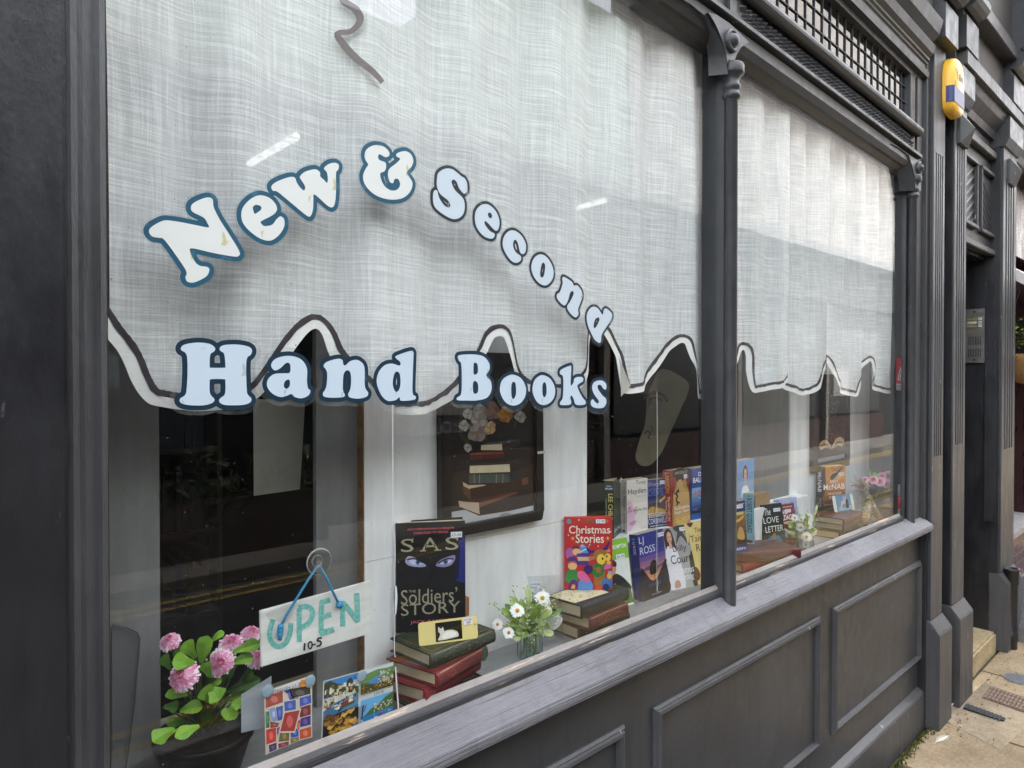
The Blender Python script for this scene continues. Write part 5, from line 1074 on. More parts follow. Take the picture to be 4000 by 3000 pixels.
book('blue paperback by David Baldacci cut off by the column, right end of the back row', '#2b4f9a', [
  ('g', '#1b3f86', '#78aede', .22, .62), ('r', '#27489a', 0, .62, 1, 1), ('p', '#10182c', [(0, 0), (0, .2), (.2, .17), (.3, .22), (.45, .22), (.46, .32), (.66, .32), (.68, .2), (1, .2), (1, 0)]), ('r', '#2a5aa0', 0, 0, 1, .12), ('r', '#f0f4fa', .5, .19, .66, .30),
  ('t', '#ffffff', 'DAVID', .28, .84, .86, .92), ('t', '#ffffff', 'BALDACCI', .04, .72, .98, .82), ('t', '#d8352f', 'The', .42, .585, .66, .655), ('t', '#d8352f', '6:20 Man', .10, .45, .95, .57), ('t', '#e8eefa', 'IT\u2019S TIME TO CATCH', .32, .40, .85, .42), ('t', '#e8eefa', 'A KILLER', .42, .37, .76, .39)],
  None, bl=A_(1278, 722), br=A_(1410, 695), tl=A_(1288, 207), zb=rz, w=.125, t=.036, group=G1)
# front row
book('white and green paperback of a schoolboy, half behind the red hardback', '#eef0ea', [
  ('r', '#8cc63f', 0, .70, 1, 1), ('t', '#ffffff', 'RICHMAL CROMPTON', .05, .86, .95, .92), ('s', '#20242c', [(.15, .22), (.2, .40), (.40, .50), (.62, .48), (.85, .36), (.95, .22)]), ('e', '#d9a27c', .40, .58, .16, .10), ('s', '#4a2c1a', [(.25, .58), (.28, .70), (.45, .72), (.58, .66), (.55, .60), (.40, .62)]), ('s', '#d9a27c', [(.24, .34), (.20, .55), (.28, .60), (.34, .50)]), ('p', '#5a7a3a', [(.0, .03), (.1, .2), (.95, .25), (1, .03)]), ('p', '#e9e4d2', [(.2, .1), (.25, .18), (.34, .18), (.31, .1)]), ('p', '#e9e4d2', [(.5, .12), (.52, .19), (.62, .19), (.6, .12)]), ('r', '#c8b4a0', .3, .30, .5, .36)],
  None, bl=tuple(onZ(*A_(705, 1555), ZS)-np.array([.126*math.cos(.14), -.126*math.sin(.14), 0])), yaw=-.14, tl=A_(495, 985), h=.196, w=.126, lean=.16, t=.012, price=(.72, .74, .14, .035, '\u00a36-99'), group=G2)
ex_ = [('g', '#1b1c2c', '#2d2a66', 0, .2), ('g', '#e79a5a', '#3b3a9a', .24, .72), ('r', '#2d3488', 0, .72, 1, 1), ('s', '#6a4a78', [(.0, .44), (.3, .50), (.7, .46), (1, .52), (1, .47), (.6, .42), (.2, .44)]), ('s', '#23202e', [(0, .0), (0, .46), (.08, .48), (.22, .38), (.36, .28), (.55, .27), (.72, .36), (.88, .46), (1, .50), (1, 0)]), ('s', '#16161f', [(0, 0), (0, .2), (.4, .25), (1, .22), (1, 0)]),
  ('l', '#15141c', .022, [(.50, .26), (.51, .36), (.50, .48)]), ('s', '#1b1a24', [(.36, .36), (.34, .46), (.42, .54), (.52, .57), (.62, .53), (.66, .45), (.62, .37), (.50, .35)]), ('t', '#ebe9f4', 'LJ', .05, .825, .22, .955, -.005), ('t', '#ebe9f4', 'ROSS', .05, .69, .62, .80, -.005), ('t', '#54527a', 'SEVEN BRIDGES', .25, .18, .75, .23), ('t', '#c9c6dc', 'A DCI RYAN MYSTERY', .32, .05, .72, .065), ('l', '#f0eef8', .012, [(.60, .26), (.60, .19), (.56, .12), (.58, .06)])]
book('dark blue paperback with a lone tree at dusk by LJ Ross, front row', '#2d3488', ex_, [('r', '#262c78', 0, 0, 1, 1), ('e', '#3f78b8', .5, .93, .22, .018), ('T', '#d9d6ea', 'LJ ROSS', .3, .70, .7, .89, 0)], bl=A_(800, 1535), br=A_(1055, 1440), tl=A_(735, 868), t=.030, price=(.88, .92, .12, .032, '\u00a32-99'), group=G2)
book('grey white paperback of a dark haired woman by Dilly Court, front row', '#c9c6c2', [
  ('g', '#b9b7b6', '#9b9a98', 0, 1), ('s', '#3f4440', [(.48, 1), (.62, .9), (.74, .97), (.9, .86), (1, .80), (1, 1)]), ('s', '#4a4a46', [(.5, .72), (.58, .88), (.70, .96), (.82, .86), (.95, .70), (.9, .68), (.7, .84)]), ('s', '#35401f', [(.86, 0), (.84, .3), (.9, .5), (1, .55), (1, 0)]), ('s', '#eceaf0', [(.05, 0), (.03, .4), (.1, .66), (.24, .72), (.42, .68), (.52, .5), (.56, 0)]), ('s', '#4a2e20', [(.12, .66), (.10, .86), (.20, .97), (.34, .98), (.42, .86), (.46, .62), (.38, .68), (.18, .70)]), ('s', '#d6a68c', [(.20, .80), (.22, .90), (.29, .935), (.355, .90), (.36, .80), (.28, .735)]), ('p', '#d6a68c', [(.22, .66), (.25, .76), (.32, .76), (.35, .66)]), ('e', '#3a2418', .245, .85, .018, .008), ('e', '#3a2418', .325, .85, .018, .008), ('e', '#a8524a', .285, .785, .028, .009), ('s', '#c89a84', [(.20, .02), (.22, .12), (.36, .14), (.40, .04)]),
  ('t', '#3a2430', 'Dilly', .34, .565, .82, .70, .0), ('t', '#3a2430', 'Court', .20, .405, .94, .545, .0), ('t', '#f6f4f4', 'The', .10, .255, .22, .30, 0), ('t', '#f6f4f4', 'Christmas', .25, .235, .95, .34, 0), ('t', '#f6f4f4', 'Wedding', .30, .10, .90, .22, 0)],
  None, bl=A_(1065, 1425), br=A_(1345, 1370), tl=A_(958, 808), t=.026, price=(.78, .95, .10, .03, '\u00a31-99'), group=G2)
book('cream yellow paperback The Tainted Relic with a small cross, right end of the front row', '#e6cf86', [
  ('s', '#5d2a18', [(.08, 1), (.2, .93), (.32, 1)]), ('s', '#5d2a18', [(.7, 1), (.8, .92), (.95, .97), (.98, 1)]), ('s', '#5d2a18', [(.70, .30), (.78, .46), (.86, .50), (.92, .40), (.84, .30)]), ('s', '#7a3320', [(.02, .16), (.08, .28), (.2, .26), (.26, .14), (.16, .06)]), ('p', '#3a2a1a', [(.50, .34), (.53, .34), (.53, .46), (.50, .46)]), ('r', '#3a2a1a', .45, .405, .58, .42),
  ('t', '#5d2a18', 'The', .32, .83, .58, .91, 0), ('t', '#5d2a18', 'Tainted', .12, .68, .94, .79, 0), ('t', '#5d2a18', 'Relic', .28, .52, .82, .64, 0), ('t', '#b08a3a', 'THE MEDIEVAL', .25, .10, .98, .155), ('t', '#b08a3a', 'MURDERERS', .25, .03, .98, .085)],
  None, bl=(1.935, .118, ZS), yaw=math.radians(-8), tl=A_(1218, 815), h=.197, w=.128, t=.03, price=(.72, .95, .11, .03, '\u00a32-99'), group=G2)
# ---- right-hand window
flat_book('red book on top of the low stack under the three right-hand paperbacks', '#551a1c', C2(205, 1135), C2(660, 1105), 1.085, .036, .15, L=.26, bands='#8a6a3a', title=False)
flat_book('bright pinkish red book at the bottom of the stack just right of the column', '#8f2430', C2(290, 1270), C2(570, 1190), 1.0485, .028, .14, L=.21, title=False)
book('brown and blue paperback by the column in the right window', '#5a3c1e', [('g', '#3a2412', '#9a7234', .15, .8), ('r', '#2b2f66', 0, .80, 1, 1), ('r', '#2b2f66', 0, 0, 1, .16), ('t', '#e6e4f0', 'UNTOUCHED QUEEN', .1, .93, .95, .955), ('r', '#d8c48c', .08, .74, .9, .79), ('s', '#1a120c', [(.3, .2), (.34, .5), (.42, .55), (.5, .5), (.52, .2)]), ('s', '#c9a25a', [(.6, .3), (.7, .5), (.85, .45), (.9, .25)]), ('l', '#e0b45a', .05, [(.3, .7), (.6, .62), (.9, .7)]), ('t', '#e6e4f0', 'MODERN', .1, .055, .92, .105)], None, bl=(onY(*C2(330, 900), .09)[0]-.1154, .1145, 1.0855), yaw=math.radians(-12), tl=C2(175, 552), w=.118, t=.02, lean=.06, h=.178, price=(.66, .90, .22, .035, '\u00a33-99'), group='paperbacks in the right window')
book('pale blue thriller by Robert Goddard with a broad lettered spine, right window', '#7fb3c4', [('g', '#5d97b0', '#a9cfd8', 0, 1), ('t', '#1b2a36', 'GODDARD', .1, .8, .9, .92)], [('r', '#86b6c6', 0, 0, 1, 1), ('T', '#14181c', 'ROBERT GODDARD', .25, .22, .78, .90), ('e', '#1d3a4a', .5, .05, .35, .03), ('p', '#14181c', [(.3, .93), (.5, .96), (.7, .93), (.55, .945)])], bl=tuple(onZ(*C2(408, 1040), 1.0855)), yaw=math.radians(28), tl=C2(405, 520), w=.11, h=.186, t=.034, lean=.02, group='paperbacks in the right window')
book('black and teal paperback The Love Letter leaning in the right window', '#14201f', [('g', '#123238', '#0f1414', 0, .7), ('r', '#101514', 0, .66, 1, 1), ('s', '#2a7a92', [(.1, .05), (.2, .3), (.5, .38), (.8, .3), (.9, .05)]), ('l', '#5fb4c8', .03, [(.2, .12), (.5, .3), (.8, .14)]), ('s', '#b06a3c', [(.42, .30), (.46, .40), (.54, .42), (.58, .32)]), ('t', '#eef2ee', 'The', .12, .78, .42, .92, 0), ('t', '#eef2ee', 'LOVE', .06, .62, .78, .74, 0), ('t', '#eef2ee', 'LETTER', .12, .44, .96, .56, 0)], None, bl=(2.452, .140, ZS), br=None, yaw=math.radians(-16), tl=C2(405, 650), w=.112, h=.19, lean=.12, t=.024, price=(.72, .87, .17, .035, '\u00a34-50'), group='paperbacks in the right window')
book('dark red paperback by Baldacci with a silver pistol, right window', '#6b1f24', [('g', '#5a1a1c', '#8a2a2c', 0, 1), ('r', '#7d1d24', 0, .90, 1, 1), ('t', '#e9dcd6', 'NUMBER ONE BESTSELLER', .1, .92, .9, .95), ('t', '#f4f2f0', 'DAVID', .08, .78, .6, .87), ('t', '#f4f2f0', 'BALDACCI', .04, .65, .96, .765, .02), ('r', '#e9dcd6', .3, .60, .9, .615), ('r', '#e9dcd6', .35, .57, .85, .583), ('s', '#9aa0a4', [(.25, .50), (.5, .44), (.85, .30), (.88, .25), (.78, .25), (.6, .33), (.46, .36), (.42, .27), (.32, .30), (.34, .42)]), ('l', '#e6e9ea', .03, [(.34, .46), (.6, .38), (.84, .29)]), ('t', '#c26a5e', 'Memory', .2, .145, .95, .23, 0), ('t', '#c26a5e', 'Man', .34, .04, .8, .12, 0)], None, bl=(2.553, .126, ZS), yaw=math.radians(-14), tl=C2(545, 660), w=.105, h=.178, lean=.16, t=.026, price=(.62, .845, .16, .035, '\u00a34-50'), group='paperbacks in the right window')
book('pale lilac blue paperback by Lesley Pearse behind the second daisies', '#8fa6d4', [('g', '#5c9ad0', '#a9b4e0', 0, .5), ('r', '#aab2de', 0, .5, 1, 1), ('t', '#4a568c', 'LESLEY', .1, .80, .85, .92, .0), ('t', '#4a568c', 'PEARSE', .1, .64, .92, .76, .0), ('s', '#4a8ab8', [(0, .28), (.4, .38), (1, .33), (1, .18), (0, .15)]), ('t', '#f0f2fa', 'Remember Me', .2, .13, .98, .22, 0)], None, bl=(2.600, .140, ZS), yaw=math.radians(-6), tl=C2(650, 612), w=.125, h=.19, lean=.10, t=.026, group='paperbacks in the right window')
st2 = thing('display_stand', 'white step at the back of the right window behind the leaning paperbacks', 'stand', (2.5, .18, ZS))
MB().box(2.12, 2.86, .155, .214, ZS, 1.2).build('step', GWHITE, st2, bevel=.002)
p = onY(*C2(250, 480), .25)
book('blue paperback of a woman in white by Rosie Goodwin, upper row of the right window', '#7fa8d8', [('g', '#9db4cc', '#6f9ad4', 0, 1), ('s', '#2a3038', [(0, 0), (.1, .16), (.3, .2), (.6, .12), (1, .16), (1, 0)]), ('s', '#f0efec', [(.22, .08), (.24, .40), (.36, .50), (.56, .50), (.68, .40), (.74, .08)]), ('s', '#4a3020', [(.34, .66), (.34, .82), (.46, .90), (.58, .82), (.58, .64)]), ('s', '#d9ad94', [(.38, .66), (.38, .78), (.46, .83), (.54, .78), (.55, .66), (.46, .60)]), ('p', '#d9ad94', [(.42, .5), (.43, .62), (.5, .62), (.52, .5)]), ('e', '#3a2a20', .425, .735, .018, .01), ('e', '#3a2a20', .50, .735, .018, .01), ('s', '#b8322c', [(.5, .22), (.58, .30), (.66, .24), (.58, .16)]), ('t', '#2c2a30', 'Rosie', .20, .17, .56, .28, 0), ('t', '#f6f4f4', 'GOODWIN', .1, .05, .95, .14, .0)], [('r', '#e2e0c8', 0, 0, 1, 1), ('t', '#2a2a2a', 'a', .3, .42, .8, .5)], bl=(onY(*C2(222, 300), .16)[0], .16, 1.2005), brx=C2(402, 300)[0], tl=C2(218, 142), w=.125, lean=.0, t=.03, group='paperbacks in the right window')
p = onY(*C2(412, 560), .165); o = thing('wood_block', 'small plain wooden block on the white step in the right window', 'wood block', (p[0], .165, 1.2005))
za = onY(*C2(412, 515), .165)[2]; MB().box(p[0], onY(*C2(577, 560), .165)[0], .165, .205, 1.2005, max(za, 1.225)).build('block', paint('pale_wood', (.40, .25, .11), rough=.6, grain=(2, 6, 20)), o, bevel=.002)
# stack of books, the helicopter thriller and the dog bookmark
ZM = 1.105
for k, (lab, c, zt_, t_, dx) in enumerate((('reddish brown book on top of the stack under the helicopter thriller', '#5a2a26', ZM, .026, .0), ('olive brown book second from the top under the helicopter thriller', '#4a4032', ZM-.0265, .027, .012), ('dark brown book at the bottom of the stack under the helicopter thriller', '#3a3128', ZM-.054, .031, -.01))):
    o = flat_book(lab, c, C2(1150, 735), C2(1540, 690), zt_, t_, .13, L=.24, yaw=math.radians(4), title=(k == 0), bands='#7a5a3a'); o.location = (2.93+dx, .035+.006*k, zt_-t_)
book('orange brown thriller with a helicopter by Andy McNab in the right window', '#a3581e', [('g', '#2a1a12', '#d98a2a', 0, .8), ('g', '#d98a2a', '#b87a34', .8, 1), ('p', '#1d1510', [(0, 0), (0, .3), (.14, .5), (.1, 1), (0, 1)]), ('s', '#d8b05a', [(.3, .78), (.6, .9), (.9, .8), (.7, .7)]), ('s', '#1a120c', [(.32, .72), (.36, .80), (.48, .84), (.60, .86), (.80, .96), (.82, .94), (.64, .80), (.52, .73), (.40, .69)]), ('l', '#1a120c', .014, [(.36, .98), (.56, .90), (.78, .86)]), ('l', '#1a120c', .014, [(.42, .88), (.56, .90), (.74, .99)]), ('l', '#1a120c', .014, [(.78, .99), (.92, .90)]), ('l', '#1a120c', .014, [(.78, .90), (.92, .99)]), ('t', '#f4ece0', 'ANDY', .30, .625, .68, .69), ('t', '#f4ece0', 'McNAB', .03, .47, .96, .60), ('t', '#f4e2c8', 'WHATEVER', .22, .35, .82, .405), ('t', '#f4e2c8', 'IT TAKES', .28, .27, .72, .325), ('t', '#d8c4a4', 'IT\u2019S NOT THEFT', .08, .12, .62, .145)],
  [('r', '#241a14', 0, 0, 1, 1), ('T', '#f0ece4', 'McNAB', .22, .42, .82, .86), ('t', '#f0ece4', 'ANDY', .2, .875, .85, .90), ('T', '#b8a890', 'WHATEVER', .55, .08, .85, .30), ('T', '#b8a890', 'IT TAKES', .2, .08, .5, .28)], bl=(3.035, .17, ZM+.0005), tl=C2(1110, 203), brx=C2(1388, 400)[0], w=.13, t=.036, lean=.0, spinecol='#241a14', price=(.80, .81, .12, .035, '\u00a34-50'), group='paperbacks in the right window')
DOG = [(.34, .18), (.36, .5), (.42, .64), (.50, .66), (.50, .80), (.54, .95), (.57, .82), (.62, .82), (.64, .94), (.67, .76), (.64, .60), (.68, .40), (.66, .14), (.62, .14), (.61, .40), (.50, .44), (.42, .40), (.40, .16)]
p0 = onZ(*C2(1275, 695), ZM+.001)
card('bookmark_card', 'white edged bookmark card with a pale dog on blue, in front of the helicopter thriller', 'bookmark', (C2(1275, 697), C2(1492, 662), C2(1255, 520)), z0=ZM+.0008, mat='#ecebe2', layers=[('r', '#6f9ab8', .14, .0, .86, 1.0), ('s', '#a9c4d4', [(.2, .1), (.3, .3), (.5, .2), (.8, .3), (.84, .1), (.5, .04)]), ('s', '#d8b8c2', DOG), ('s', '#2a2a34', [(.60, .16), (.60, .55), (.66, .74), (.72, .60), (.72, .2)]), ('l', '#c99ab0', .02, [(.36, .55), (.24, .66), (.22, .82)])])
# ------------------------------------------------------------------ things hung on or stuck to the glass
def plane(R, Y): return lambda x, y, k=0: tuple(np.array([onY(*R(x, y), Y)[0], Y-.0003*k, onY(*R(x, y), Y)[2]]))
def slabp(R, pts, Y, th):
    P = [onY(*R(*p), Y) for p in pts]; return MB().prism([(p[0], p[2]) for p in P], Y, Y+th)
YS = .012
c = onY(*R5a(525, 640), YS)
sg = thing('open_sign', 'white hand painted sign reading OPEN 10-5, hanging from a blue cord', 'sign', (c[0], YS, c[2]))
slabp(R5a, [(122, 530), (912, 313), (922, 322), (932, 678), (920, 690), (132, 933)], YS, .006).build('board', paint('sign_white', (.80, .79, .75), chip='#c9c4b6', amount=.70, rough=.5, grain=(1.2, 3, 9), chipsize=10, bump=.12, dirt=.12), sg, bevel=.001)
m, t, b_ = new('brushed_teal_paint'); f = noise(t, objco(t, (30, 30, 30)), 5, 4, .7)
t.links.new(ramp(t, f, [(.3, lin('#4aa8a2')), (.5, lin('#74bdb4')), (.72, lin('#b4d2ca'))]), b_.inputs['Base Color']); b_.inputs['Roughness'].default_value = .5; TEAL = m
fo = lambda k: (lambda x, y: plane(R5a, YS)(x, y, k))
for nm, strokes in (('letter_o', [[(215, 590), (196, 650), (190, 715), (215, 768), (258, 785), (305, 758), (335, 690), (343, 615)]]), ('letter_p', [[(404, 752), (402, 620), (404, 508)], [(398, 505), (450, 495), (490, 515), (497, 560), (470, 615), (412, 650)]]),
                    ('letter_e', [[(562, 688), (560, 580), (566, 462)], [(556, 468), (625, 448)], [(562, 572), (632, 550)], [(548, 688), (652, 658)]]), ('letter_n', [[(716, 640), (716, 560), (712, 455)], [(716, 468), (770, 530), (828, 606)], [(822, 604), (820, 500), (815, 398)]])):
    b = MB()
    for i, s in enumerate(strokes): ribbon(b, s, 38, fo(1+i), TEAL, 5)
    b.build(nm, TEAL, sg)
b = MB(); INK = M('#17171a', .6, vary=0)
ribbon(b, [(440, 757), (437, 785), (436, 812)], 13, fo(6)); ribbon(b, [(482, 745), (466, 760), (466, 785), (478, 798), (490, 782), (492, 758), (480, 745)], 11, fo(7)); ribbon(b, [(497, 770), (518, 763)], 10, fo(8)); ribbon(b, [(562, 718), (535, 724), (530, 742), (548, 742), (556, 758), (544, 775), (522, 778)], 12, fo(9))
b.build('opening_hours', INK, sg)
b = MB(); b.add([fo(12)(*p) for p in ((150, 545), (330, 470), (372, 480), (340, 560), (300, 610), (180, 590))], [(0, 1, 2, 3, 4, 5)]); b.build('sticky_tape', glassy('sticky_tape', (.9, .9, .88), 1.5, .2, film=.25), sg)
CORD = M('#3a85ab', .7, .3, .35, 400)
yc_ = YS-.006
P = lambda x, y, Y=yc_: Vector(onY(*R5a(x, y), Y))
cu = P(545, 172)
b = MB(); b.tube([P(530, 212), P(470, 300), P(390, 430), P(310, 560), P(270, 640)], .0023, 8); b.tube([P(558, 215), P(600, 290), P(640, 380), P(690, 480)], .0023, 8)
b.build('cord', CORD, sg); b = MB()
for q in ((270, 642), (268, 668), (266, 695), (265, 715)): b.ball(P(*q), .0055 if q[1] < 700 else .004, None, 10, 6)
b.tube([P(268, 700), P(262, 738)], .0035, 6); b.ball(P(694, 482), .007, None, 10, 6); b.tube([P(690, 480), P(706, 500)], .0035, 6); b.build('knots', CORD, sg)
sc = thing('suction_cup', 'clear round suction cup on the glass holding the blue cord', 'suction cup', (cu[0], .004, cu[2]))
CLR = glassy('clear_plastic', (.80, .82, .82), 1.5, .1, boost=2.5, film=.12)
MB().lathe([(0, .0165), (.004, .0165), (.005, .013), (.008, .011), (.009, .0085), (.016, .007), (.022, .0045), (.0225, .0042), (.019, .0042), (.0, .0045)], (cu[0], 0, cu[2]), 26, ax='y').build('cup', CLR, sc)
MB().lathe([(.0218, .0055), (.0235, .0058), (.0235, .0048), (.0218, .0046)], (cu[0], 0, cu[2]), 26, ax='y').build('rim', M('#b9bdbb', .3), sc)
MB().lathe([(.009, .013), (.0105, .0135), (.0105, .011), (.009, .0105)], (cu[0], 0, cu[2]), 20, ax='y').build('collar', M('#c6c9c6', .3), sc)
# stamp packet
TACK = M('#8fa6b4', .6, .3, .1, 60)
c = onY(*R5a(320, 1280), .007); sp_ = thing('stamp_packet', 'clear packet of old postage stamps with a handwritten header stuck to the glass', 'stamps', (c[0], .007, c[2]))
fs_ = plane(R5a, .008)
b = MB(); b.add([fs_(*p) for p in ((148, 1108), (494, 990), (496, 1418), (162, 1565))], [(0, 1, 2, 3)]); b.build('card', M('#d9cfc0', .5), sp_)
b = MB(); b.add([fs_(*p, 1) for p in ((140, 1120), (494, 988), (494, 1052), (142, 1143))], [(0, 1, 2, 3)]); b.build('header', M('#e6e4e6', .5), sp_)
q = lambda k: (lambda x, y: fs_(200+x*1.0, 1115-y-x*.26, k)); b = MB(); text_in(b, 'ENGLISH \u00a35.3', q(3), 10, -8, 205, 14, M('#4a4a52', .6, vary=0), 0); b.build('handwriting', M('#4a4a52'), sp_)
ST = [((325, 1090), (484, 1062), (486, 1130), (335, 1180), '#3a3a3c'), ((160, 1140), (285, 1100), (287, 1185), (160, 1230), '#a8504a'), ((288, 1100), (330, 1090), (335, 1180), (375, 1165), '#2f3f92'), ((292, 1180), (378, 1165), (378, 1235), (296, 1260), '#3c55a8'), ((402, 1150), (488, 1128), (490, 1195), (404, 1220), '#4258ae'),
      ((170, 1235), (225, 1215), (262, 1300), (215, 1335), '#8a9cc4'), ((232, 1220), (285, 1205), (280, 1310), (245, 1320), '#3d55a4'), ((404, 1222), (484, 1196), (486, 1275), (404, 1298), '#7a3230'), ((404, 1300), (484, 1276), (484, 1345), (406, 1365), '#4a3482'), ((160, 1250), (185, 1245), (190, 1365), (162, 1372), '#3f7a48'),
      ((160, 1380), (235, 1360), (236, 1465), (162, 1490), '#c44038'), ((238, 1370), (262, 1355), (256, 1395), (240, 1420), '#8a3a86'), ((262, 1390), (328, 1370), (328, 1460), (250, 1470), '#7a6a38'), ((335, 1360), (400, 1375), (395, 1430), (340, 1440), '#3a5ab0'), ((400, 1380), (486, 1355), (488, 1430), (402, 1452), '#c0583a'), ((372, 1330), (410, 1300), (400, 1370), (395, 1390), '#b4523a'), ((180, 1490), (236, 1470), (238, 1520), (184, 1545), '#4a3060'), ((245, 1480), (325, 1462), (325, 1490), (250, 1515), '#8c3a44'), ((335, 1440), (398, 1430), (398, 1455), (336, 1482), '#8a7a48'), ((188, 1320), (255, 1330), (245, 1360), (190, 1368), '#8f4a3a')]
b = MB(); b2_ = MB()
for i, s in enumerate(ST+[((292, 1255), (403, 1235), (362, 1390), (258, 1392), '#a83e38')]):
    k = 2+i*.35 if i < len(ST) else 11; cx_ = sum(p[0] for p in s[:4])/4; cy_ = sum(p[1] for p in s[:4])/4; s = tuple((cx_+(p[0]-cx_)*1.13, cy_+(p[1]-cy_)*1.13) for p in s[:4])+(s[4],); b.add([fs_(*p, k) for p in s[:4]], [(0, 1, 2, 3)], M('#d8d0c0', .6))
    cx_ = sum(p[0] for p in s[:4])/4; cy_ = sum(p[1] for p in s[:4])/4; ins = [(cx_+(p[0]-cx_)*.86, cy_+(p[1]-cy_)*.86) for p in s[:4]]
    b.add([fs_(*p, k+.12) for p in ins], [(0, 1, 2, 3)], M(s[4], .6, .3, .2, 300))
    L = lin(s[4]); lt_ = tuple(min(1, x*1.5+.06) for x in L); rx = abs(ins[1][0]-ins[0][0])*.22; ry = abs(ins[2][1]-ins[1][1])*.30
    b.add([fs_(cx_+rx*math.cos(a*.628), cy_+ry*math.sin(a*.628), k+.2) for a in range(10)], [tuple(range(10))], M(lt_, .6, .3, .2, 300))
b.build('stamps', M('#a8504a'), sp_)
b = MB(); text_in(b, 'POSTAGE 2/6', lambda x, y: fs_(366+x, 1163-y-x*.27, 9), 0, 0, 104, 14, M('#dcd8d0', .6, vary=0)); b.build('stamp_lettering', M('#dcd8d0'), sp_)
b = MB(); cx_, cy_ = 424, 1043; b.add([fs_(cx_+24*math.cos(a*.3491), cy_+27*math.sin(a*.3491), 14) for a in range(18)], [tuple(range(18))]); b.build('price_dot', M('#e8923a', .6), sp_)
b = MB(); text_in(b, '\u00a31.00', lambda x, y: fs_(x, 1050-y, 15), 405, 0, 443, 16, INK, 0); b.build('price', INK, sp_)
b = MB(); b.add([fs_(*p) for p in ((130, 1000), (240, 1022), (238, 1130), (150, 1150))], [(0, 1, 2, 3)]); 
MB().add([tuple(np.array(fs_(*p))+(0, .02, 0)) for p in ((240, 1022), (20, 1160), (20, 1440), (230, 1390))], [(0, 1, 2, 3)]).build('packet_back', M('#9aa0a8', .6), sp_)
def tack(R, Y, px, r, lab):
    p = onY(*R(*px), Y); o = thing('sticky_tack', lab, 'sticky tack', p, group='blue tack blobs on the glass'); MB().ball(p, (r, .002, r*1.05), None, 14, 8).build('blob', TACK, o)
tack(R5a, .005, (176, 1106), .0105, 'blue grey tack blob at the left end of the stamp packet header')
tack(R5a, .005, (480, 1034), .0105, 'blue grey tack blob at the right end of the stamp packet header')
tack(R5a, .005, (853, 996), .0105, 'blue grey tack blob on the top edge of the harbour postcard')
# postcard
Q = [(222, 542), (1130, 290), (1118, 1015), (195, 1342)]
cq = [onY(*L1(*p), .007) for p in Q]
pcard = thing('postcard', 'colourful harbour postcard marked LOOE stuck inside the glass', 'postcard', sum(cq)/4)
def fpc(u, v, k): p = (cq[3]*(1-u)+cq[2]*u)*(1-v)+(cq[0]*(1-u)+cq[1]*u)*v; return (p[0], .0105-.000015*k, p[2])
b = MB(); b.add([fpc(*p, 0) for p in ((0, 0), (1, 0), (1, 1), (0, 1))], [(0, 1, 2, 3)]); b.build('card', M('#dcdad2', .4), pcard)
r_ = random.Random(21)
PC = []
def area(u0, v0, u1, v1): return lambda u, v: (u0+(u1-u0)*u, v0+(v1-v0)*v)
a = area(.012, .015, .49, .985)
def pp(c, pts, f): PC.append(('p', c, [f(*p) for p in pts]))
pp('#2f84c8', [(0, .70), (1, .70), (1, 1), (0, 1)], a); pp('#c8dcea', [(.5, .78), (.7, .88), (1, .9), (1, .76)], a); pp('#2c3a1e', [(0, .72), (0, .96), (.16, .99), (.34, .92), (.5, .86), (.72, .84), (1, .76), (1, .68)], a); pp('#223018', [(.62, .84), (.66, .92), (.76, .95), (.84, .88), (.82, .82)], a)
pp('#3a78a8', [(0, 0), (1, 0), (1, .66), (.4, .60), (0, .50)], a); pp('#4f90bc', [(.5, .40), (1, .45), (1, .68), (.6, .60)], a)
for i in range(90):
    u, v = r_.uniform(0, .95), r_.uniform(.52, .86); v = min(v, .9-.14*u); w_, h_ = r_.uniform(.03, .08), r_.uniform(.03, .07)
    pp(r_.choice(['#e8e2cc', '#d9d0b8', '#c9c2aa', '#e2d49a', '#b8a890', '#4a5038', '#8a7a60', '#5a5648', '#efece0', '#c07a5a']), [(u, v), (u+w_, v+.005), (u+w_, v+h_), (u, v+h_)], a)
for i in range(14):
    u, v = r_.uniform(0, .6), r_.uniform(.42, .54); pp(r_.choice(['#e6e4e0', '#2a3a4a', '#8c4a3a', '#d8d8d4']), [(u, v), (u+.09, v+.01), (u+.11, v+.035), (u-.01, v+.03)], a)
pp('#6a4a20', [(.52, .47), (.86, .50), (.90, .54), (.5, .51)], a); pp('#a02a22', [(.58, .52), (.70, .53), (.70, .585), (.58, .575)], a); pp('#e9e6e0', [(.70, .53), (.82, .54), (.82, .58), (.70, .575)], a)
pp('#1c1a12', [(0, 0), (0, .36), (.3, .40), (.7, .42), (1, .40), (1, .2), (.6, .12), (.4, .02)], a)
for i in range(22):
    u, v = r_.uniform(-.02, .85), r_.uniform(.06, .40); w_ = r_.uniform(.14, .26); c_ = r_.choice(['#c8912e', '#a8742a', '#d6a542', '#8a5a20', '#6a4a1c', '#e0b65a'])
    pp(c_, [(max(0, u), v), (min(1, u+w_*.5), v-.045), (min(1, u+w_), v+.012), (min(1, u+w_*.9), v+.05), (max(0, u+w_*.2), v+.055)], a); pp('#3a2a14', [(max(0, u+w_*.15), v+.035), (min(1, u+w_*.85), v+.03), (min(1, u+w_*.7), v+.05), (max(0, u+w_*.3), v+.05)], a)
for (u, v) in ((.62, .10), (.78, .16), (.55, .20)): pp('#d0962e', [(u, v), (u+.10, v-.05), (u+.2, v), (u+.12, v+.06)], a)
pp('#2f84c8', [(.3, .0), (1, .0), (1, .12), (.7, .06)], a)
a2_ = area(.51, .60, .99, .985)
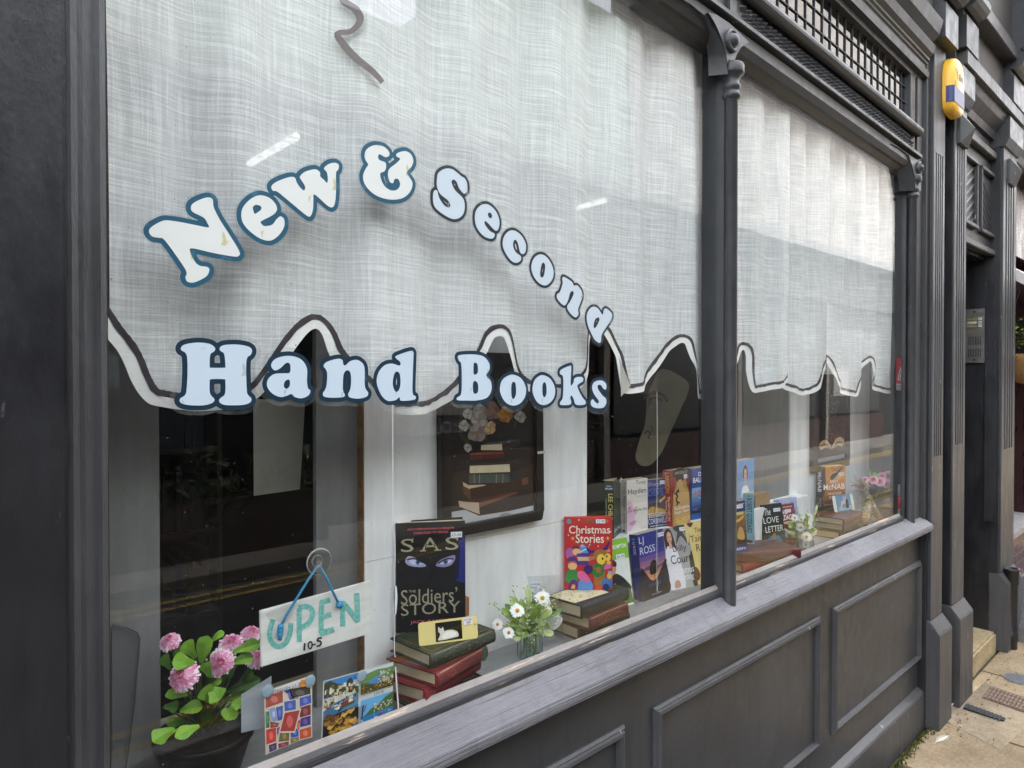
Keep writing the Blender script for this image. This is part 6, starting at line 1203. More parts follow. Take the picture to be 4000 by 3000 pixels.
pp('#cfdde6', [(0, .80), (1, .80), (1, 1), (0, 1)], a2_); pp('#5f8a3e', [(0, .62), (.2, .86), (.5, .93), (.8, .88), (1, .9), (1, .5), (0, .4)], a2_); pp('#4a8fc0', [(.15, .25), (.3, .55), (.62, .72), (.72, .66), (.55, .45), (.62, .25)], a2_)
for i in range(45):
    u, v = r_.uniform(.5, .94), r_.uniform(.3, .78); pp(r_.choice(['#e6e0d0', '#cfc8b4', '#8a8a70', '#4f5a38']), [(u, v), (u+.05, v), (u+.05, v+.06), (u, v+.06)], a2_)
pp('#4a4a20', [(0, 0), (0, .42), (.25, .36), (.5, .28), (1, .34), (1, 0)], a2_)
for i in range(60):
    u, v = r_.uniform(0, .96), r_.uniform(.02, .32); pp(r_.choice(['#e2b83a', '#c8922a', '#6a6a2a', '#f0ead0', '#a8702a', '#38441c']), [(u, v), (u+.035, v), (u+.03, v+.05), (u, v+.05)], a2_)
a3_ = area(.51, .015, .99, .50)
pp('#6ab0e2', [(0, .42), (1, .42), (1, 1), (0, 1)], a3_); pp('#2f86c2', [(0, 0), (1, 0), (1, .50), (0, .42)], a3_); pp('#4a6a34', [(.1, .40), (.3, .60), (.55, .70), (.75, .88), (1, .99), (1, .45), (.4, .42)], a3_)
for i in range(40):
    u, v = r_.uniform(.35, .95), r_.uniform(.44, .72); pp(r_.choice(['#e8e4da', '#d2ccba', '#7a8a5a', '#c0b8a4']), [(u, v), (u+.04, v), (u+.04, v+.045), (u, v+.045)], a3_)
for i in range(12):
    u, v = r_.uniform(.1, .9), r_.uniform(.08, .40); pp(r_.choice(['#f0efea', '#d84a3a', '#2a2a34', '#e8e0c8']), [(u, v), (u+.08, v), (u+.10, v+.03), (u-.01, v+.03)], a3_)
pp('#e9e9e6', [(.40, .28), (.405, .28), (.405, .70), (.40, .70)], a3_); pp('#2a1a14', [(.56, .12), (.82, .16), (.84, .24), (.56, .20)], a3_)
pp('#2a2420', [(.02, .36), (.05, .36), (.09, .86), (.04, .80)], a3_); pp('#8a2a24', [(.08, .6), (.10, .58), (.18, .84), (.14, .80)], a3_); pp('#b8c4cc', [(0, 0), (.14, .06), (.12, .22), (.02, .34), (0, .34)], a3_)
PC.append(('t', '#26262a', 'LOOE', .70, .525, .84, .565, .0))
art(PC, fpc, pcard, 'picture', 'lettering', .35, False)
b = MB(); b.add([fpc(*p, -3) for p in ((.94, .985), (1.05, .985), (1.06, 1.06), (.95, 1.06))], [(0, 1, 2, 3)]); b.build('clear_tape', FILM, pcard)
# stickers at the right edge of the second pane
def vsticker(name, lab, R, q, lay):
    P = [onY(*R(*p), .0045) for p in q]; o = thing(name, lab, 'sticker', sum(P)/4)
    def f(u, v, k): p = (P[3]*(1-u)+P[2]*u)*(1-v)+(P[0]*(1-u)+P[1]*u)*v; return (p[0], .0045-.00008*k, p[2])
    b = MB(); b.add([f(*p, 0) for p in ((0, 0), (1, 0), (1, 1), (0, 1))], [(0, 1, 2, 3)]); b.build('film', M('#c4c6c8', .35), o); art(lay, f, o, 'print', 'lettering', .35, False)
vsticker('warning_sticker', 'red warning sticker with a pale triangle at the right edge of the second pane', RD, ((1966, 600), (2060, 606), (2050, 985), (1962, 978)), [('r', '#b02a34', 0, .2, 1, 1), ('r', '#8f8f90', 0, 0, 1, .18), ('r', '#e0c8c8', 0, .19, 1, .205), ('p', '#dcdcdc', [(.14, .32), (.86, .32), (.5, .76)]), ('p', '#5a6066', [(.26, .345), (.74, .345), (.5, .66)]), ('p', '#d8d8d8', [(.4, .37), (.52, .37), (.6, .46), (.5, .56), (.46, .47)])])
vsticker('alarm_sticker', 'grey and red alarm company sticker low at the right edge of the second pane', C2, ((1955, 395), (2032, 378), (2032, 718), (1955, 740)), [('r', '#c2282e', 0, .22, 1, .66), ('r', '#9ba3aa', 0, .66, 1, 1), ('r', '#b8bcc0', 0, 0, 1, .22), ('t', '#2c3640', 'verisure', .06, .69, .96, .78, .0), ('s', '#2c3640', [(.62, .86), (.7, .96), (.86, .95), (.9, .86), (.76, .82)]), ('t', '#f0d8d6', 'Alarm', .08, .52, .92, .60, .0), ('t', '#e8b8b4', 'zone', .08, .42, .7, .49, 0), ('r', '#4a7a7c', .1, .12, .9, .17), ('r', '#4a5a60', .1, .07, .8, .09), ('r', '#4a5a60', .1, .03, .8, .05)])
# ------------------------------------------------------------------ pictures and sheets behind the display
# picture of books and flowers (generic still life)
YP = .145; PR = lambda x, y: onY(*RB(x, y), YP)
x0, x1 = PR(650, 1000)[0], PR(1428, 1000)[0]; zt_, zb_ = PR(1060, 252)[2], (PR(860, 1658)[2]+PR(1426, 1543)[2])/2
pf = thing('framed_picture', 'black framed painting of stacked old books and flowers on the white board', 'picture', ((x0+x1)/2, YP, zb_))
fw_ = (x1-x0)*.085; BLK = M('#15120f', .35, .5, .2, 30)
b = MB(); b.box(x0, x1, YP, .166, zb_, zb_+fw_); b.box(x0, x1, YP, .166, zt_-fw_, zt_); b.box(x0, x0+fw_, YP, .166, zb_+fw_, zt_-fw_); b.box(x1-fw_, x1, YP, .166, zb_+fw_, zt_-fw_); b.build('frame', BLK, pf, bevel=.003)
X0, X1_, Z0_, Z1_ = x0+fw_, x1-fw_, zb_+fw_, zt_-fw_
MB().box(X0, X1_, YP+.008, .165, Z0_, Z1_).build('mount', M('#b4b4b6', .5), pf)
def fp_(u, v, k): return (X0+(X1_-X0)*u, YP+.0078-.00003*k, Z0_+(Z1_-Z0_)*v)
LP = [('r', '#1d1813', 0, .085, 1, 1), ('s', '#33271d', [(.0, .10), (.0, .30), (.3, .34), (.8, .36), (1, .30), (1, .09)])]
def inv(x, y):  # photo position on the picture -> picture coordinates
    p = onY(*RB(x, y), YP+.0078); return (p[0]-X0)/(X1_-X0), (p[2]-Z0_)/(Z1_-Z0_)
def lp(c, pts): LP.append(('p', c, [inv(*p) for p in pts]))
lp('#2c2019', [(780, 1400), (935, 1410), (1240, 1310), (1355, 1340), (1350, 1430), (1180, 1470), (930, 1510), (770, 1440)]); lp('#b49e8a', [(770, 1395), (930, 1410), (935, 1500), (780, 1440)]); lp('#6a4a38', [(930, 1410), (1180, 1330), (1240, 1330), (940, 1445)]); lp('#4a3024', [(800, 1400), (935, 1410), (1235, 1320), (1160, 1330), (900, 1385)])
lp('#5a3d2c', [(805, 1280), (860, 1300), (1030, 1280), (1030, 1320), (870, 1395), (810, 1340)]); lp('#bca688', [(805, 1250), (850, 1275), (960, 1270), (1030, 1285), (860, 1305), (810, 1280)]); lp('#39261c', [(860, 1300), (1300, 1215), (1310, 1260), (1030, 1330), (870, 1390)]); lp('#6b4632', [(1260, 1225), (1308, 1212), (1308, 1262), (1265, 1275)])
lp('#45504c', [(850, 1195), (1165, 1185), (1172, 1250), (855, 1262)]); lp('#2a2e2e', [(1165, 1185), (1225, 1130), (1230, 1200), (1172, 1252)])
for x in (890, 930, 1060, 1110): lp('#8a845c', [(x, 1190), (x+6, 1190), (x+6, 1258), (x, 1258)])
lp('#cdbf9f', [(858, 1125), (1165, 1112), (1170, 1172), (858, 1182)]); lp('#3a2c20', [(845, 1110), (1140, 1095), (1270, 1060), (1170, 1112), (858, 1126)]); lp('#2a2019', [(1165, 1112), (1330, 1080), (1335, 1120), (1172, 1175)])
lp('#4f1f18', [(855, 1030), (1120, 1020), (1125, 1060), (862, 1080)]); lp('#7a3526', [(862, 1028), (1122, 1016), (1118, 1030), (866, 1042)])
lp('#c4b698', [(945, 965), (1105, 955), (1108, 1005), (945, 1003)]); lp('#3a2c22', [(1105, 955), (1245, 920), (1248, 965), (1108, 1008)]); lp('#3c4a4c', [(998, 945), (1120, 935), (1240, 920), (1110, 955), (948, 965)])
def bloom(x, y, r, c, c2, n=7, ctr='#8a6a2a'):
    rr = random.Random(x)
    for i in range(n):
        a = i*6.283/n+rr.random()*.5; d = r*rr.uniform(.45, .62); s = r*rr.uniform(.42, .6)
        LP.append(('s', c if i % 2 else c2, [inv(x+d*math.cos(a)+s*math.cos(t*1.2566)*rr.uniform(.8, 1.2), y+d*math.sin(a)*1.1+s*math.sin(t*1.2566)*rr.uniform(.8, 1.2)) for t in range(5)]))
    u, v = inv(x, y); u2, _ = inv(x+r*.22, y); LP.append(('e', ctr, u, v, u2-u, (u2-u)*.6))
for s in (((760, 620), (870, 760), (820, 1000)), ((1000, 700), (960, 850), (990, 920)), ((1230, 640), (1220, 760), (1200, 830)), ((800, 700), (780, 860), (850, 960))): LP.append(('l', '#2e3320', .03, [inv(*p) for p in s]))
for f in ((935, 700, 45, '#8f8a80', '#77726a'), (930, 770, 62, '#9a958a', '#807b72'), (840, 725, 38, '#a8a298', '#8a857c'), (1035, 700, 62, '#7a5d58', '#684b46'), (1130, 730, 58, '#a8742a', '#8a5a20'), (1245, 745, 42, '#a8a298', '#8a857c'), (812, 815, 40, '#a09a92', '#86807a'), (910, 870, 66, '#8c7f7a', '#766965'), (1010, 835, 45, '#b8966a', '#9a7a52'), (835, 985, 30, '#a8a49c', '#8e8a84')): bloom(*f)
LP.append(('l', '#8a8a88', .03, [inv(1075, 1535), inv(1110, 1508), inv(1170, 1508)]))
art(LP, fp_, pf, 'painting', 'lettering', .5, False)
# second picture, sparks rising from an open book
YQ = .188
x0, x1 = onY(*RD(1000, 1300), YQ)[0], onY(*RD(1420, 1300), YQ)[0]; zt_, zb_ = onY(*RD(1100, 790), YQ)[2], onY(*C2(1100, 262), YQ)[2]
pf2 = thing('framed_picture', 'black framed picture of sparks rising from an open book in the right window', 'picture', ((x0+x1)/2, YQ, zb_)); fw_ = (x1-x0)*.10
b = MB(); b.box(x0, x1, YQ, .209, zb_, zb_+fw_); b.box(x0, x1, YQ, .209, zt_-fw_, zt_); b.box(x0, x0+fw_, YQ, .209, zb_+fw_, zt_-fw_); b.box(x1-fw_, x1, YQ, .209, zb_+fw_, zt_-fw_); b.build('frame', BLK, pf2, bevel=.003)
def fq(u, v, k): return (x0+fw_+(x1-x0-2*fw_)*u, YQ+.009-.00002*k, zb_+fw_+(zt_-zb_-2*fw_)*v)
Lq = [('r', '#17120f', 0, 0, 1, 1), ('s', '#1f2f30', [(.1, .62), (.2, .98), (.6, .98), (.8, .7), (.5, .55)]), ('r', '#9a9a9c', .0, .0, 1, .05)]; rq = random.Random(9)
for i in range(190):
    v = rq.uniform(.24, .95); u = .5+rq.gauss(0, .06+.22*(v-.2)); c_ = rq.choice(['#a8663a', '#c8843c', '#8a4a5a', '#b9b4a8', '#3f6a8a', '#7a2f2a', '#c9a25a']) if v > .4 else rq.choice(['#c8702a', '#e0953a', '#a8502a'])
    if 0.02 < u < .96: Lq.append(('p', c_, [(u, v), (u+.025*rq.random()+.006, v+.004), (u+.015*rq.random(), v+.022*rq.random()+.006)]))
Lq += [('s', '#b9a27c', [(.5, .14), (.40, .24), (.24, .28), (.08, .24), (.12, .16), (.3, .18)]), ('s', '#c9b48c', [(.5, .14), (.6, .25), (.78, .29), (.94, .24), (.88, .16), (.7, .18)]), ('l', '#6a4a2a', .02, [(.1, .2), (.3, .22), (.5, .14), (.7, .22), (.9, .2)])]
art(Lq, fq, pf2, 'painting', 'lettering', .5, False)
# grey sheet hanging in the left opening
YH = .30; hs_ = [onY(x, y, YH) for x, y in ((990, 1560), (1192, 1560), (1172, 1911), (992, 1937))]
sh = thing('hanging_sheet', 'plain grey paper sheet hanging in the dark gap left of the white board', 'paper', ((hs_[2][0]+hs_[3][0])/2, YH, hs_[3][2]))
MB().prism([(p[0], p[2]) for p in hs_], YH, YH+.0012).build('sheet', M('#b3b0a6', .8, .2, .06, 5), sh)
# pale cardboard sheet in the gap by the column
YK = .30; Kp = smooth([(905, 815), (1000, 815), (1080, 855), (1160, 905), (1222, 975), (1200, 1090), (1150, 1200), (1080, 1360), (1010, 1510), (950, 1660), (880, 1770), (790, 1850), (690, 1840), (645, 1760), (665, 1660), (700, 1540), (745, 1420), (765, 1240), (770, 1100), (830, 960)], 3)
Kx = [(onY(*RC(*p), YK)[0], onY(*RC(*p), YK)[2]) for p in Kp]; kd = thing('cardboard_sheet', 'pale curved cardboard sheet with arched print in the dark gap beside the column', 'cardboard', (Kx[0][0], YK, min(z for x, z in Kx)))
MB().prism(Kx, YK, YK+.002).build('sheet', M('#6b6858', .8, .2, .15, 6), kd); b = MB(); fk = lambda x, y: (onY(*RC(x, y), YK)[0], YK-.0006, onY(*RC(x, y), YK)[2])
for i in range(13):
    a = math.radians(205+i*11); r0, r1 = 118, 150; cx_, cy_ = 855, 1195
    b.add([fk(cx_+r*math.cos(a+d), cy_+r*math.sin(a+d)) for r, d in ((r0, 0), (r1, 0), (r1, .12), (r0, .12))], [(0, 1, 2, 3)])
for i in range(6):
    a = math.radians(235+i*15); cx_, cy_ = 855, 1215
    b.add([fk(cx_+r*math.cos(a+d), cy_+r*math.sin(a+d)) for r, d in ((88, 0), (108, 0), (108, .17), (88, .17))], [(0, 1, 2, 3)])
ribbon(b, [(735, 1500), (770, 1480), (800, 1500), (780, 1540), (800, 1560)], 14, fk); ribbon(b, [(800, 1420), (830, 1450), (810, 1480)], 9, fk); b.build('print', M('#3a362c', .8), kd)
# peeling paper on the left board
b = MB(); Rl = R7a; pe = [(690, 770), (780, 785), (840, 815), (856, 850), (850, 960), (838, 1080), (826, 1240), (806, 1400), (785, 1560), (770, 1660), (690, 1660)]
P = [onY(*Rl(*p), .16) for p in pe]; pp_ = thing('peeling_paper', 'curling grey backing paper peeling off the board at the bottom left', 'paper', P[0]); n_ = len(P)
b.add([tuple(p) for p in P], [tuple(range(n_))]); b.build('sheet', M('#6b6b6b', .7, .2, .1, 8), pp_)
b = MB(); b.tube([Vector(p)-Vector((0, .006, 0)) for p in P[:-1]], .0014, 6); b.build('curled_edge', M('#5a5a5a', .6), pp_)
# ------------------------------------------------------------------ flowers
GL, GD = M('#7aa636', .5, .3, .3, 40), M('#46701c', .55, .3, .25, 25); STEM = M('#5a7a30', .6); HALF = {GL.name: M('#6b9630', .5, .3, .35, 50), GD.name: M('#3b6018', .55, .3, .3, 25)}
def leaf(mb, base, tip, wd, nrm, mat, cup=.25):
    base, tip, nrm = Vector(base), Vector(tip), Vector(nrm).normalized(); ax_ = tip-base; L = ax_.length; s = ax_.normalized().cross(nrm).normalized(); n = 7; vs = []
    for i in range(n+1):
        f = i/n; wv = wd*(1.0)*(.26+1.05*f if f < .66 else .95*math.sqrt(max(0, 1.0-((f-.66)/.345)**2))+.01); p = base+ax_*f+nrm*(L*.13*math.sin(math.pi*f)); j = 1+.09*math.sin(i*5.1+L*900)
        vs += [p+s*wv*j+nrm*wv*cup, p-nrm*wv*.05, p-s*wv*j+nrm*wv*cup]
    m2 = HALF.get(mat.name, mat)
    mb.add(vs, [(3*i, 3*i+1, 3*i+4, 3*i+3) for i in range(n)], mat, True); mb.add(vs, [(3*i+1, 3*i+2, 3*i+5, 3*i+4) for i in range(n)], m2, True)
def pom(o, c, r, nrm, seed):
    """double daisy: rings of frilled petals"""
    rr = random.Random(seed); c, nz = Vector(c), Vector(nrm).normalized(); a = nz.cross(Vector((.1, .2, 1))).normalized(); b_ = nz.cross(a); mb = MB()
    cols = ['#e594ba', '#e286af', '#e9a6c5', '#efbdd3']
    for ring in range(8):
        q = ring/7; n = int(16+18*q); rad = r*(.22+.78*q); lift = r*(.62*(1-q*q)**.8+.02)
        for i in range(n):
            t = 6.283*(i+rr.random()*.6)/n; d = a*math.cos(t)+b_*math.sin(t); s = -a*math.sin(t)+b_*math.cos(t); ri = rad*.35; ro = rad*rr.uniform(.88, 1.08); wv = ro*3.3/n*1.25; up = rr.uniform(.8, 1.2)
            col = M('#f2e2e6' if (ring >= 6 and rr.random() < .6) else rr.choice(cols if ring > 1 else ['#dc6fa2', '#e48ab4']), .7, .2, .08, 60)
            p0 = c+d*ri+nz*lift*.55; p1 = c+d*(ri+ro)/2+nz*lift*up; p2 = c+d*ro+nz*(lift*.75-r*.12*q)
            mb.add([p0-s*wv*.3, p0+s*wv*.3, p1+s*wv*.75, p2+s*wv*.6, p2+nz*r*.03, p2-s*wv*.6, p1-s*wv*.75], [(0, 1, 2, 6), (2, 3, 4, 5, 6)], col)
    mb.ball(tuple(c+nz*r*.30), r*.2, M('#d8c87a', .8, .2, .3, 90), 10, 6); mb.build('flower', M('#e58fb6'), o)
base = onY(*R7a(1290, 1560), .085); pt = thing('pot_plant', 'pink double daisies with broad green leaves in a black pot at the lower left', 'pot plant', (base[0], .1, ZS-.001))
bz = onY(*R7a(1270, 1470), .085)[2]; pr_ = .076
MB().lathe([(pr_*.72, ZS-.0), (pr_, bz-.008), (pr_*1.05, bz-.006), (pr_*1.05, bz+.006), (pr_*.97, bz+.006), (pr_*.95, bz-.01), (0, bz-.01)], (base[0]-.002, .100, 0), 28).build('pot', M('#0c0b0a', .6, .2, .2, 20), pt)
MB().lathe([(pr_*.9, bz-.0095), (0, bz-.004)], (base[0]-.002, .100, 0), 20).build('soil', M('#1c140d', .9, .2, .4, 90), pt)
ctr = Vector((base[0], .10, bz)); FL = [((1362, 1005), 78, .055), ((1137, 1092), 84, .045), ((1430, 893), 66, .10), ((1050, 880), 58, .11), ((1550, 832), 56, .12), ((1575, 985), 60, .12)]
sm = MB()
for i, (p, rpx, Y) in enumerate(FL):
    c = Vector(onY(*R7a(*p), Y)); r = rpx*.633/F*((Vector(c)-Vector(CAM)).dot(Vector(FWD)))*1.12
    nd = (Vector(CAM)-c).normalized() if i in (0,) else ((Vector(CAM)-c).normalized()+Vector([(-.35, 0, .35), (-.5, .1, .35), (.1, .1, .8), (-.3, .2, .9), (.3, .1, .9), (.5, .1, .4)][i])).normalized()
    pom(pt, c, r, nd, i); sm.tube([ctr, ctr*.4+c*.6+Vector((0, .012, -.01)), c-nd*.005], .0022, 6)
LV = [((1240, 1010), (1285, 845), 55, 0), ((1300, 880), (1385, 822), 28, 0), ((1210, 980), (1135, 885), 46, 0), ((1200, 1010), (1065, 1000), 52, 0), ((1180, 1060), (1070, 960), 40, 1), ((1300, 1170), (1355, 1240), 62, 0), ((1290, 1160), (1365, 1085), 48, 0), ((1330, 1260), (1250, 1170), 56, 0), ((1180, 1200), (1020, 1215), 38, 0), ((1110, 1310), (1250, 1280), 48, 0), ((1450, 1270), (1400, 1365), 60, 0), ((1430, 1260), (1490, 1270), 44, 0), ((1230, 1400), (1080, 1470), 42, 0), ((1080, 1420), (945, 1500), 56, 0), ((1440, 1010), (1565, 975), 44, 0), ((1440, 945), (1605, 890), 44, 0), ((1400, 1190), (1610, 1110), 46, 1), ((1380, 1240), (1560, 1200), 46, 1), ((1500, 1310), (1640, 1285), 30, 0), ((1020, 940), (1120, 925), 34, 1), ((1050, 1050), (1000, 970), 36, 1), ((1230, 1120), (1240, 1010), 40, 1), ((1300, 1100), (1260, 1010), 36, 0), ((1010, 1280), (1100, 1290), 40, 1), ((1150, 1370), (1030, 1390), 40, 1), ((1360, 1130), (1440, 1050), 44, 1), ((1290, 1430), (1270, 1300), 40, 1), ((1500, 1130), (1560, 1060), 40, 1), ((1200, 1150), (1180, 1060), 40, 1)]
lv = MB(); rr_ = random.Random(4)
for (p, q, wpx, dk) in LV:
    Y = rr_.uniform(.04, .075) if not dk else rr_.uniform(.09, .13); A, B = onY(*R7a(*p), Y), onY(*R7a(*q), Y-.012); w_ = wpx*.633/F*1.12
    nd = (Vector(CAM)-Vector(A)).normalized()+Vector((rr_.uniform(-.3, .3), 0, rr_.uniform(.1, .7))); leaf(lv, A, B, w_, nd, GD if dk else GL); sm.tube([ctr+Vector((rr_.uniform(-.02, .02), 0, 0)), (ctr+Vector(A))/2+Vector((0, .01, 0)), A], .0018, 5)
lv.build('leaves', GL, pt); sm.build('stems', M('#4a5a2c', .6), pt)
def daisy(mb, c, r, nd, seed, col='#f2f1ee'):
    rr = random.Random(seed); c, nz = Vector(c), Vector(nd).normalized(); a = nz.cross(Vector((.1, .2, 1))).normalized(); b_ = nz.cross(a); n = 17
    for i in range(n):
        t = 6.283*(i+.3*rr.random())/n; d = a*math.cos(t)+b_*math.sin(t); s = -a*math.sin(t)+b_*math.cos(t); L = r*rr.uniform(.85, 1.05); wv = r*.17; dz_ = rr.uniform(-.12, .08)*r
        p = [c+d*r*.18, c+d*L*.6+s*wv+nz*dz_*.3, c+d*L*.95+s*wv*.6+nz*dz_, c+d*L+nz*dz_, c+d*L*.95-s*wv*.6+nz*dz_, c+d*L*.6-s*wv+nz*dz_*.3]; mb.add(p, [(0, 1, 2, 3, 4, 5)], M(col, .7, .2, .05, 60))
    mb.ball(tuple(c+nz*r*.06), (r*.27,)*3, M('#d89a24', .8, .2, .3, 120), 10, 6)
def vase(label, R, base_px, flowers, spread, scale, glass_tint):
    c = onZ(*base_px, ZS); o = thing('flower_vase', label, 'vase', c); r = .031
    g = glassy('jar_glass', glass_tint, 1.5, .02, boost=1.6)
    pr = [(r*.86, ZS+.0006), (r*.97, ZS+.004), (r, ZS+.012), (r*.99, ZS+.045), (r*1.03, ZS+.060), (r*1.0, ZS+.063)]
    MB().lathe(pr, (c[0], c[1], 0), 28).build('jar', g, o)
    MB().lathe([(r*.86, ZS+.0005), (r*.8, ZS+.009), (0, ZS+.010)], (c[0], c[1], 0), 24).build('jar_base', glassy('thick_glass', (.62, .72, .70), 1.5, .05, boost=3, film=.12), o)
    rb_ = MB()
    for k in range(12): a = k*.5236; rb_.tube([(c[0]+r*1.005*math.cos(a), c[1]+r*1.005*math.sin(a), ZS+.008), (c[0]+r*1.005*math.cos(a), c[1]+r*1.005*math.sin(a), ZS+.048)], .0011, 5)
    rb_.build('flutes', glassy('jar_flute', (.72, .80, .78), 1.5, .05, boost=2.5), o)
    fm, sm, lv = MB(), MB(), MB(); rr = random.Random(len(flowers)); nk = Vector((c[0], c[1], ZS+.06)); 
    for i, (p, rpx, Y) in enumerate(flowers):
        q = Vector(onY(*R(*p), Y)); rad = rpx*scale/F*((q-Vector(CAM)).dot(Vector(FWD))); nd = (Vector(CAM)-q).normalized()+Vector((rr.uniform(-.3, .3), 0, rr.uniform(-.1, .4)))
        daisy(fm, q, rad, nd, i); sm.tube([nk-Vector((0, 0, .05)), nk+Vector((0, 0, .01)), nk*.4+q*.6, q-nd.normalized()*.004], .0013, 5)
    for i in range(spread):
        d = Vector((rr.gauss(0, .034), rr.gauss(0, .022), abs(rr.gauss(.038, .03)))); q = nk+d
        if q.y < .012: q.y = .012+rr.random()*.01
        if rr.random() < .55: leaf(lv, nk+(q-nk)*.45, q, rr.uniform(.005, .011), Vector((-.5, -1, .5)), M(rr.choice(['#86a84a', '#a2bb66', '#5f8434', '#b9c98a']), .55, .3, .15, 40))
        else:
            sm.tube([nk, q], .0008, 4)
            for k in range(5): z = q+Vector((rr.gauss(0, .006), rr.gauss(0, .005), rr.gauss(0, .006))); fm.ball(tuple(z), .0019, M(rr.choice(['#a9c07a', '#dfe4cc', '#8fac5c']), .7), 6, 4)
    for i in range(14): a = rr.random()*6.28; sm.tube([(c[0]+.015*math.cos(a), c[1]+.015*math.sin(a), ZS+.012+rr.random()*.01), (c[0]+.02*math.cos(a+1), c[1]+.02*math.sin(a+1), ZS+.07)], .0013, 5)
    fm.build('flowers', M('#f2f1ee'), o); sm.build('stems', M('#8aa24a', .6), o); lv.build('leaves', GL, o)
vase('small fluted glass jar of artificial daisies between the two big book stacks', B4, B4(1235, 1140), [((1325, 712), 58, .050), ((1145, 802), 56, .045), ((1330, 782), 52, .062), ((1003, 900), 42, .070), ((1082, 962), 46, .055)], 230, .54259, (.90, .95, .94))
vase('jar of artificial daisies in the right window in front of the leaning paperbacks', C2, C2(955, 1120), [((980, 762), 62, .055), ((990, 836), 50, .045), ((905, 858), 50, .06), ((1030, 902), 52, .055), ((970, 958), 60, .045), ((842, 755), 40, .085), ((915, 772), 36, .075), ((965, 1045), 44, .05)], 120, .36166, (.86, .90, .90))
# cellophane bag with a lavender heart
YB = .085; bq = [onY(*B4(*p), YB) for p in ((1212, 556), (1448, 546), (1480, 1008), (1300, 1000))]; cb = thing('cellophane_bag', 'clear cellophane bag with a white lavender heart and handwritten label behind the daisies', 'bag', (sum(bq)/4))
cell = glassy('cellophane', (.93, .94, .95), 1.5, .06, wav=.9, boost=2.2, film=.06); n = 8; vs = []
rr = random.Random(2)
for s in (0, 1):
    for i in range(n+1):
        for j in range(n+1):
            u, v = i/n, j/n; p = (bq[3]*(1-u)+bq[2]*u)*(1-v)+(bq[0]*(1-u)+bq[1]*u)*v; p = p+np.array([0, (-1 if s == 0 else 1)*.006*math.sin(math.pi*u)*math.sin(math.pi*v)+rr.gauss(0, .0012), 0]); vs.append(p)
MB().add(vs, [(s*81+i*9+j, s*81+i*9+j+1, s*81+i*9+j+10, s*81+i*9+j+9) for s in (0, 1) for i in range(n) for j in range(n)]).build('film', cell, cb)
fb = plane(B4, YB-.009); b = MB(); b.add([fb(*p) for p in ((1226, 598), (1320, 590), (1322, 652), (1224, 668))], [(0, 1, 2, 3)]); b.build('label', M('#dcdfe6', .6), cb)
b = MB()
for k, (tx_, x_0, x_1, y_) in enumerate((('Lavender', 1232, 1314, 618), ('Heart', 1232, 1286, 642), ('\u00a32.49', 1270, 1318, 658))): text_in(b, tx_, lambda x, y: fb(x, y_-y, 1), x_0, 0, x_1, 17, M('#4a5070', .6, vary=0), 0)
b.build('handwriting', M('#4a5070'), cb)
hp_ = smooth([(1345, 850), (1375, 832), (1410, 845), (1440, 835), (1465, 860), (1450, 900), (1400, 940), (1360, 905)], 4); hx = [(onY(*B4(*p), YB)[0], onY(*B4(*p), YB)[2]) for p in hp_]; MB().prism(hx, YB-.004, YB+.006).build('heart', M('#d8d6d8', .8), cb, bevel=.003)
b = MB(); ribbon(b, [(1345, 880), (1360, 900), (1352, 915)], 12, lambda x, y: fb(x, y, 2)); b.ball(fb(1356, 890, 3), (.005, .002, .008)); b.build('bee_print', M('#3a3226', .7), cb)
# roses and twig figure
rs_ = thing('rose_bunch', 'bunch of pink fabric roses with green leaves at the right end of the second window', 'flowers', onY(*C2(1790, 370), .08)); b = MB(); lv = MB()
for i, (p, rp) in enumerate((((1690, 345), 36), ((1762, 366), 38), ((1830, 388), 36), ((1858, 308), 46), ((1895, 415), 34), ((1782, 306), 30), ((1600, 345), 26), ((1905, 450), 24))):
    c = Vector(onY(*C2(*p), .075+.01*(i % 3))); r = rp*.36166*1.35/F*((c-Vector(CAM)).dot(Vector(FWD))); nd = ((Vector(CAM)-c).normalized()+Vector((0, 0, .5))).normalized(); a = nd.cross(Vector((0, 0, 1))).normalized(); q = nd.cross(a)
    for ring in range(4):
        for k in range(5+ring):
            t = 6.283*k/(5+ring)+ring*.7; d = a*math.cos(t)+q*math.sin(t); s = -a*math.sin(t)+q*math.cos(t); ro = r*(.3+.23*ring); wv = ro*.75
            b.add([c+d*ro*.3+nd*r*.1, c+d*ro*.8+s*wv+nd*r*(.5-.12*ring), c+d*ro*1.1+nd*r*(.55-.2*ring), c+d*ro*.8-s*wv+nd*r*(.5-.12*ring)], [(0, 1, 2, 3)], M(['#d0557f', '#e07f9f', '#eba0b8', '#f2bccb'][ring], .7, .2, .1, 60))
for p, q in (((1660, 320), (1630, 252)), ((1690, 330), (1740, 285)), ((1640, 350), (1565, 365)), ((1890, 350), (1968, 300)), ((1900, 370), (1960, 372)), ((1720, 300), (1680, 285))):
    leaf(lv, onY(*C2(*p), .085), onY(*C2(*q), .08), 30*.36166/F*3.3, (-.5, -1, .4), M('#6a9a40', .5, .3, .2, 30))
st_m = MB(); st_m.tube([onY(*C2(1790, 380), .09), onY(*C2(1720, 520), .10), (onZ(*C2(1690, 800), ZS)[0], .10, ZS+.001)], .002, 6); st_m.build('stem', STEM, rs_)
b.build('roses', M('#e29ab6'), rs_); lv.build('leaves', GL, rs_)
tw = thing('twig_figure', 'rustic bark figure with two spread legs and a raffia tuft by the right window edge', 'ornament', onZ(*C2(1680, 815), ZS)); b = MB(); T = lambda x, y, Y: Vector(onY(*C2(x, y), Y))
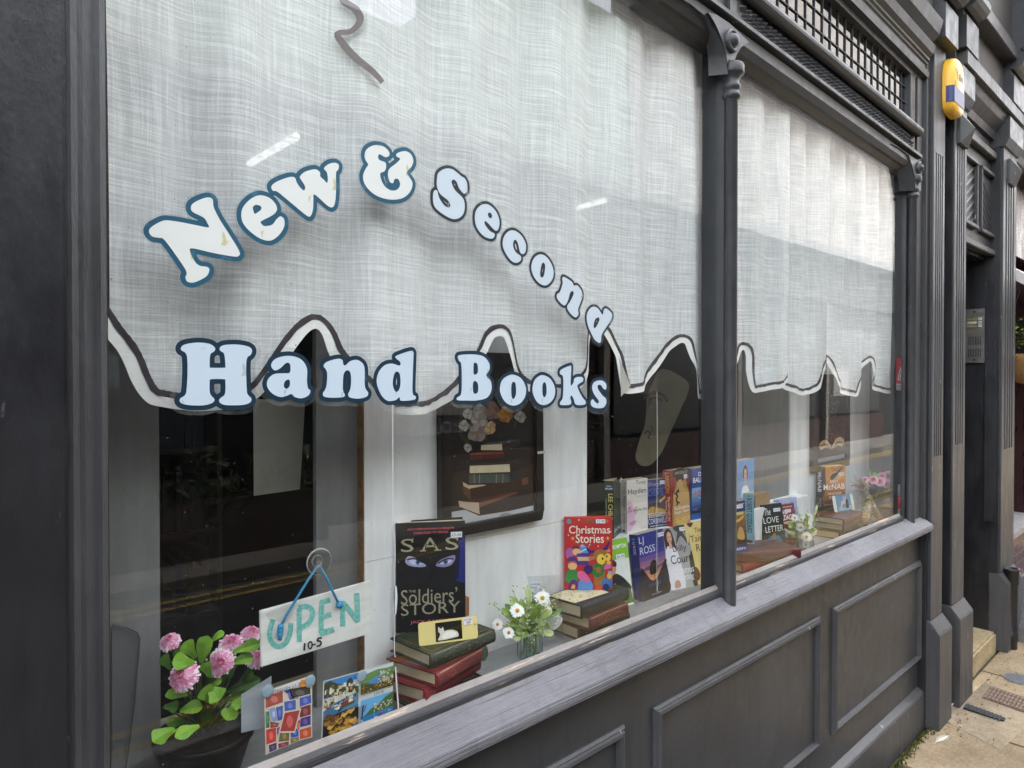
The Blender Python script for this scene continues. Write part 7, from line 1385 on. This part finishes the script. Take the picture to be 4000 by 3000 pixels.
BARK = paint('pale_bark', (.26, .20, .12), chip='#d2c4a0', amount=.56, rough=.8, grain=(3, 3, 3), chipsize=22, bump=.8)
b.tube([T(1640, 570, .08), T(1610, 690, .075), T(1580, 800, .07), T(1590, 830, .068)], [.014, .022, .022, .018], 12); b.tube([T(1660, 580, .08), T(1710, 690, .07), T(1780, 800, .06)], [.014, .017, .009], 10); b.tube([T(1600, 470, .085), T(1640, 540, .08), T(1650, 600, .08)], [.008, .016, .02], 10); b.build('body', BARK, tw)
b = MB(); rr = random.Random(8)
for i in range(120):
    p = T(1570, 415, .085); d = Vector((rr.gauss(0, .03), rr.gauss(0, .015), rr.gauss(.008, .018))); b.tube([p, p+d*.6, p+d+Vector((0, 0, -.008*rr.random()))], .0009, 4, M(rr.choice(['#8a5a2a', '#a8743a', '#6a421c', '#c29a5a']), .8))
b.build('raffia', M('#8a5a2a'), tw)
# paint drips and scraps on the panes
dr_ = thing('paint_drip', 'long thin white paint drip running down the first pane by the left book stack', 'paint drip', onY(1544, 2300, -.004)); b = MB()
for pts, wd in (([(1534, 1560), (1536, 2000), (1543, 2130), (1541, 2300), (1541, 2540), (1546, 2562)], 3.0), ([(1543, 2290), (1546, 2340), (1541, 2400)], 13), ([(1545, 2605), (1550, 2680), (1557, 2770)], 5)): ribbon(b, pts, wd, lambda x, y: tuple(onY(x, y, -.0042)), None, 5)
b.build('drip', M('#c8cccb', .5), dr_)
d2 = thing('paint_drip', 'faint vertical white scratch low down the first pane near the column', 'scratch', onY(2568, 1900, -.004)); b = MB(); ribbon(b, [(2566, 1530), (2568, 1760), (2566, 1960), (2566, 2310)], 1.8, lambda x, y: tuple(onY(x, y, -.0042))); b.build('drip', M('#b8bcbb', .5), d2)
sk = thing('tape_scrap', 'small grey scrap of old tape on the first pane over the framed painting', 'tape', onY(*RB(1410, 1020), -.004)); b = MB(); b.add([tuple(onY(*RB(*p), -.0042)) for p in ((1380, 1016), (1440, 1008), (1442, 1026), (1384, 1034))], [(0, 1, 2, 3)]); b.build('scrap', M('#8c908e', .6), sk)
